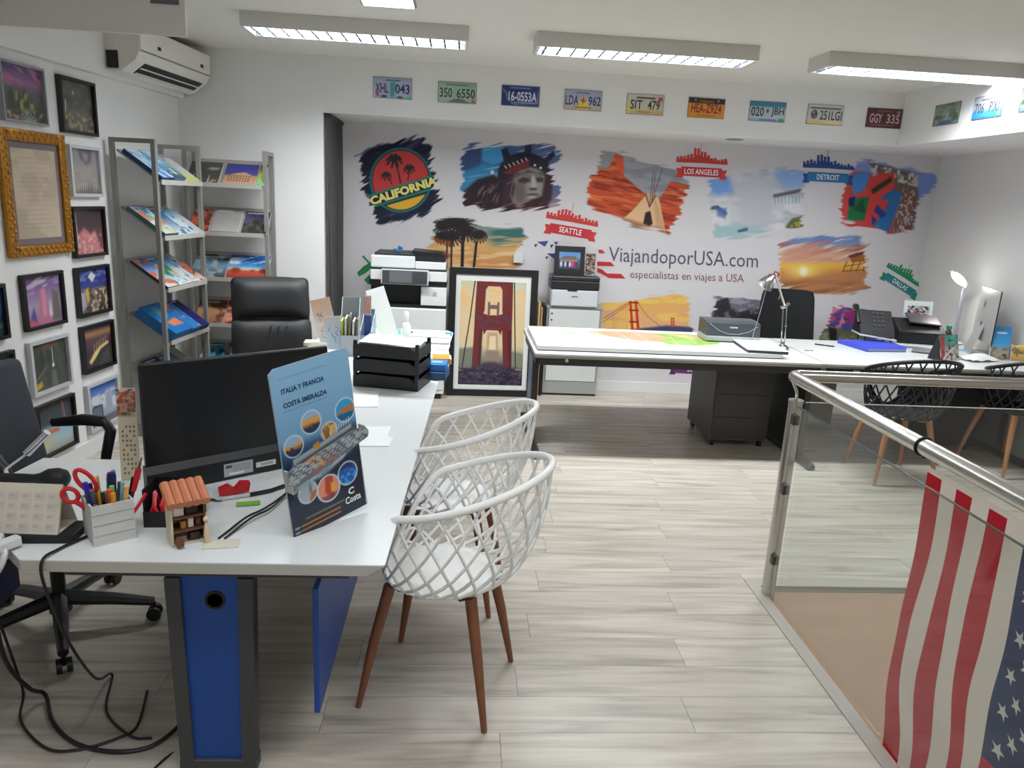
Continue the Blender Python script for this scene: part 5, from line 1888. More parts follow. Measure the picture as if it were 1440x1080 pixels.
# free-standing cruise display board
BA, BB = Vector((-0.463, 2.082)), Vector((-0.269, 2.301))
bw = (BB - BA).length
cr = thing('cruise_display', 'blue cardboard cruise display with a ship, round photos and orange lines', 'display', ((BA.x + BB.x) / 2, (BA.y + BB.y) / 2, ZT), rz_of(BA, BB), rot=(0, R(-7.0), rz_of(BA, BB)))
CARD = mat('card_edge', (170, 180, 190), 0.7)
mb = MB()
bp = [(-bw / 2 - 0.0, 0.016, 0.003), (bw / 2, 0.016, 0.003), (bw / 2 - 0.012, 0.03, 0.532), (bw / 2 - 0.03, 0.03, 0.545), (-bw / 2 + 0.018, 0.03, 0.545), (-bw / 2, 0.03, 0.532)]
mb.prism(bp, (0, 0.004, 0))
mb.build('back_board', CARD, cr)
Hc = 0.54
c = Cv(0, 0, 112, 212, 0.75)
c.vgrad([(0, (150, 198, 232)), (0.2, (140, 190, 226)), (0.42, (120, 170, 210)), (0.47, (70, 110, 150)), (0.56, (40, 66, 96)), (0.66, (30, 44, 64)), (1, (28, 38, 56))])
for k in range(30):
    c.line([(12 + k * 2.2, 13), (13 + k * 2.2, 13)], 1.6, (120, 166, 200), 0.6)
c.line([(11, 38), (24, 38)], 1.6, (230, 140, 110), 0.6)
for k in range(24):
    c.line([(11 + k * 2.6, 52), (12.6 + k * 2.6, 52)], 1.2, (110, 130, 150), 0.6)


def disc(x, y, r, fn):
    c.ell(x, y, r, r, (206, 220, 230), 0.8)
    m_ = sstep(1.05, 0.95, np.hypot(c.X - x, c.Y - y) / (r * 0.88))
    sv = c.c.copy()
    fn(x, y, r)
    c.c = sv * (1 - m_[..., None]) + c.c * m_[..., None]


def g1(x, y, r):
    c.put(np.ones_like(c.X), (150, 190, 226))
    c.put(sstep(y - 1, y + 2, c.Y), (50, 60, 90))
    c.blot((236, 160, 60), 5, 4, 0.45, 3, mask=sstep(y - r * .6, y - 2, c.Y) * sstep(y + r * .5, y, c.Y))


def g2(x, y, r):
    c.put(np.ones_like(c.X), (160, 110, 60))
    c.blot((226, 190, 120), 4, 5, 0.5, 6)
    c.line([(x, y + r), (x + 2, y)], 2, (236, 226, 210))


def g3(x, y, r):
    c.put(np.ones_like(c.X), (56, 170, 220))
    c.put(sstep(y + 2, y + 5, c.Y), (20, 110, 160))
    c.poly([(x - r, y + 3), (x - 2, y - 4), (x + r, y - 6), (x + r, y + 4)], (190, 130, 90), 1.5)


def g4(x, y, r):
    c.put(np.ones_like(c.X), (176, 190, 196))
    c.poly([(x, y + r), (x + 4, y + 2), (x + r, y), (x + r, y + r)], (190, 120, 80), 1.5)
    c.poly([(x + 2, y - r), (x + 6, y - r), (x + 6, y + 2), (x + 2, y + 2)], (120, 130, 140), 1.2)


def g5(x, y, r):
    c.put(np.ones_like(c.X), (236, 150, 120))
    c.poly([(x - 3, y - r), (x + 8, y - r), (x + 6, y + r), (x - 6, y + 4)], (196, 70, 40), 2)
    c.poly([(x + 4, y - 6), (x + 10, y - 4), (x + 8, y + 8), (x + 3, y + 6)], (246, 180, 60), 2)
    c.put(sstep(y + 6, y + 12, c.Y), (110, 60, 70), 0.8)


def g6(x, y, r):
    c.put(np.ones_like(c.X), (34, 90, 180))
    c.blot((60, 160, 226), 5, 4, 0.5, 8)
    c.put(sstep(y - 2, y - 9, c.Y), (36, 50, 110), 0.9)


disc(18, 96, 14, g1)
disc(46, 75, 15, g1)
disc(70, 95, 12.5, g2)
disc(97, 76, 16, g3)
disc(28, 159, 14.5, g4)
disc(58, 166, 18, g5)
disc(89, 158, 16, g6)
# ship
c.poly([(8, 124), (14, 112), (104, 96), (111, 104), (112, 116), (16, 144), (9, 140)], (96, 104, 112), 1)
c.poly([(14, 112), (104, 96), (103, 102), (15, 120)], (186, 194, 200), 1)
for k in range(22):
    c.line([(18 + k * 4, 124 - k * 0.85), (20.5 + k * 4, 123.6 - k * 0.85)], 2.4, (140, 150, 156), 0.8)
    c.line([(18 + k * 4, 118 - k * 0.75), (20.5 + k * 4, 117.6 - k * 0.75)], 1.6, (110, 120, 130), 0.8)
c.poly([(44, 104), (53, 101), (54, 109), (45, 111)], (236, 160, 80), 1)
for k in range(6):
    c.line([(80 + k * 4, 98 - k), (81 + k * 4, 92 - k)], 1.6, (226, 230, 232), 0.9)
c.line([(40, 131), (70, 124)], 3.2, (190, 110, 80), 0.8)
c.poly([(8, 144), (60, 134), (112, 118), (112, 124), (60, 146), (10, 154)], (170, 190, 206), 4, 0.8)
c.blot((200, 214, 224), 10, 3, 0.6, 5, mask=c.inside([(8, 144), (112, 118), (112, 128), (10, 158)], 2), ang=-0.25)
for yy in (191, 198, 204):
    for k in range(26):
        c.line([(12 + k * 2.3 + (8 if yy < 195 else 0), yy), (13.6 + k * 2.3 + (8 if yy < 195 else 0), yy)], 2.0, (226, 140, 44) if yy != 191 else (150, 130, 100), 0.75)
for yy in (198, 204):
    c.line([(4, yy), (9, yy)], 2.4, (200, 206, 214), 0.8)


def curved(X, Y):
    z_ = Hc * (1 - Y / 212)
    yy = 0.0155 + 0.014 * z_ / Hc
    return np.stack([-bw / 2 + 0.001 + X * (bw - 0.008) / 112, yy - 0.0007 + 0 * X, 0.004 + z_], -1)


# rounded top corners
X_, Y_ = c.X, c.Y
rr = 9.0
dx_ = np.maximum(np.maximum(rr - X_, X_ - (112 - rr)), 0)
dy_ = np.maximum(rr - Y_, 0)
c.a = (np.hypot(dx_, dy_) < rr + 0.4).astype(float)
paint_mesh('front_print', c, curved, GLOSSY, cr, (150, 198, 232))
NAVYI = mat('ink_display_navy', (22, 60, 100), 0.5)


def on_card(x0, y0):
    return lambda X, Y: curved(x0 + X, y0 - Y) + np.array([0, -0.0006, 0])


text_mesh('lettering', 'ITALIA Y FRANCIA', on_card(12, 31), NAVYI, cr, 0.035, (60, 6.2))
text_mesh('lettering', 'COSTA SMERALDA', on_card(12, 48), NAVYI, cr, 0.035, (62, 6.4))
WINK = mat('ink_display_white', (236, 238, 240), 0.5)
text_mesh('lettering', 'Costa', on_card(80, 199), WINK, cr, 0.025, (25, 9.5))
text_mesh('logo', 'C', on_card(86, 188), WINK, cr, 0.04, (9.5, 9.5))
mb = MB()
mb.sphere((0, 0, 0), (0.004, 0.0006, 0.004), 8)
o = mb.build('logo_dot', mat('ink_orange', (240, 150, 50), 0.5), cr)
o.location = tuple(curved(np.array([94.0]), np.array([187.0]))[0] + np.array([0, -0.0008, 0]))
# die-cut ship standing proud of the board, side tabs and rear strut
mb = MB()
shp = [(-0.012, 0.206), (-0.008, 0.244), (0.02, 0.256), (0.05, 0.254), (0.10, 0.266), (0.16, 0.276), (0.22, 0.287), (0.262, 0.292), (0.292, 0.283), (0.302, 0.268), (0.296, 0.252), (0.23, 0.236), (0.12, 0.210), (0.02, 0.190)]
mb.prism([(-bw / 2 + x, -0.012, z_) for x, z_ in shp], (0, 0.003, 0))
mb.build('ship_cutout', mat('ship_grey', (128, 136, 142), 0.6), cr)
c = Cv(-0.012, -0.298, 0.302, -0.176, 0.0016, (112, 120, 128))
for k in range(34):
    x = 0.0 + k * 0.0086
    for j in range(5):
        zz = 0.206 + 0.05 * x / 0.3 + j * 0.0105 + 0.004 * x / 0.3
        c.line([(x, -zz), (x + 0.0052, -zz - 0.0018)], 0.004, (196, 202, 206) if (k + j) % 3 else (70, 84, 96), 0.75, 0.001)
c.line([(0.08, -0.212), (0.17, -0.236)], 0.009, (190, 96, 66), 0.8, 0.0015)
c.blot((206, 212, 214), 0.02, 0.008, 0.6, 4, k=0.6)
c.blot((232, 160, 80), 0.012, 0.01, 0.6, 6, mask=sstep(0.05, 0.045, np.abs(c.X - 0.10) + np.abs(c.Y + 0.262)))
c.a = sstep(0.0008, -0.0008, c.sd([(x, -z_) for x, z_ in shp]))
paint_mesh('ship_print', c, lambda X, Y: np.stack([-bw / 2 + X, np.full_like(X, -0.0127), -Y], -1), GLOSSY, cr, (128, 136, 142))
MB().b2((-bw / 2, -0.012, 0.17), (-bw / 2 + 0.004, 0.02, 0.24)).build('side_tab', mat('tab_cream', (190, 188, 176), 0.7), cr)
MB().b2((bw / 2 - 0.004, -0.012, 0.25), (bw / 2, 0.02, 0.29)).build('side_tab', mat('tab_cream'), cr)
mb = MB()
mb.prism([(-0.06, 0.03, 0.001), (-0.06, 0.11, 0.001), (-0.06, 0.035, 0.36)], (0.004, 0, 0))
mb.build('strut', CARD, cr)

# small things between screen and display
rb = thing('stapler', 'red stapler lying under the black screen', 'stapler', (-0.735, 2.385, ZT), R(25))
MB().box((0, 0, 0.008), (0.10, 0.032, 0.014), bev=0.004).build('base', mat('white_plastic', (222, 222, 222), 0.4), rb)
mb = MB()
mb.prism([(-0.05, -0.015, 0.016), (0.045, -0.015, 0.022), (0.05, -0.015, 0.05), (0.02, -0.015, 0.055), (0.0, -0.015, 0.034), (-0.02, -0.015, 0.05), (-0.05, -0.015, 0.04)], (0, 0.03, 0))
mb.build('body', REDM, rb)
gc = thing('green_card', 'small lime green card lying by the red stapler', 'card', (-0.675, 2.33, ZT + 0.001), R(15))
MB().box((0, 0, 0.003), (0.075, 0.03, 0.004), bev=0.001).build('card', mat('lime', (124, 180, 66), 0.5), gc)
bagm = thing('clear_pouch', 'crumpled clear plastic pouch beside the red stapler', 'pouch', (-0.82, 2.37, ZT), 0)
MB().solid(lambda a, b: (-0.055 + 0.11 * a, -0.03 + 0.06 * b, 0.012 + 0.022 * math.sin(PI * a) * math.sin(PI * b) + 0.004 * math.sin(19 * a + 7 * b)), 16, 10, 0.003).build('pouch', mat('pouch_grey', (196, 200, 200), 0.3), bagm, True)
cc = thing('cream_note', 'cream paper note lying in front of the toy house', 'note', (-0.672, 2.038, ZT + 0.0005), R(10))
MB().box((0, 0, 0.001), (0.10, 0.055, 0.002)).build('paper', mat('cream_note', (214, 208, 192), 0.7), cc)
for k, (off, nm) in enumerate(((0.0, 'thin black cable looping from the note past the screen foot'), (0.018, 'second black cable running behind the first to the screen'))):
    cb = thing('black_cable', nm, 'cable', (0, 0, 0))
    MB().tube(smooth_path([(-0.69 + off, 2.07, ZT + 0.004), (-0.675 + off, 2.12, ZT + 0.006), (-0.645 + off, 2.20, ZT + 0.014), (-0.61 + off, 2.27, ZT + 0.012), (-0.58 + off * 0.4, 2.36, ZT + 0.012), (-0.55, 2.45 + off, ZT + 0.024)]), 0.0036, 6).build('cable', BLK, cb, True)
# two loose white paper piles on the near desk
WP = mat('paper_white', (240, 242, 243), 0.6)
for nm, lab, pts, hh in (('paper_sheets', 'pile of white sheets lying beside the cruise display', [[(-0.44, 2.94), (-0.272, 2.95), (-0.265, 3.06), (-0.29, 3.08), (-0.287, 3.22), (-0.45, 3.2)]], 0.004), ('paper_sheets', 'white sheet lying in front of the black letter tray', [[(-0.53, 3.52), (-0.385, 3.54), (-0.412, 3.85), (-0.55, 3.81)]], 0.003)):
    t = thing(nm, lab, 'paper', (0, 0, ZT + 0.0005))
    for p in pts:
        MB().prism([(x, y, 0) for x, y in p], (0, 0, hh)).build('sheet', WP, t)

# cables and adapters on the desk's left corner, floor cables
t = thing('white_adapters', 'white plugs and cables hanging over the desk corner', 'cable', (0, 0, 0))
WPL = mat('white_plastic')
for p in ([(-1.30, 2.03, .775), (-1.26, 1.985, .772), (-1.23, 1.955, .745), (-1.25, 1.94, .69), (-1.34, 1.96, .60)], [(-1.33, 2.05, .76), (-1.28, 2.00, .762), (-1.24, 1.96, .742), (-1.27, 1.95, .66), (-1.36, 1.99, .56)], [(-1.40, 2.02, .76), (-1.32, 1.985, .755), (-1.28, 1.962, .73), (-1.32, 1.95, .64)]):
    MB().tube(smooth_path(p), 0.008, 7).build('cable', WPL, t, True)
MB().box((-1.235, 1.975, .762), (0.03, 0.07, 0.03), rot=(0, 0, R(-30)), bev=0.006).build('plug', WPL, t)
MB().box((-1.285, 1.985, .762), (0.03, 0.07, 0.03), rot=(0, 0, R(-20)), bev=0.006).build('plug', WPL, t)
FC = [('black cable hanging over the desk edge left of the pen cup', [(-1.02, 2.14, .746), (-1.07, 2.05, .746), (-1.10, 1.98, .746), (-1.112, 1.917, .742), (-1.11, 1.915, .66), (-1.12, 2.02, .42), (-1.2, 2.3, .1), (-1.22, 2.45, .008), (-1.15, 2.25, .008), (-1.02, 2.13, .008), (-0.95, 2.12, .008)], .0045),
      ('thick black cable looping across the floor beside the blue leg', [(-1.37, 2.10, .60), (-1.39, 2.14, .30), (-1.395, 2.25, .10), (-1.385, 2.32, .02), (-1.30, 2.20, .008), (-1.18, 2.10, .008), (-1.04, 2.06, .008), (-0.93, 2.09, .008), (-0.86, 2.19, .04), (-0.83, 2.22, .16)], .007),
      ('thin black cable curling over the floor at the photo edge', [(-1.45, 2.2, .5), (-1.47, 2.32, .12), (-1.47, 2.34, .008), (-1.40, 2.2, .007), (-1.26, 2.08, .007), (-1.16, 2.07, .007), (-1.06, 2.12, .007), (-1.02, 2.18, .007), (-1.06, 2.36, .007)], .0045),
      ('thin black cable on the floor in front of the blue leg', [(-0.83, 2.14, .3), (-0.845, 2.12, .02), (-0.88, 2.02, .006), (-0.92, 1.93, .006), (-0.98, 1.80, .006)], .0038),
      ('brown cable hanging under the desk beside the blue leg', [(-0.96, 2.7, .70), (-0.95, 2.65, .62), (-0.90, 2.5, .56), (-0.82, 2.3, .56), (-0.80, 2.22, .60)], .006)]
for lab, p, r in FC:
    cb = thing('power_cable', lab, 'cable', (0, 0, 0))
    MB().tube(smooth_path(p), r, 7).build('cable', mat('cable_brown', (110, 70, 56), 0.5) if lab.startswith('brown') else BLK, cb, True)
sb = thing('drawer_unit', 'white drawer unit with navy bottom hung under the desk at the photo edge', 'drawer unit', (-1.715, 2.27, 0), R(2))
MB().box((0, 0, 0.598), (0.44, 0.32, 0.211), bev=0.004).build('body', mat('white_plastic'), sb)
MB().box((0, 0, 0.428), (0.45, 0.33, 0.125), bev=0.006).build('tray', mat('box_navy', (26, 34, 84), 0.5), sb)
MB().box((0.1, -0.162, 0.6), (0.1, 0.012, 0.014), bev=0.003).build('handle', mat('clip_grey', (150, 150, 150), 0.4), sb)

# ------------------------------------------------------------------ office chairs
LEATHER = mat('leather_black', (30, 30, 32), 0.55, bump=0.35, nscale=90)
MESHG = mat('fabric_charcoal', (40, 42, 46), 0.8, bump=0.3, nscale=200)


def swivel_base(t, R0, a0, seat_z):
    for k in range(5):
        g = a0 + 2 * PI * k / 5
        d = Vector((math.cos(g), math.sin(g), 0))
        l = MB().tube([d * 0.02 + Vector((0, 0, .125)), d * R0 * 0.55 + Vector((0, 0, .105)), d * R0 + Vector((0, 0, .078))], [0.032, 0.026, 0.019], 8).build('leg', BLK, t, True)
        n = Vector((-d.y, d.x, 0))
        mb = MB()
        for s in (-1, 1):
            mb.cyl(d * R0 + n * (s * 0.008) + Vector((0, 0, .028)), d * R0 + n * (s * 0.026) + Vector((0, 0, .028)), 0.028, n=14)
        mb.cyl(d * R0 + Vector((0, 0, .03)), d * R0 + Vector((0, 0, .075)), 0.008, n=8)
        mb.build('caster', BLK, l, True)
    MB().cyl((0, 0, .07), (0, 0, .15), 0.042, 0.036, n=16).cyl((0, 0, .15), (0, 0, seat_z - 0.05), 0.026, n=16).build('column', BLK, t, True)


def cushion(name, m, parent, w_, d_, h_, c, rot=(0, 0, 0), bev=0.03):
    mb = MB()
    mb.box(c, (w_, d_, h_), rot=rot, bev=bev, seg=4)
    return mb.build(name, m, parent, True, ang=60)


def face(f):
    return math.atan2(f[0], -f[1])


# near user's chair, mostly hidden by the desk
oc = thing('office_chair', 'black swivel chair with dark grey back and loop armrests behind the near desk', 'chair', (-1.56, 2.78, 0), face((0.95, -0.3)))
swivel_base(oc, 0.345, R(-62) - face((0.95, -0.3)), 0.48)
cushion('seat', MESHG, oc, 0.48, 0.46, 0.08, (0, 0.02, 0.47))
cushion('backrest', mat('fabric_slate', (56, 60, 68), 0.75, bump=0.3, nscale=200), oc, 0.46, 0.07, 0.52, (0, 0.28, 0.78), (R(-12), 0, 0), 0.03)
MB().tube([(0, 0.1, 0.42), (0, 0.30, 0.42), (0, 0.33, 0.62)], 0.02, 8, flat=1.6).build('back_bar', BLK, oc, True)
for s in (-1, 1):
    MB().tube([(s * 0.20, 0.02, 0.46), (s * 0.245, -0.02, 0.52), (s * 0.245, -0.055, 0.66), (s * 0.245, -0.085, 0.765), (s * 0.245, -0.06, 0.80), (s * 0.245, 0.05, 0.795), (s * 0.245, 0.20, 0.765)], [.014, .015, .016, .017, .018, .019, .014], 9, flat=1.3).build('armrest', BLK, oc, True)

# leather executive chair
ex = thing('executive_chair', 'black leather executive chair with padded headrest behind the far desk', 'chair', (-1.30, 5.24, 0), face((0.28, -0.96)))
swivel_base(ex, 0.33, 0.3, 0.46)
cushion('seat', LEATHER, ex, 0.52, 0.50, 0.13, (0, 0.0, 0.47), bev=0.05)


def pad(name, x0, x1, z0, z1, th, y0, lean, m=LEATHER, curve=0.05, top=0.0):
    def fn(a, b):
        x = x0 + (x1 - x0) * a
        u = 2 * a - 1
        wv = 1 - top * b ** 3 * 0.5
        z = z0 + (z1 - z0) * b
        bul = th * (1 - abs(u) ** 5) * (1 - abs(2 * b - 1) ** 4)
        return (x * wv, y0 + lean * (z - 0.5) - bul - curve * (1 - u * u) * 0 + 0.04 * u * u * -1, z - 0.02 * abs(u) ** 4 * b)
    mb = MB()
    mb.solid(fn, 20, 14, 0.02)
    return mb.build(name, m, ex, True, ang=70)


MB().box((0, 0.275, 0.815), (0.545, 0.085, 0.63), rot=(R(-9), 0, 0), bev=0.04, seg=4).build('backrest_shell', LEATHER, ex, True, ang=60)
pad('backrest', -0.275, 0.275, 0.50, 0.835, 0.06, 0.205, 0.16)
pad('headrest', -0.265, 0.265, 0.84, 1.125, 0.075, 0.21, 0.16, top=0.12)
for k in range(3):
    x = -0.02 + k * 0.055
    MB().tube([(x - 0.01, 0.17, 0.66), (x, 0.168, 0.72), (x + 0.012, 0.185, 0.79)], 0.004, 6).build('crease', LEATHER, ex, True)
MB().tube([(-0.2, 0.05, 0.46), (-0.30, 0.02, 0.52), (-0.31, -0.02, 0.63), (-0.31, 0.15, 0.66), (-0.27, 0.24, 0.66)], 0.018, 8).build('armrest', BLK, ex, True)

# black chair behind the wide table
bc = thing('office_chair', 'black high-backed office chair behind the reading lamp', 'chair', (3.0, 6.42, 0), face((-0.05, -1)))
swivel_base(bc, 0.31, 0.2, 0.48)
cushion('seat', MESHG, bc, 0.47, 0.46, 0.09, (0, -0.02, 0.47))
mb = MB()


def bkf(a, b):
    u = 2 * a - 1
    hw = 0.235 + 0.045 * (1 - b) - 0.012 * sstep(0.9, 1.0, np.array(b))
    return (u * hw, 0.0 + 0.05 * b - 0.045 * u * u + 0.17, 0.50 + 0.60 * b - 0.02 * abs(u) ** 6 * b)


mb.solid(bkf, 18, 14, 0.045)
mb.build('backrest', mat('mesh_black', (13, 14, 17), 0.7), bc, True, ang=70)

# ------------------------------------------------------------------ far desk: trays, leaflets, boxes
lt = thing('letter_tray', 'black three-tier letter tray with white papers on top', 'letter tray', (-0.356, 4.02, ZT), R(-13))
TRAYM = mat('tray_black', (24, 26, 30), 0.4)
for k in range(3):
    z = 0.002 + k * 0.084
    mb = MB()
    mb.b2((-0.182, -0.125, z), (0.182, 0.125, z + 0.004))
    mb.b2((-0.182, 0.121, z), (0.182, 0.125, z + 0.06))
    for s in (-1, 1):
        mb.b2((s * 0.182, -0.125, z), (s * 0.178, 0.125, z + 0.06))
    mb.prism([(-0.182, -0.125, z), (0.182, -0.125, z), (0.182, -0.125, z + 0.03), (0.13, -0.125, z + 0.068), (-0.13, -0.125, z + 0.072), (-0.182, -0.125, z + 0.05)], (0, 0.004, 0))
    for sx in (-1, 1):
        for sy in (-1, 1):
            mb.box((sx * 0.172, sy * 0.115, z + 0.042), (0.018, 0.018, 0.084))
    mb.build('tier', TRAYM, lt)
ps = thing('paper_stack', 'white papers lying in the top of the black letter tray', 'paper', (-0.356, 4.03, ZT + 0.177), R(-13))
for k in range(3):
    MB().box((-0.01 + 0.006 * k, 0.0, 0.058 + 0.004 * k), (0.33, 0.21, 0.003), rot=(R(2), R(1.5 * (k - 1)), R(3 * (k - 1)))).build('sheet', WP, ps)
MB().box((0, 0, 0.029), (0.32, 0.20, 0.052)).build('ream', mat('paper_grey', (200, 204, 206), 0.7), ps)

ACR = mat('acrylic_grey', (176, 184, 190), 0.25, spec=0.6)


def art(top, mid, low, ink, seed):
    def fn(c):
        c.vgrad([(0, top), (0.5, mid), (1, low)])
        rs = random.Random(seed)
        for k in range(7):
            x, y = rs.uniform(4, 26), rs.uniform(0.25, 0.75) * c.h
            c.line([(x, y), (x + rs.uniform(-5, 5), y + rs.uniform(2, 7)), (x + rs.uniform(-3, 8), y + rs.uniform(5, 10))], rs.uniform(0.6, 1.4), ink, 0.7)
    return fn


GD2 = 'leaflets and holders on the far desk'


def leaf(label, x, y, w_, h_, lean, rz, paint, z=ZT, th=0.01, name='leaflet', roll=0.0):
    t = thing(name, label, 'leaflet', (x, y, z + 0.001), R(rz), GD2, rot=(R(-lean), R(roll), R(rz)))
    MB().box((0, th / 2, h_ / 2), (w_, th, h_), bev=0.0008, seg=1).build('pages', mat('paper_edge'), t)
    c = Cv(0, 0, 30, 30 * h_ / w_, 1.2)
    c.h = 30 * h_ / w_
    paint(c)
    paint_mesh('cover', c, flat(-w_ / 2, h_, w_ / 30, w_ / 30, -0.0008), GLOSSY, t)
    return t


def holder(label, x, y, w_, d_, h_, rz, m=ACR):
    t = thing('file_rack', label, 'file holder', (x, y, ZT), R(rz), GD2)
    mb = MB()
    mb.b2((-w_ / 2, -d_ / 2, 0), (w_ / 2, d_ / 2, 0.004))
    mb.b2((-w_ / 2, d_ / 2 - 0.004, 0.004), (w_ / 2, d_ / 2, h_))
    for s in (-1, 1):
        mb.prism([(s * w_ / 2, -d_ / 2, 0.004), (s * w_ / 2, d_ / 2 - 0.004, 0.004), (s * w_ / 2, d_ / 2 - 0.004, h_), (s * w_ / 2, -d_ / 2, h_ * 0.45)], (-s * 0.003, 0, 0))
    mb.b2((-w_ / 2, -d_ / 2, 0.004), (w_ / 2, -d_ / 2 + 0.003, h_ * 0.38))
    mb.build('shell', m, t)
    return t


holder('tall grey acrylic file holder holding green leaflets', -0.70, 4.80, 0.115, 0.20, 0.355, 4)
for k, (col, lab) in enumerate((((176, 190, 70), 'lime green leaflet standing in the grey acrylic holder'), ((206, 206, 196), 'off-white leaflet standing in the grey acrylic holder'), ((120, 122, 100), 'olive leaflet standing in the grey acrylic holder'), ((222, 224, 220), 'white leaflet standing at the front of the acrylic holder'), ((130, 120, 90), 'brown edged leaflet standing in the acrylic holder'))):
    t = thing('leaflet', lab, 'leaflet', (-0.742 + 0.021 * k, 4.79, ZT + 0.0055), R(4), GD2, rot=(0, R(-1.5 + k), R(4)))
    MB().box((0, 0, 0.11 + 0.008 * (k % 3)), (0.011, 0.17, 0.22 + 0.016 * (k % 3)), bev=0.0008, seg=1).build('pages', mat('leaf_%d' % k, col, 0.6), t)
leaf('orange and white leaflet leaning out at the back of the far desk', -0.855, 4.98, 0.13, 0.33, 4, 8, art((226, 184, 150), (236, 220, 206), (196, 206, 216), (120, 100, 96), 71), roll=-13)
leaf('white leaflet with blue drawing leaning on the file holder', -0.80, 4.90, 0.12, 0.22, 4, 4, art((222, 216, 210), (206, 220, 230), (190, 206, 220), (60, 96, 160), 73), roll=-9)
holder('blue-grey file holder standing behind the letter tray', -0.615, 5.02, 0.075, 0.18, 0.25, -4, mat('holder_blue', (142, 168, 196), 0.35))
leaf('tall narrow leaflet with a pink tip in the blue-grey holder', -0.625, 5.06, 0.05, 0.345, 2, -4, bro((196, 160, 150), (222, 160, 136), (60, 90, 150), 75))
leaf('dark blue leaflet standing in the blue-grey holder', -0.61, 4.985, 0.05, 0.225, 2, -4, bro((56, 84, 140), (56, 84, 140), (50, 76, 130), 77), z=ZT + 0.005)
leaf('tilted white price list board leaning left beside the pump bottle', -0.485, 5.30, 0.135, 0.385, 5, -2, bro((232, 234, 234), (236, 238, 238), (232, 234, 234), 79), roll=-19, name='price_list')
leaf('small brown card behind the tilted white board', -0.545, 5.40, 0.05, 0.12, 2, 0, bro((150, 96, 80), (150, 96, 80), (140, 90, 76), 81), roll=24, z=ZT + 0.08 - 0.08)
pb = thing('pump_bottle', 'white pump bottle at the back of the far desk', 'bottle', (-0.375, 5.30, ZT), 0)
MB().lathe([(0.03, 0), (0.032, 0.01), (0.032, 0.10), (0.026, 0.125), (0.012, 0.135), (0.012, 0.15)], (0, 0, 0), 18).build('body', mat('bottle_white', (228, 230, 230), 0.35), pb, True)
MB().lathe([(0.016, 0.15), (0.018, 0.155), (0.018, 0.205), (0.014, 0.212)], (0, 0, 0), 16).build('cap', mat('bottle_white'), pb, True)


def small_box(name, label, cat, x, y, z, sx, sy, sz, rz, m, part='body', bev=0.003):
    t = thing(name, label, cat, (x, y, z), R(rz))
    MB().box((0, 0, sz / 2), (sx, sy, sz), bev=bev).build(part, m, t)
    return t


BBOX = mat('box_blue', (40, 130, 204), 0.35)
small_box('gift_box', 'glossy blue box lying beside the letter tray', 'box', -0.125, 4.22, ZT, 0.14, 0.17, 0.045, -8, mat('box_blue_dark', (36, 80, 130), 0.35))
t = small_box('gift_box', 'bright blue box on top of the darker blue box', 'box', -0.118, 4.23, ZT + 0.046, 0.115, 0.14, 0.04, -4, BBOX)
MB().box((0, 0, 0.0412), (0.06, 0.05, 0.002)).build('sticker', mat('sticker_pale', (150, 200, 236), 0.4), t)
t = small_box('gift_box', 'orange and cream box between the blue box and the leaflets', 'box', -0.14, 4.62, ZT, 0.20, 0.13, 0.035, 3, mat('box_cream', (214, 206, 190), 0.5))
MB().box((0.035, 0, 0.018), (0.11, 0.132, 0.037), bev=0.003).build('sleeve', mat('box_orange', (226, 148, 50), 0.45), t)
small_box('notepad', 'yellow pad sticking out beside the letter tray', 'notepad', -0.175, 4.42, ZT, 0.13, 0.12, 0.02, 10, mat('pad_yellow', (214, 196, 80), 0.6))
small_box('notepad', 'grey green leaflet pad next to the orange box', 'notepad', -0.10, 4.44, ZT, 0.09, 0.12, 0.018, -5, mat('pad_green', (130, 156, 140), 0.6))
small_box('notepad', 'lime green sticky pad in front of the tilted board', 'notepad', -0.52, 5.13, ZT, 0.17, 0.12, 0.03, 5, mat('pad_lime', (204, 220, 70), 0.6))
small_box('ink_pad', 'small black and red stamp pad among white leaflets', 'stamp', -0.36, 5.03, ZT, 0.10, 0.06, 0.03, 5, mat('stamp_dark', (60, 40, 46), 0.5))
t = thing('leaflet_pile', 'fan of white leaflets spread at the far desk edge', 'paper', (0, 0, ZT))
for k, (x, y, w_, d_, r) in enumerate(((-0.20, 4.90, 0.28, 0.16, 3), (-0.19, 5.02, 0.26, 0.15, -4), (-0.20, 5.18, 0.27, 0.14, 5), (-0.20, 5.34, 0.28, 0.13, -2))):
    MB().box((x, y, 0.006 + 0.010 * k), (w_, d_, 0.010), rot=(0, 0, R(r)), bev=0.001).build('leaflet', mat('paper_bluish', (232, 234, 238), 0.5), t)
mk = thing('marker', 'white marker with teal cap lying across the leaflets', 'marker', (-0.20, 5.56, ZT + 0.014), R(-3))
MB().cyl((-0.14, 0, 0), (0.10, 0, 0), 0.013, n=12).build('barrel', mat('bottle_white'), mk, True)
MB().cyl((0.10, 0, 0), (0.15, 0, 0), 0.0135, n=12).build('cap', mat('teal', (40, 150, 170), 0.4), mk, True)
MB().cyl((-0.20, 0, 0), (-0.14, 0, 0), 0.006, n=10).build('tip', mat('dark_grey_plastic', (70, 70, 72), 0.5), mk, True)
small_box('eraser', 'small turquoise box beside the white marker', 'box', -0.47, 5.55, ZT, 0.07, 0.06, 0.035, 8, mat('turquoise', (120, 206, 206), 0.4))
small_box('cream_box', 'flat cream box at the back edge behind the black screen', 'box', -0.955, 5.02, ZT, 0.17, 0.11, 0.028, 4, mat('box_ivory', (222, 218, 192), 0.5))

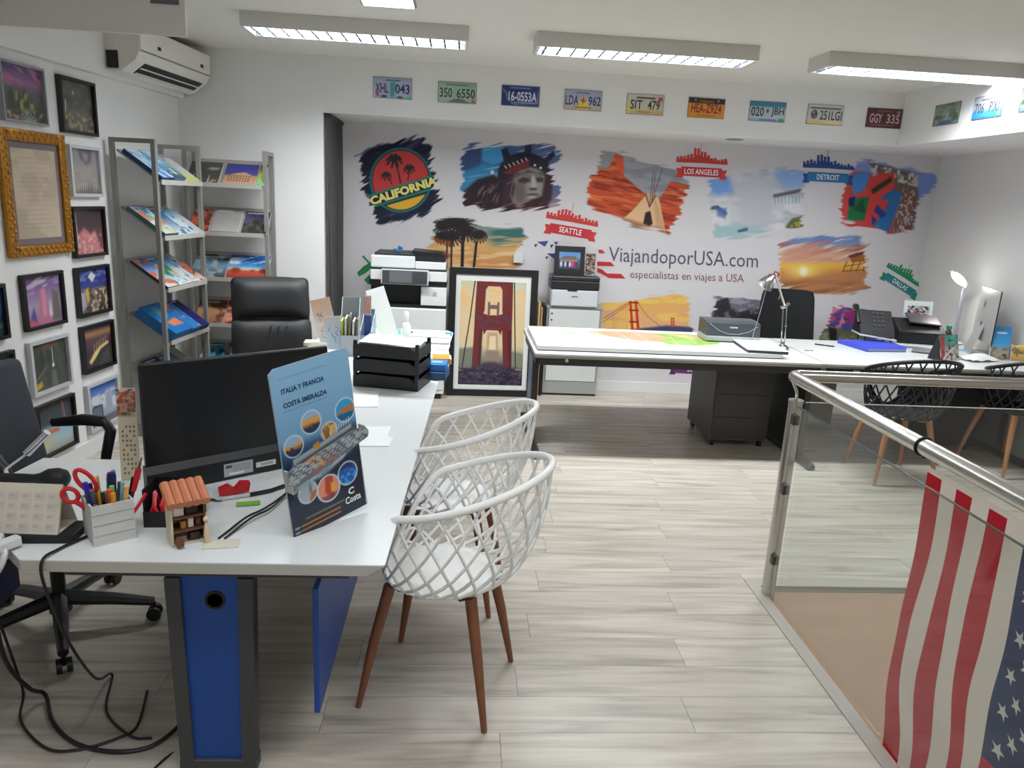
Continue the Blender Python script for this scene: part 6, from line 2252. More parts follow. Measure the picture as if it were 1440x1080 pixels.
# ------------------------------------------------------------------ copier
cp = thing('photocopier', 'large white office copier with black feeder and tilted control panel', 'copier', (-0.45, 6.42, 0))
CW = mat('copier_white', (226, 228, 226), 0.4)
CB = mat('copier_black', (28, 28, 31), 0.45)
mb = MB()
mb.b2((-0.335, 0, 0.05), (0.335, 0.46, 0.815), bev=0.006)
mb.build('cabinet', CW, cp)
MB().b2((-0.31, 0.02, 0.0), (0.31, 0.44, 0.05)).build('plinth', CB, cp)
for z0, z1 in ((0.09, 0.30), (0.31, 0.52), (0.53, 0.805)):
    MB().b2((-0.325, -0.008, z0), (0.325, 0.002, z1), bev=0.003).build('drawer', CW, cp)
MB().b2((-0.33, 0.005, 0.815), (0.335, 0.46, 0.84)).build('gap', CB, cp)
MB().b2((-0.325, 0.12, 0.84), (0.115, 0.46, 1.0)).build('output_bay', CB, cp)
MB().b2((0.115, -0.004, 0.842), (0.335, 0.46, 0.998), bev=0.004).build('side_unit', CW, cp)
MB().box((0.235, -0.006, 0.945), (0.035, 0.004, 0.035)).build('emblem', mat('emblem_grey', (190, 178, 176), 0.5), cp)
MB().b2((-0.33, 0.03, 1.0), (0.335, 0.46, 1.05)).build('band', CB, cp)
MB().b2((-0.315, -0.004, 1.05), (0.335, 0.46, 1.135), bev=0.004).build('scanner', CW, cp)
MB().b2((-0.31, 0.0, 1.135), (0.33, 0.46, 1.15)).build('glass_edge', CB, cp)
mb = MB()
mb.b2((-0.315, 0.0, 1.15), (0.06, 0.46, 1.255), bev=0.012)
mb.b2((0.06, 0.0, 1.15), (0.325, 0.46, 1.215), bev=0.008)
mb.build('feeder', CW, cp)
mb = MB()
mb.prism([(0.05, 0.03, 1.217), (0.32, 0.03, 1.222), (0.31, 0.03, 1.262), (0.08, 0.03, 1.262), (0.05, 0.03, 1.225)], (0, 0.40, 0))
mb.prism([(0.03, 0.08, 1.25), (0.30, 0.08, 1.265), (0.29, 0.08, 1.285), (0.03, 0.08, 1.30)], (0, 0.34, 0))
mb.b2((-0.29, 0.05, 1.256), (0.05, 0.44, 1.275), bev=0.006)
mb.build('feed_tray', CB, cp)
MB().box((-0.02, -0.045, 1.083), (0.40, 0.035, 0.128), rot=(R(-18), 0, 0), bev=0.006).build('panel_bezel', mat('bezel_pale', (200, 202, 202), 0.4), cp)
pn = MB().box((-0.02, -0.063, 1.083), (0.382, 0.006, 0.112), rot=(R(-18), 0, 0), bev=0.001).build('control_panel', mat('panel_dark', (44, 46, 48), 0.3), cp)
MB().box((-0.055, -0.067, 1.085), (0.19, 0.004, 0.098), rot=(R(-18), 0, 0)).build('display', mat('display_grey', (92, 96, 98), 0.2), pn)
mb = MB()
for i in range(3):
    for j in range(4):
        mb.box((0.075 + 0.026 * i, -0.0665 - 0.0075 * (j - 1.5), 1.085 + 0.023 * (j - 1.5) * -1), (0.015, 0.004, 0.012), rot=(R(-18), 0, 0))
mb.build('keypad', mat('keys_dark', (24, 24, 26), 0.4), pn)
bt = thing('blue_cable_tie', 'small blue clip lying on top of the copier', 'clip', (-0.545, 6.52, 1.276), R(15))
MB().box((0, 0, 0.014), (0.075, 0.05, 0.026), rot=(0, R(12), 0), bev=0.006).box((0.02, 0, 0.038), (0.04, 0.03, 0.03), rot=(0, R(30), 0), bev=0.006).build('body', mat('clip_blue', (36, 96, 140), 0.45), bt)

# ------------------------------------------------------------------ framed bridge poster standing on the floor
pw, ph = 0.80, 1.165
po = thing('framed_poster', 'big black framed poster of a red suspension bridge standing on the floor', 'poster', (0.305, 6.58, 0.0), 0, rot=(R(-3), 0, R(2)))
fw = 0.062
for lo, hi in (((-pw / 2, 0), (-pw / 2 + fw, ph)), ((pw / 2 - fw, 0), (pw / 2, ph)), ((-pw / 2 + fw, 0), (pw / 2 - fw, fw)), ((-pw / 2 + fw, ph - fw), (pw / 2 - fw, ph))):
    MB().b2((lo[0], 0, lo[1] + 0.002), (hi[0], 0.03, hi[1]), bev=0.002).build('frame_bar', BLACKF, po)
MB().b2((-pw / 2 + fw, 0.014, fw), (pw / 2 - fw, 0.028, ph - fw)).build('mount', mat('mount_white', (226, 226, 222), 0.6), po)
iw, ih = 0.59, 0.945
c = Cv(0, 0, 107, 181, 0.55)
c.vgrad([(0, (200, 196, 166)), (0.12, (222, 196, 150)), (0.4, (226, 200, 156)), (0.62, (222, 200, 160)), (0.72, (150, 150, 130)), (0.8, (96, 92, 100)), (1, (52, 46, 64))])
c.blot((196, 206, 186), 40, 9, 0.55, 3, mask=sstep(30, 10, c.Y))
c.blot((232, 186, 130), 30, 12, 0.6, 5, mask=sstep(60, 20, c.Y))
c.poly([(0, 118), (38, 112), (38, 150), (0, 160)], (120, 126, 112), 3)
c.poly([(76, 118), (107, 124), (107, 160), (76, 150)], (128, 132, 116), 3)
TW, TD = (112, 46, 46), (78, 36, 42)
c.poly([(31, -2), (83, -2), (82, 8), (32, 8)], TW, 0.7)
for xs in (((26, -2), (37, -2), (38, 60), (24, 60)), ((71, -2), (85, -2), (86, 60), (70, 60))):
    c.poly(list(xs), TW, 0.7)
c.poly([(36, 6), (46, 6), (41, 14), (40, 50), (36, 60)], TW, 1.0)
c.poly([(71, 6), (63, 6), (68, 14), (69, 50), (71, 60)], TW, 1.0)
c.poly([(38, 55), (46, 58), (62, 58), (70, 55), (86, 60), (86, 84), (24, 84), (24, 60)], TW, 0.8)
c.blot((96, 60, 74), 8, 4, 0.55, 9, mask=c.inside([(26, 58), (84, 58), (84, 84), (26, 84)], 2), ang=0.5)
for xs in (((24, 80), (38, 80), (36, 150), (22, 152)), ((70, 80), (86, 80), (88, 152), (74, 150))):
    c.poly(list(xs), TW, 0.7)
    c.poly([(xs[0][0] + 9, 84), (xs[1][0], 84), (xs[2][0], 150), (xs[3][0] + 9, 150)], TD, 1.5, 0.7)
for xs in (((38, 82), (46, 82), (40, 92)), ((70, 82), (62, 82), (68, 92))):
    c.poly(list(xs), TW, 0.8)
# second, far tower
FT = (128, 116, 108)
c.poly([(45, 36), (48, 34), (49, 40), (60, 40), (61, 34), (64, 36), (64, 58), (60, 58), (60, 47), (49, 47), (49, 58), (45, 58)], (120, 92, 90), 0.8)
c.poly([(46, 88), (63, 88), (66, 146), (44, 146)], (186, 162, 134), 1.5)
c.poly([(50, 94), (60, 94), (61, 118), (49, 118)], (232, 212, 172), 1.2)
c.poly([(44, 120), (66, 120), (68, 148), (42, 148)], (150, 128, 116), 3)
c.line([(23, -2), (17, 60), (6, 150)], 2.0, (64, 44, 48))
c.line([(87, -2), (90, 60), (95, 150)], 1.9, (64, 44, 48))
c.poly([(0, 158), (30, 148), (46, 140), (62, 140), (80, 148), (107, 158), (107, 181), (0, 181)], (66, 58, 76), 4)
c.blot((40, 36, 54), 6, 3, 0.5, 21, mask=sstep(145, 156, c.Y))
c.blot((120, 80, 84), 3, 2.2, 0.74, 24, mask=sstep(140, 150, c.Y) * sstep(172, 160, c.Y))
c.blot((150, 150, 166), 2.2, 1.4, 0.84, 28, mask=sstep(150, 158, c.Y))
paint_mesh('picture', c, flat(-iw / 2, ph / 2 + ih / 2 - 0.005, iw / 107, ih / 181, 0.0135), GLOSSY, po)
for k, (lab, m, x, zt) in enumerate((('tan wooden board standing between poster and grey cabinet', mat('board_tan', (178, 130, 92), 0.6), 0.752, 0.83), ('black framed board standing on edge beside the grey cabinet', BLACKF, 0.778, 0.85), ('yellowish board edge standing behind the poster', mat('board_yellow', (196, 170, 110), 0.6), 0.727, 0.88))):
    t = thing('leaning_board', lab, 'board', (x, 6.78, 0))
    MB().box((0, 0, zt / 2), (0.018, 0.24, zt), bev=0.001).build('board', m, t)

# ------------------------------------------------------------------ grey cabinet with laser printer and photos
cb = thing('filing_cabinet', 'low grey cabinet with a white locked door under the printer', 'cabinet', (1.06, 6.71, 0))
CG = mat('cabinet_grey', (160, 160, 156), 0.5)
mb = MB()
for lo, hi in (((-0.258, 0, 0.02), (-0.24, 0.22, 0.825)), ((0.24, 0, 0.02), (0.258, 0.22, 0.825)), ((-0.262, -0.008, 0.825), (0.262, 0.225, 0.845)), ((-0.24, 0.205, 0.02), (0.24, 0.22, 0.825)), ((-0.24, 0, 0.02), (0.24, 0.2, 0.135))):
    mb.b2(lo, hi)
mb.build('body', CG, cb)
MB().b2((-0.255, 0.005, 0), (0.25, 0.22, 0.02)).build('plinth', CB, cb)
d = MB().b2((-0.236, -0.004, 0.14), (0.236, 0.014, 0.818), bev=0.002).build('door', mat('door_white', (214, 216, 212), 0.45), cb)
for z in (0.775, 0.715):
    MB().cyl((-0.21, -0.006, z), (-0.21, 0.0, z), 0.008, n=12).build('lock', mat('lock_dark', (70, 70, 68), 0.4, 0.6), d, True)
lp = thing('laser_printer', 'black and white laser printer on the grey cabinet', 'printer', (1.045, 6.72, 0.846))
MB().b2((-0.215, -0.04, 0.0), (0.215, 0.18, 0.155), bev=0.012).build('body', mat('printer_white', (206, 209, 212), 0.4), lp)
MB().b2((-0.222, -0.045, 0.155), (0.222, 0.185, 0.235), bev=0.008).build('upper_body', CB, lp)
MB().b2((-0.222, -0.05, 0.235), (0.222, 0.185, 0.278), bev=0.01).build('scanner_lid', mat('lid_black', (38, 40, 42), 0.35), lp)
MB().b2((-0.07, -0.047, 0.145), (0.02, -0.038, 0.16)).build('notch', CB, lp)
MB().b2((-0.03, -0.0415, 0.09), (0.03, -0.039, 0.098)).build('emblem', mat('emblem_dark', (70, 72, 80), 0.5), lp)


def people(c):
    c.vgrad([(0, (96, 150, 206)), (0.35, (110, 160, 210)), (0.42, (110, 110, 110)), (1, (70, 76, 90))])
    c.poly([(4, 14), (10, 8), (36, 8), (40, 14), (40, 20), (4, 20)], (120, 112, 104), 0.8)
    for k, col in enumerate(((206, 210, 220), (60, 90, 160), (206, 200, 206), (50, 60, 110), (206, 210, 222), (220, 90, 130), (190, 60, 100), (50, 70, 130))):
        x = 5 + k * 4.7
        c.ell(x, 26, 2.4, 6, col, 0.8)
        c.ell(x, 18, 1.3, 1.7, (206, 160, 136), 0.6)


pf = thing('framed_photo', 'black framed group photo standing on the laser printer', 'photo', (0.995, 6.80, 1.125), 0, rot=(R(-4), 0, 0))
MB().b2((-0.14, 0, 0), (0.14, 0.012, 0.258), bev=0.002).build('frame', mat('frame_charcoal', (34, 34, 42), 0.5), pf)
c = Cv(0, 0, 46, 36, 0.8)
people(c)
paint_mesh('photo', c, flat(-0.098, 0.205, 0.196 / 46, 0.152 / 36, -0.0008), GLOSSY, pf)
pf2 = thing('framed_photo', 'small brown crowd photo standing at the printer corner', 'photo', (1.19, 6.815, 1.125), 0, rot=(R(-3), 0, 0))
MB().b2((-0.05, 0, 0), (0.05, 0.008, 0.205), bev=0.001).build('frame', mat('frame_pale', (190, 180, 170), 0.5), pf2)
c = Cv(0, 0, 20, 42, 0.8, (110, 92, 84))
c.blot((196, 176, 160), 2.5, 2.5, 0.56, 4)
c.blot((50, 44, 46), 3, 2.5, 0.62, 6)
paint_mesh('photo', c, flat(-0.045, 0.2, 0.09 / 20, 0.195 / 42, -0.0008), GLOSSY, pf2)
sk = thing('wall_socket', 'small white box on the printed wall above the poster', 'socket', (0.53, YB - 0.004, 1.245))
MB().box((0, -0.02, 0), (0.09, 0.04, 0.085), bev=0.004).build('body', mat('white_plastic'), sk)

# ------------------------------------------------------------------ wide white tables
TW_ = mat('table_white', (202, 205, 203), 0.35)
SIL = mat('silver_edge', (158, 156, 148), 0.45, 0.3)
BEAM = mat('beam_dark', (48, 46, 42), 0.5)
BSTEEL = mat('leg_black', (34, 35, 36), 0.45)


def table(label, x0, x1, legs):
    t = thing('office_table', label, 'table', ((x0 + x1) / 2, 5.51, 0))
    hw = (x1 - x0) / 2
    MB().b2((-hw, -0.505, ZT - 0.006), (hw, 0.51, ZT)).build('tabletop', TW_, t)
    MB().b2((-hw, -0.508, ZT - 0.03), (hw, 0.51, ZT - 0.0065), bev=0.004).build('edge_band', SIL, t)
    MB().b2((-hw + 0.03, -0.478, ZT - 0.085), (hw - 0.02, -0.438, ZT - 0.031)).build('beam', BEAM, t)
    MB().b2((-hw + 0.03, 0.42, ZT - 0.085), (hw - 0.02, 0.46, ZT - 0.031)).build('beam', BEAM, t)
    for lx, wide in legs:
        l = MB().b2((lx - 0.022, -0.255 if not wide else -0.49, 0.045), (lx + 0.022, -0.20 if not wide else 0.06, ZT - 0.086)).build('leg', BSTEEL, t)
        MB().b2((lx - 0.017, -0.20, 0.05), (lx + 0.017, 0.12, ZT - 0.09)).build('infill', mat('infill_blue_grey', (120, 132, 150), 0.4, 0.3) if not wide else BSTEEL, l)
        MB().b2((lx - 0.03, -0.61 if not wide else -0.70, 0), (lx + 0.03, 0.45, 0.045), bev=0.015).build('foot', BSTEEL, l)
        MB().b2((lx - 0.025, -0.437, ZT - 0.085), (lx + 0.025, 0.42, ZT - 0.04)).build('rail', BSTEEL, l)
    return t


t1 = table('wide white table with a colour map board on it', 0.537, 2.629, ((-1.01, False), (0.955, True)))
MB().cyl((-0.82, -0.486, 0.692), (-0.82, -0.478, 0.692), 0.012, n=12).cyl((-0.82, -0.49, 0.712), (-0.82, -0.478, 0.712), 0.010, n=12).build('screw_cap', mat('cap_bright', (214, 214, 200), 0.3, 0.4), t1, True)
t2 = table('wide white table with phones and a silver computer on it', 2.639, 4.43, ((0.76, False),))
MB().b2((0.20, 0.30, 0.12), (0.86, 0.33, 0.66)).build('modesty_panel', BSTEEL, t2)
MB().box((-0.66, -0.482, 0.69), (0.05, 0.008, 0.012), bev=0.002).build('screw_cap', mat('cap_bright'), t2)

pdl = thing('drawer_pedestal', 'dark grey drawer pedestal on casters under the map table', 'pedestal', (2.17, 5.58, 0))
MB().b2((-0.225, -0.28, 0.055), (0.225, 0.29, 0.62), bev=0.004).build('body', mat('pedestal_grey', (84, 84, 80), 0.5), pdl)
for z0, z1 in ((0.07, 0.24), (0.25, 0.42), (0.43, 0.605)):
    MB().b2((-0.215, -0.29, z0), (0.215, -0.279, z1), bev=0.002).build('drawer', mat('drawer_dark', (58, 54, 50), 0.5), pdl)
for sx in (-1, 1):
    for sy in (-1, 1):
        MB().cyl((sx * 0.19 - 0.012, sy * 0.24, 0.026), (sx * 0.19 + 0.012, sy * 0.24, 0.026), 0.026, n=12).cyl((sx * 0.19, sy * 0.24, 0.03), (sx * 0.19, sy * 0.24, 0.056), 0.008, n=8).build('caster', BLK, pdl, True)
pd2 = thing('drawer_pedestal', 'black drawer pedestal under the table with the phones', 'pedestal', (3.90, 5.62, 0))
MB().b2((-0.22, -0.27, 0.05), (0.22, 0.15, 0.62), bev=0.004).build('body', BLKM, pd2)
for z0, z1 in ((0.06, 0.33), (0.34, 0.61)):
    MB().b2((-0.21, -0.278, z0), (0.21, -0.269, z1), bev=0.002).build('drawer', mat('drawer_black', (24, 24, 26), 0.45), pd2)
for sx in (-1, 1):
    MB().cyl((sx * 0.18 - .012, -0.22, .025), (sx * 0.18 + .012, -0.22, .025), 0.025, n=12).cyl((sx * 0.18 - .012, 0.1, .025), (sx * 0.18 + .012, 0.1, .025), 0.025, n=12).build('caster', BLK, pd2, True)
pt = thing('plastic_crate', 'pale yellow and grey carton under the table behind the black chair', 'box', (3.02, 5.98, 0), R(4))
MB().box((0, 0, 0.22), (0.34, 0.26, 0.44), bev=0.004).build('carton', mat('carton_grey', (176, 170, 166), 0.7), pt)
MB().box((0, 0, 0.465), (0.35, 0.27, 0.05), bev=0.003).build('lid', mat('lid_yellowish', (190, 186, 120), 0.6), pt)

# map board
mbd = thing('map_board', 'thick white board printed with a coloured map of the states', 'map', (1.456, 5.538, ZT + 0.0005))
MB().b2((-0.893, -0.419, 0), (0.893, 0.419, 0.0065)).build('shadow_gap', mat('gap_shade', (40, 40, 40), 0.7), mbd)  # dark layer painted in as the shadow line between board and table
MB().b2((-0.895, -0.421, 0.007), (0.895, 0.421, 0.034), bev=0.001).build('board', mat('board_white', (216, 216, 213), 0.5), mbd)
c = Cv(0, 0, 178, 84, 0.9, (228, 229, 228))
c.poly([(46, 16), (70, 10), (100, 12), (112, 18), (110, 40), (96, 52), (78, 48), (58, 34)], (226, 160, 116), 2)
c.poly([(98, 14), (130, 12), (150, 30), (142, 52), (120, 62), (100, 60), (96, 46), (108, 34)], (140, 184, 70), 2)
c.poly([(112, 18), (140, 14), (160, 26), (150, 40), (128, 34)], (212, 204, 110), 2)
c.blot((230, 170, 140), 14, 6, 0.6, 4, mask=c.inside([(50, 14), (110, 14), (100, 50), (70, 46)], 3))
c.blot((150, 196, 90), 10, 6, 0.62, 7, mask=c.inside([(104, 40), (146, 30), (130, 60), (100, 60)], 3))
c.poly([(22, 20), (36, 22), (40, 30), (30, 30)], (196, 206, 170), 2)
c.poly([(46, 18), (54, 16), (58, 34), (50, 30)], (190, 206, 160), 2)
c.line([(20, 66), (40, 68)], 1.4, (196, 176, 190), 0.7)
for a_, b2_ in (((70, 10), (74, 46)), ((86, 11), (88, 50)), ((112, 18), (108, 60)), ((126, 14), (124, 60)), ((60, 26), (110, 30)), ((100, 46), (144, 44))):
    c.line([a_, b2_], 0.6, (222, 222, 210), 0.8)
paint_mesh('map_print', c, lambda X, Y: np.stack([-0.89 + X * 0.01, 0.418 - Y * 0.836 / 84, np.full_like(X, 0.0348)], -1), GLOSSY, mbd, (228, 229, 228))

# scanner
scn = thing('document_scanner', 'dark grey portable printer with pale base on the map board', 'printer', (2.135, 5.66, ZT + 0.035), R(-2))
MB().b2((-0.215, -0.125, 0.004), (0.215, 0.13, 0.045), bev=0.006).build('base', mat('scanner_pale', (170, 176, 176), 0.4), scn)
mb = MB()
mb.prism([(-0.21, -0.115, 0.046), (-0.21, 0.125, 0.046), (-0.21, 0.125, 0.158), (-0.21, -0.02, 0.158), (-0.21, -0.10, 0.145)], (0.42, 0, 0))
mb.build('body', mat('scanner_grey', (70, 76, 80), 0.4), scn)
MB().tube([(-0.19, -0.106, 0.14), (-0.12, -0.112, 0.09), (-0.04, -0.1145, 0.064), (0.04, -0.1145, 0.064), (0.12, -0.112, 0.085), (0.19, -0.106, 0.13)], 0.0022, 6).build('trim_line', mat('scanner_pale'), scn, True)
MB().box((0.0, -0.109, 0.115), (0.06, 0.003, 0.012), rot=(R(10), 0, 0)).build('emblem', mat('emblem_pale', (190, 196, 196), 0.4), scn)
MB().b2((-0.2, -0.13, 0.0), (0.2, -0.11, 0.006)).build('foot', CB, scn)

# notebook on the corner of the board
nb = thing('notebook', 'white covered notebook over the end of the map board', 'notebook', (2.262, 5.345, ZT + 0.0355), R(-5))
MB().b2((-0.145, -0.219, 0), (0.148, 0.213, 0.0195)).build('pages', mat('pages_grey', (60, 62, 68), 0.6), nb)
MB().b2((-0.146, -0.22, 0.02), (0.15, 0.215, 0.025), bev=0.001).build('cover', mat('cover_white', (238, 239, 238), 0.45), nb)

# chrome reading lamp
la_ = thing('reading_lamp', 'chrome jointed reading lamp standing by the notebook', 'lamp', (2.515, 5.50, ZT))
CHR = mat('chrome', (200, 202, 206), 0.12, 1.0)
MB().lathe([(0.055, 0), (0.057, 0.006), (0.05, 0.02), (0.03, 0.035), (0.014, 0.045), (0.012, 0.06)], (0, 0, 0), 20).build('base', CHR, la_, True)
el, sh = Vector((-0.025, 0.0, 0.335)), Vector((-0.135, -0.01, 0.565))
for s in (-1, 1):
    MB().tube([(s * 0.014, 0, 0.05), (el.x + s * 0.014, 0, el.z)], 0.0055, 8).build('lower_arm', CHR, la_, True)
MB().tube([el, el.lerp(sh, 0.5), sh], 0.011, 8, flat=0.6).build('upper_arm', mat('arm_pale', (206, 202, 190), 0.25, 0.6), la_, True)
MB().tube([el + Vector((0.03, 0, 0.03)), el, el + Vector((-0.03, 0, -0.005))], 0.012, 8).build('joint', CHR, la_, True)
MB().tube([(-0.005, 0, 0.19), (0.012, 0.0, 0.186)], 0.004, 6).tube([(-0.075, -0.008, 0.43), (-0.09, -0.014, 0.39)], 0.004, 6).build('spring_pin', CHR, la_, True)
hd = Vector((-0.165, -0.015, 0.555))
ax = Vector((-0.62, -0.15, -0.77)).normalized()
MB().lathe([(0.012, -0.03), (0.024, -0.02), (0.03, 0.0), (0.048, 0.03), (0.058, 0.065), (0.0605, 0.085), (0.057, 0.083), (0.045, 0.03), (0.02, 0.0)], hd, 22, ax=ax).build('shade', CHR, la_, True, ang=60)
MB().tube([hd - ax * 0.025, (-0.15, -0.02, 0.6), (-0.12, 0, 0.595), (-0.10, 0, 0.57)], 0.006, 6).build('switch_knob', mat('knob_red', (170, 60, 50), 0.4), la_, True)
MB().tube([hd + ax * 0.05, (-0.20, -0.01, 0.42), (-0.215, 0.0, 0.28), (-0.235, 0.02, 0.12), (-0.24, 0.03, 0.04)], 0.003, 6).build('cord', mat('cord_grey', (150, 152, 158), 0.5), la_, True)

# pen, binder, flat laptop, photo calendar
pn_ = thing('pen', 'black pen lying near the middle of the white tables', 'pen', (2.975, 5.74, ZT + 0.006), R(-32))
MB().cyl((-0.075, 0, 0), (0.0, 0, 0), 0.0055, n=8).cyl((0.014, 0, 0), (0.075, 0, 0), 0.0055, n=8).cyl((0, 0, 0), (0.014, 0, 0), 0.004, n=8).build('barrel', BLK, pn_, True)
cl = thing('paper_clip', 'small grey clip lying by the table joint', 'clip', (2.73, 5.50, ZT), R(5))
MB().box((0, 0, 0.003), (0.07, 0.022, 0.006), bev=0.001).build('clip', mat('clip_grey', (150, 150, 150), 0.4), cl)
bb = thing('ring_binder', 'bright blue binder lying closed on the white table', 'binder', (3.405, 5.755, ZT), R(9))
MB().b2((-0.21, -0.185, 0.0), (0.20, 0.185, 0.004)).b2((-0.21, -0.185, 0.026), (0.20, 0.185, 0.031)).b2((-0.212, -0.185, 0), (-0.206, 0.185, 0.031)).build('cover', mat('binder_blue', (66, 82, 214), 0.35), bb)
MB().b2((-0.20, -0.178, 0.0042), (0.19, 0.178, 0.0258)).build('pages', mat('pages_pale', (180, 190, 200), 0.6), bb)
MB().b2((0.15, -0.187, 0.0), (0.202, -0.18, 0.032)).build('spine_label', mat('cover_white'), bb)
ln_ = thing('laptop', 'thin closed grey laptop lying behind the photo calendar', 'laptop', (3.75, 5.66, ZT), R(-28))
MB().b2((-0.16, -0.11, 0.0), (0.16, 0.11, 0.009), bev=0.002).build('base', mat('laptop_dark', (80, 78, 84), 0.4, 0.4), ln_)
MB().b2((-0.16, -0.11, 0.0095), (0.16, 0.11, 0.016), bev=0.002).build('lid', mat('laptop_grey', (150, 148, 154), 0.35, 0.4), ln_)
pcal = thing('photo_calendar', 'small tent calendar with a red and teal street photo', 'calendar', (3.735, 5.36, ZT), R(18))
mb = MB()
mb.prism([(-0.10, -0.055, 0), (-0.10, 0.055, 0), (-0.10, 0.0, 0.19)], (0.21, 0, 0))
mb.build('stand', mat('calendar_black', (26, 28, 30), 0.5), pcal)
c = Cv(0, 0, 30, 28, 0.8)
c.vgrad([(0, (40, 120, 110)), (0.4, (90, 130, 120)), (0.6, (160, 150, 140)), (1, (190, 180, 170))])
c.poly([(2, 0), (9, 2), (8, 24), (2, 26)], (160, 36, 46), 1)
c.poly([(16, 0), (27, 0), (24, 9), (18, 10)], (44, 160, 130), 1.5)
c.line([(4, 26), (26, 12)], 1.0, (222, 214, 206))
c.blot((60, 40, 44), 3, 3, 0.62, 5)
paint_mesh('photo', c, lambda X, Y: np.stack([-0.095 + X * 0.2 / 30, -0.0555 * (Y / 28) - 0.0016, 0.188 * (1 - Y / 28) + 0.001], -1), GLOSSY, pcal)

# phones and fax
fx = thing('desk_phone', 'black desk phone with a ribbed keypad slope at the table corner', 'phone', (3.52, 6.0, ZT), R(-12))
mb = MB()
mb.prism([(-0.14, -0.13, 0.07), (-0.14, 0.10, 0.07), (-0.14, 0.10, 0.26), (-0.14, 0.05, 0.27), (-0.14, -0.10, 0.12)], (0.27, 0, 0))
mb.build('body', BLKM, fx)
MB().tube([(-0.10, -0.12, 0.0), (-0.10, -0.12, 0.09)], 0.006, 8).tube([(-0.10, 0.06, 0.0), (-0.10, 0.06, 0.08)], 0.006, 8).tube([(0.11, -0.12, 0.0), (0.11, -0.12, 0.09)], 0.006, 8).tube([(0.11, 0.06, 0.0), (0.11, 0.06, 0.08)], 0.006, 8).build('stand', BLK, fx, True)
MB().box((0.0, -0.02, 0.064), (0.30, 0.24, 0.014), rot=(0, R(6), 0), bev=0.004).build('shelf', mat('shelf_white', (206, 208, 206), 0.4), fx)
MB().tube([(-0.15, -0.06, 0.17), (-0.155, -0.01, 0.245), (-0.15, 0.06, 0.295), (-0.15, 0.10, 0.29)], [.02, .018, .02, .022], 10).build('handset', BLK, fx, True)
mb = MB()
for i in range(4):
    for j in range(3):
        mb.box((-0.02 + 0.035 * j, -0.066 + 0.03 * i, 0.157 + 0.03 * i), (0.022, 0.018, 0.006), rot=(R(45), 0, 0))
mb.build('keypad', mat('keys_grey', (60, 62, 66), 0.4), fx)
fm = thing('fax_machine', 'black fax machine with a glossy lid beside the desk phone', 'fax machine', (3.91, 6.02, ZT), R(-10))
mb = MB()
mb.prism([(-0.20, -0.16, 0.03), (-0.20, 0.15, 0.03), (-0.20, 0.15, 0.20), (-0.20, 0.02, 0.215), (-0.20, -0.16, 0.12)], (0.38, 0, 0))
mb.build('body', mat('fax_black', (20, 20, 24), 0.5), fm)
MB().box((0.03, -0.02, 0.215), (0.26, 0.16, 0.018), rot=(R(22), R(4), 0), bev=0.006).build('lid', mat('fax_lid', (84, 78, 86), 0.3, 0.2), fm)
MB().b2((-0.22, -0.24, 0.006), (0.16, 0.10, 0.022), bev=0.003).build('paper_tray', mat('shelf_white'), fm)
for sx in (-0.18, 0.14):
    for sy in (-0.12, 0.12):
        MB().cyl((sx, sy, 0), (sx, sy, 0.03), 0.01, n=10).build('foot', BLK, fm, True)
af = thing('acrylic_frame', 'clear acrylic photo frame standing on the fax machine', 'photo', (3.95, 6.10, ZT + 0.222), R(-8), rot=(R(-8), 0, R(-8)))
MB().b2((-0.12, 0.0, 0), (0.12, 0.012, 0.135), bev=0.002).build('block', mat('acrylic_pale', (206, 216, 214), 0.12), af)
c = Cv(0, 0, 34, 14, 0.7, (120, 118, 122))
c.blot((40, 36, 40), 2.5, 3, 0.52, 4)
c.blot((196, 90, 90), 2, 2, 0.66, 8)
c.blot((206, 206, 210), 2.5, 2, 0.6, 9)
paint_mesh('photo', c, flat(-0.09, 0.095, 0.18 / 34, 0.085 / 14, -0.0008), GLOSSY, af)
kb = thing('paper_leaflets', 'loose printed papers under the phones', 'paper', (3.95, 5.83, ZT + 0.0005), R(-8))
for k in range(3):
    MB().box((0.05 * k - 0.05, -0.02 * k, 0.0015 + 0.003 * k), (0.20, 0.14, 0.0025), rot=(0, 0, R(8 * k - 6))).build('sheet', WP, kb)
gb = thing('drink_bottle', 'small dark bottle with a bright green cap', 'bottle', (4.185, 6.0, ZT))
MB().lathe([(0.028, 0), (0.03, 0.01), (0.03, 0.10), (0.022, 0.125), (0.014, 0.135), (0.014, 0.14)], (0, 0, 0), 16).build('body', mat('bottle_wine', (84, 40, 52), 0.3), gb, True)
MB().lathe([(0.02, 0.14), (0.022, 0.145), (0.022, 0.17), (0.016, 0.175)], (0, 0, 0), 14).build('cap', mat('cap_green', (44, 160, 96), 0.4), gb, True)

# silver computer seen from behind
im = thing('silver_computer', 'silver all-in-one computer seen from behind at an angle', 'computer', (4.265, 5.68, ZT), R(68))
SILV = mat('silver_back', (196, 196, 192), 0.35, 0.35)


def bk(a, b):
    u, v = 2 * a - 1, 2 * b - 1
    return (u * 0.265, 0.012 + 0.02 * (1 - u * u) * (1 - 0.6 * v * v), 0.11 + 0.42 * b)


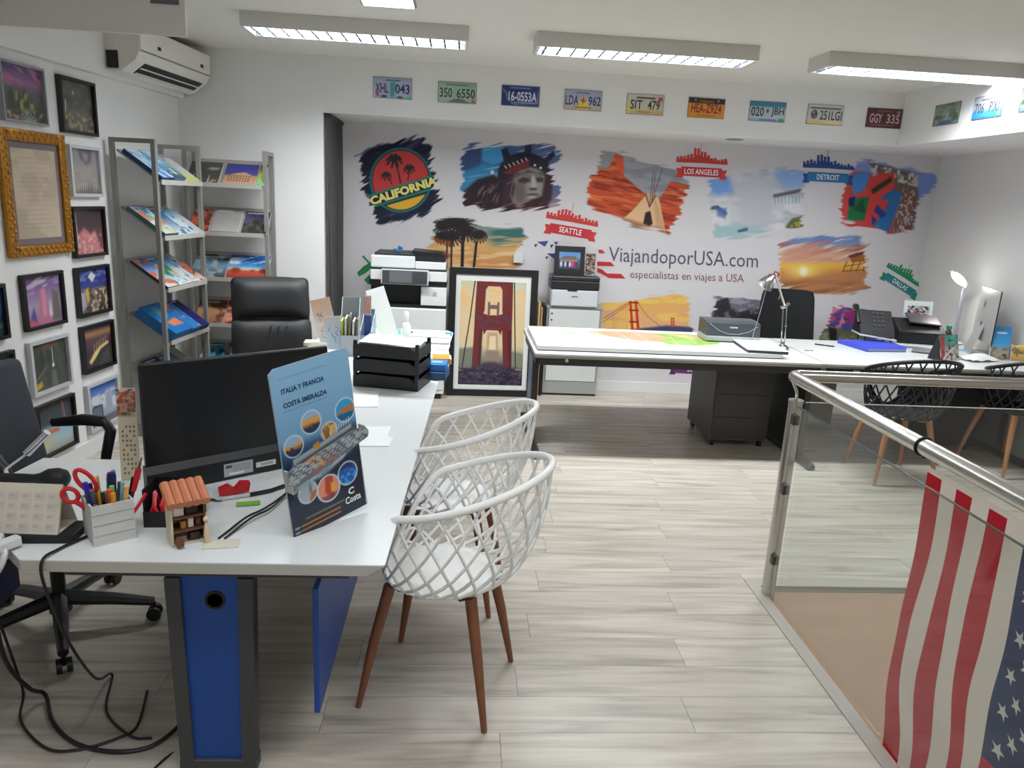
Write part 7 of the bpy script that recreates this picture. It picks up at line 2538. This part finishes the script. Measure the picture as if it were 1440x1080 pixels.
MB().solid(bk, 16, 12, 0.006).build('rear_shell', SILV, im, True, ang=70)
MB().b2((-0.265, 0.0, 0.105), (0.265, 0.010, 0.53), bev=0.003).build('screen', mat('screen_black', (18, 18, 20), 0.2), im)
mb = MB()
mb.prism([(-0.09, 0.03, 0.26), (0.09, 0.03, 0.26), (0.10, 0.10, 0.008), (-0.10, 0.10, 0.008)], (0, -0.006, 0))
mb.b2((-0.10, -0.09, 0), (0.10, 0.106, 0.008))
mb.build('stand', SILV, im)
MB().sphere((0.0, 0.0365, 0.40), (0.02, 0.002, 0.024), 12).sphere((0.008, 0.0365, 0.432), (0.005, 0.002, 0.009), 8).build('logo', mat('logo_grey', (120, 120, 120), 0.4), im, True)
MB().sphere((0.0, 0.034, 0.235), (0.022, 0.006, 0.03), 12).build('cable_port', mat('port_dark', (80, 80, 80), 0.5), im, True)
wp = thing('white_pouch', 'crumpled white cloth pouch in front of the silver computer', 'pouch', (4.02, 5.36, ZT), R(14))
MB().solid(lambda a, b: (-0.13 + 0.26 * a, -0.07 + 0.14 * b, 0.014 + 0.035 * (math.sin(PI * a) * math.sin(PI * b)) ** 0.7 + 0.005 * math.sin(14 * a + 9 * b)), 18, 12, 0.006).build('cloth', mat('cloth_white', (226, 224, 224), 0.8), wp, True)
bm_ = thing('blue_leaflet', 'light blue leaflet lying flat beside the silver computer', 'leaflet', (4.27, 5.75, ZT + 0.0005), R(10))
MB().box((0, 0, 0.003), (0.22, 0.16, 0.006)).build('pages', mat('leaf_sky', (110, 180, 220), 0.5), bm_)


def sky_broch(c):
    c.vgrad([(0, (30, 130, 200)), (0.5, (60, 160, 220)), (0.7, (110, 170, 200)), (1, (90, 120, 140))])
    c.ell(15, 5, 4, 2, (90, 110, 60), 1)
    c.line([(8, 10), (22, 10)], 2, (230, 240, 244), 0.9)
    c.blot((196, 150, 90), 5, 4, 0.56, 4, mask=sstep(c.h * .55, c.h * .7, c.Y))
    c.blot((60, 50, 50), 4, 4, 0.62, 6, mask=sstep(c.h * .6, c.h * .7, c.Y))


t = leaf('bright blue travel brochure standing at the end of the table', 4.235, 5.42, 0.15, 0.26, 8, -6, sky_broch)
t['group'] = 'standing brochures at the table end'
t = leaf('yellow brochure standing at the very edge of the photo', 4.375, 5.40, 0.11, 0.13, 8, -6, bro((226, 190, 80), (222, 180, 70), (190, 150, 90), 91, [(120, 110, 90)]))
t['group'] = 'standing brochures at the table end'

# white LED desk lamp, lit
ll = thing('desk_lamp', 'white desk lamp with a lit tilted head against the side wall', 'lamp', (4.335, 6.12, ZT))
LW = mat('lamp_white', (222, 222, 228), 0.4)
MB().lathe([(0.07, 0), (0.072, 0.008), (0.06, 0.016), (0.02, 0.02)], (0, 0, 0), 20).build('base', LW, ll, True)
MB().box((0.0, 0, 0.25), (0.034, 0.02, 0.47), bev=0.005).build('stem', mat('stem_grey', (176, 174, 190), 0.4), ll)
hm = MB()
hm.box((-0.075, -0.005, 0.575), (0.20, 0.055, 0.012), rot=(0, R(34), 0), bev=0.005)
hm.build('head', LW, ll)
MB().sphere((-0.083, -0.026, 0.562), (0.092, 0.02, 0.036), 20, rot=(R(-12), R(34), 0)).build('light_panel', mat('led_lit', (255, 250, 240), 0.4, emit=9.0), ll)
MB().tube([(0.0, 0, 0.485), (0.01, 0, 0.50), (0.01, 0, 0.515)], 0.01, 8).build('hinge', LW, ll, True)
lpt = bpy.data.lights.new('led_light', 'AREA')
lpt.size = 0.12
lpt.energy = 2.0
lpt.color = (1, 0.95, 0.88)
lo = bpy.data.objects.new('led_light', lpt)
COL.objects.link(lo)
lo.parent = ll
lo.location = (-0.10, -0.03, 0.55)
lo.rotation_euler = (R(-20), R(30), 0)

# ------------------------------------------------------------------ stair railing, glass and flag
STEEL2 = mat('brushed_steel', (196, 194, 188), 0.24, 1.0)
ra = thing('stair_railing', 'stainless steel handrail and posts around the stair opening', 'railing', (0, 0, 0))
rx, ry, rz_ = 1.46, 3.055, 1.08
arc = [(rx + 0.03 - 0.03 * math.cos(g), ry - 0.03 + 0.03 * math.sin(g), rz_) for g in np.linspace(0, PI / 2, 6)]
MB().tube([(rx, -2.5, rz_), (rx, 0, rz_), (rx, 2.0, rz_), (rx, ry - 0.05, rz_)] + arc + [(rx + 0.06, ry, rz_), (3.0, ry, rz_), (4.44, ry, rz_)], 0.0265, 24).build('handrail', STEEL2, ra, True)
for (px, py) in ((1.513, 3.095), (1.513, 0.9), (1.513, -1.2), (3.2, 3.095)):
    p = MB().cyl((px, py, -0.16), (px, py, 0.95), 0.0305, n=24).build('post', STEEL2, ra, True)
    MB().cyl((px, py, 0.95), (px, py, 0.962), 0.033, n=24).build('post_cap', STEEL2, p, True)
    tx, ty = (rx + 0.01, py - 0.03) if px < 2 else (px, ry)
    MB().tube([(px, py, 0.96), (px - 0.005, py - 0.005, 1.0), (tx, ty, 1.055)], 0.007, 8).build('pin', STEEL2, p, True)
    for z in (0.88, 0.55, 0.2):
        MB().box((px - 0.012 if px < 2 else px, py - 0.04 if px < 2 else py - 0.036, z), (0.03, 0.03, 0.045), bev=0.004).build('glass_clamp', mat('clamp_grey', (84, 84, 82), 0.35, 0.8), p)
    MB().box((px - 0.01, py, -0.085), (0.03, 0.07, 0.12), bev=0.004).build('wall_bracket', STEEL2, p)
rg = []
for i in range(20):
    g = 2 * PI * i / 20
    rg.append((rx + 0.0295 * math.cos(g), 2.105, rz_ + 0.0295 * math.sin(g)))
ct_ = thing('cable_tie', 'black cable tie around the handrail above the flag', 'cable tie', (0, 0, 0))
MB().tube(rg, 0.0035, 6, closed=True).box((rx + 0.01, 2.105, rz_ - 0.034), (0.012, 0.008, 0.008)).build('tie', BLK, ct_, True)
GLASS = thin_glass('clear_glass', (250, 252, 251))
GEDGE = mat('glass_edge', (70, 84, 78), 0.2)
for lab, lo, hi in (('clear glass balustrade pane in front of the flag', (1.494, 0.95, 0.03), (1.504, 3.05, 0.945)), ('clear glass balustrade pane along the near stair edge', (1.494, -1.15, 0.03), (1.504, 0.90, 0.945)), ('clear glass balustrade pane between stairs and black chairs', (1.56, 3.09, 0.03), (3.15, 3.10, 0.95)), ('clear glass balustrade pane near the side wall', (3.25, 3.09, 0.03), (4.40, 3.10, 0.95))):
    g = thing('glass_panel', lab, 'glass pane', (0, 0, 0))
    MB().b2(lo, hi).build('pane', GLASS, g)
    along_y = hi[1] - lo[1] > 0.5
    MB().b2((lo[0] - 0.0004, lo[1] - 0.0004, hi[2] + 0.0002), (hi[0] + 0.0004, hi[1] + 0.0004, hi[2] + 0.0022)).build('polished_edge', GEDGE if along_y else mat('glass_edge_bright', (196, 200, 196), 0.15), g)

# flag: hangs from the rail inside the stairwell, stripes running down
fl = thing('national_flag', 'stars and stripes flag hanging from the handrail into the stairwell', 'flag', (1.545, 2.19, 0.985))
FW_, FL_ = 0.955, 1.70


def drape(s, d):
    """s along the hoist (towards the viewer), d downwards."""
    k = min(1.0, d / 0.5)
    wv = 0.010 * math.sin(11 * s + 5.5 * d + 0.6) * k + 0.007 * math.sin(23 * s - 6 * d) * k + 0.010 * math.sin(7.5 * d + 4 * s) * k
    return (wv + 0.004, -s + 0.007 * math.sin(9 * d + 6 * s) * k + 0.0035 * math.sin(17 * d + 11 * s) * k + 0.03 * d * 1.0 * (-1) * 0.9, -d)


NS = 13
NU, NV = NS * 4, 90
mb = MB()
V = [[mb.bm.verts.new(drape(FW_ * i / NU, FL_ * j / NV)) for i in range(NU + 1)] for j in range(NV + 1)]
for j in range(NV):
    for i in range(NU):
        f = mb.bm.faces.new((V[j][i], V[j + 1][i], V[j + 1][i + 1], V[j][i + 1]))
        st = i // 4
        d = FL_ * (j + 0.5) / NV
        f.material_index = 2 if (st >= 6 and 0.02 < d < 0.72) else (0 if st % 2 == 0 and d > 0.012 else 1)


def cloth_mat(name, col):
    m = mat(name, col, 0.8)
    nt = m.node_tree
    b = nt.nodes['Principled BSDF']
    tr = nt.nodes.new('ShaderNodeBsdfTranslucent')
    tr.inputs[0].default_value = b.inputs['Base Color'].default_value
    mx = nt.nodes.new('ShaderNodeMixShader')
    mx.inputs[0].default_value = 0.45
    nt.links.new(b.outputs[0], mx.inputs[1])
    nt.links.new(tr.outputs[0], mx.inputs[2])
    nt.links.new(mx.outputs[0], nt.nodes['Material Output'].inputs['Surface'])
    return m


FM = [cloth_mat('flag_red', (196, 30, 48)), cloth_mat('flag_white', (240, 230, 218)), cloth_mat('flag_blue', (36, 58, 104))]
mb.build('cloth', FM, fl, True, ang=180)
u0 = FW_ * 6 / 13
for r in range(9):
    for q in range(6 if r % 2 == 0 else 5):
        s = u0 + (FW_ - u0) * (r + 1) / 10
        d = 0.02 + 0.70 * ((2 * q + 1) if r % 2 == 0 else (2 * q + 2)) / 12
        if s > FW_ - 0.03:
            continue
        pts = []
        for k in range(10):
            rr = 0.027 if k % 2 == 0 else 0.0108
            g = 2 * PI * k / 10 + 0.25
            p = drape(s + rr * math.sin(g), d - rr * math.cos(g))
            pts.append((p[0] - 0.0022, p[1], p[2]))
        cm = drape(s, d)
        m2 = MB()
        ctr = m2.bm.verts.new((cm[0] - 0.0022, cm[1], cm[2]))
        vs = [m2.bm.verts.new(p) for p in pts]
        for k in range(10):
            m2.bm.faces.new((ctr, vs[k], vs[(k + 1) % 10]))
        m2.build('star', mat('star_white', (226, 224, 220), 0.75), fl)
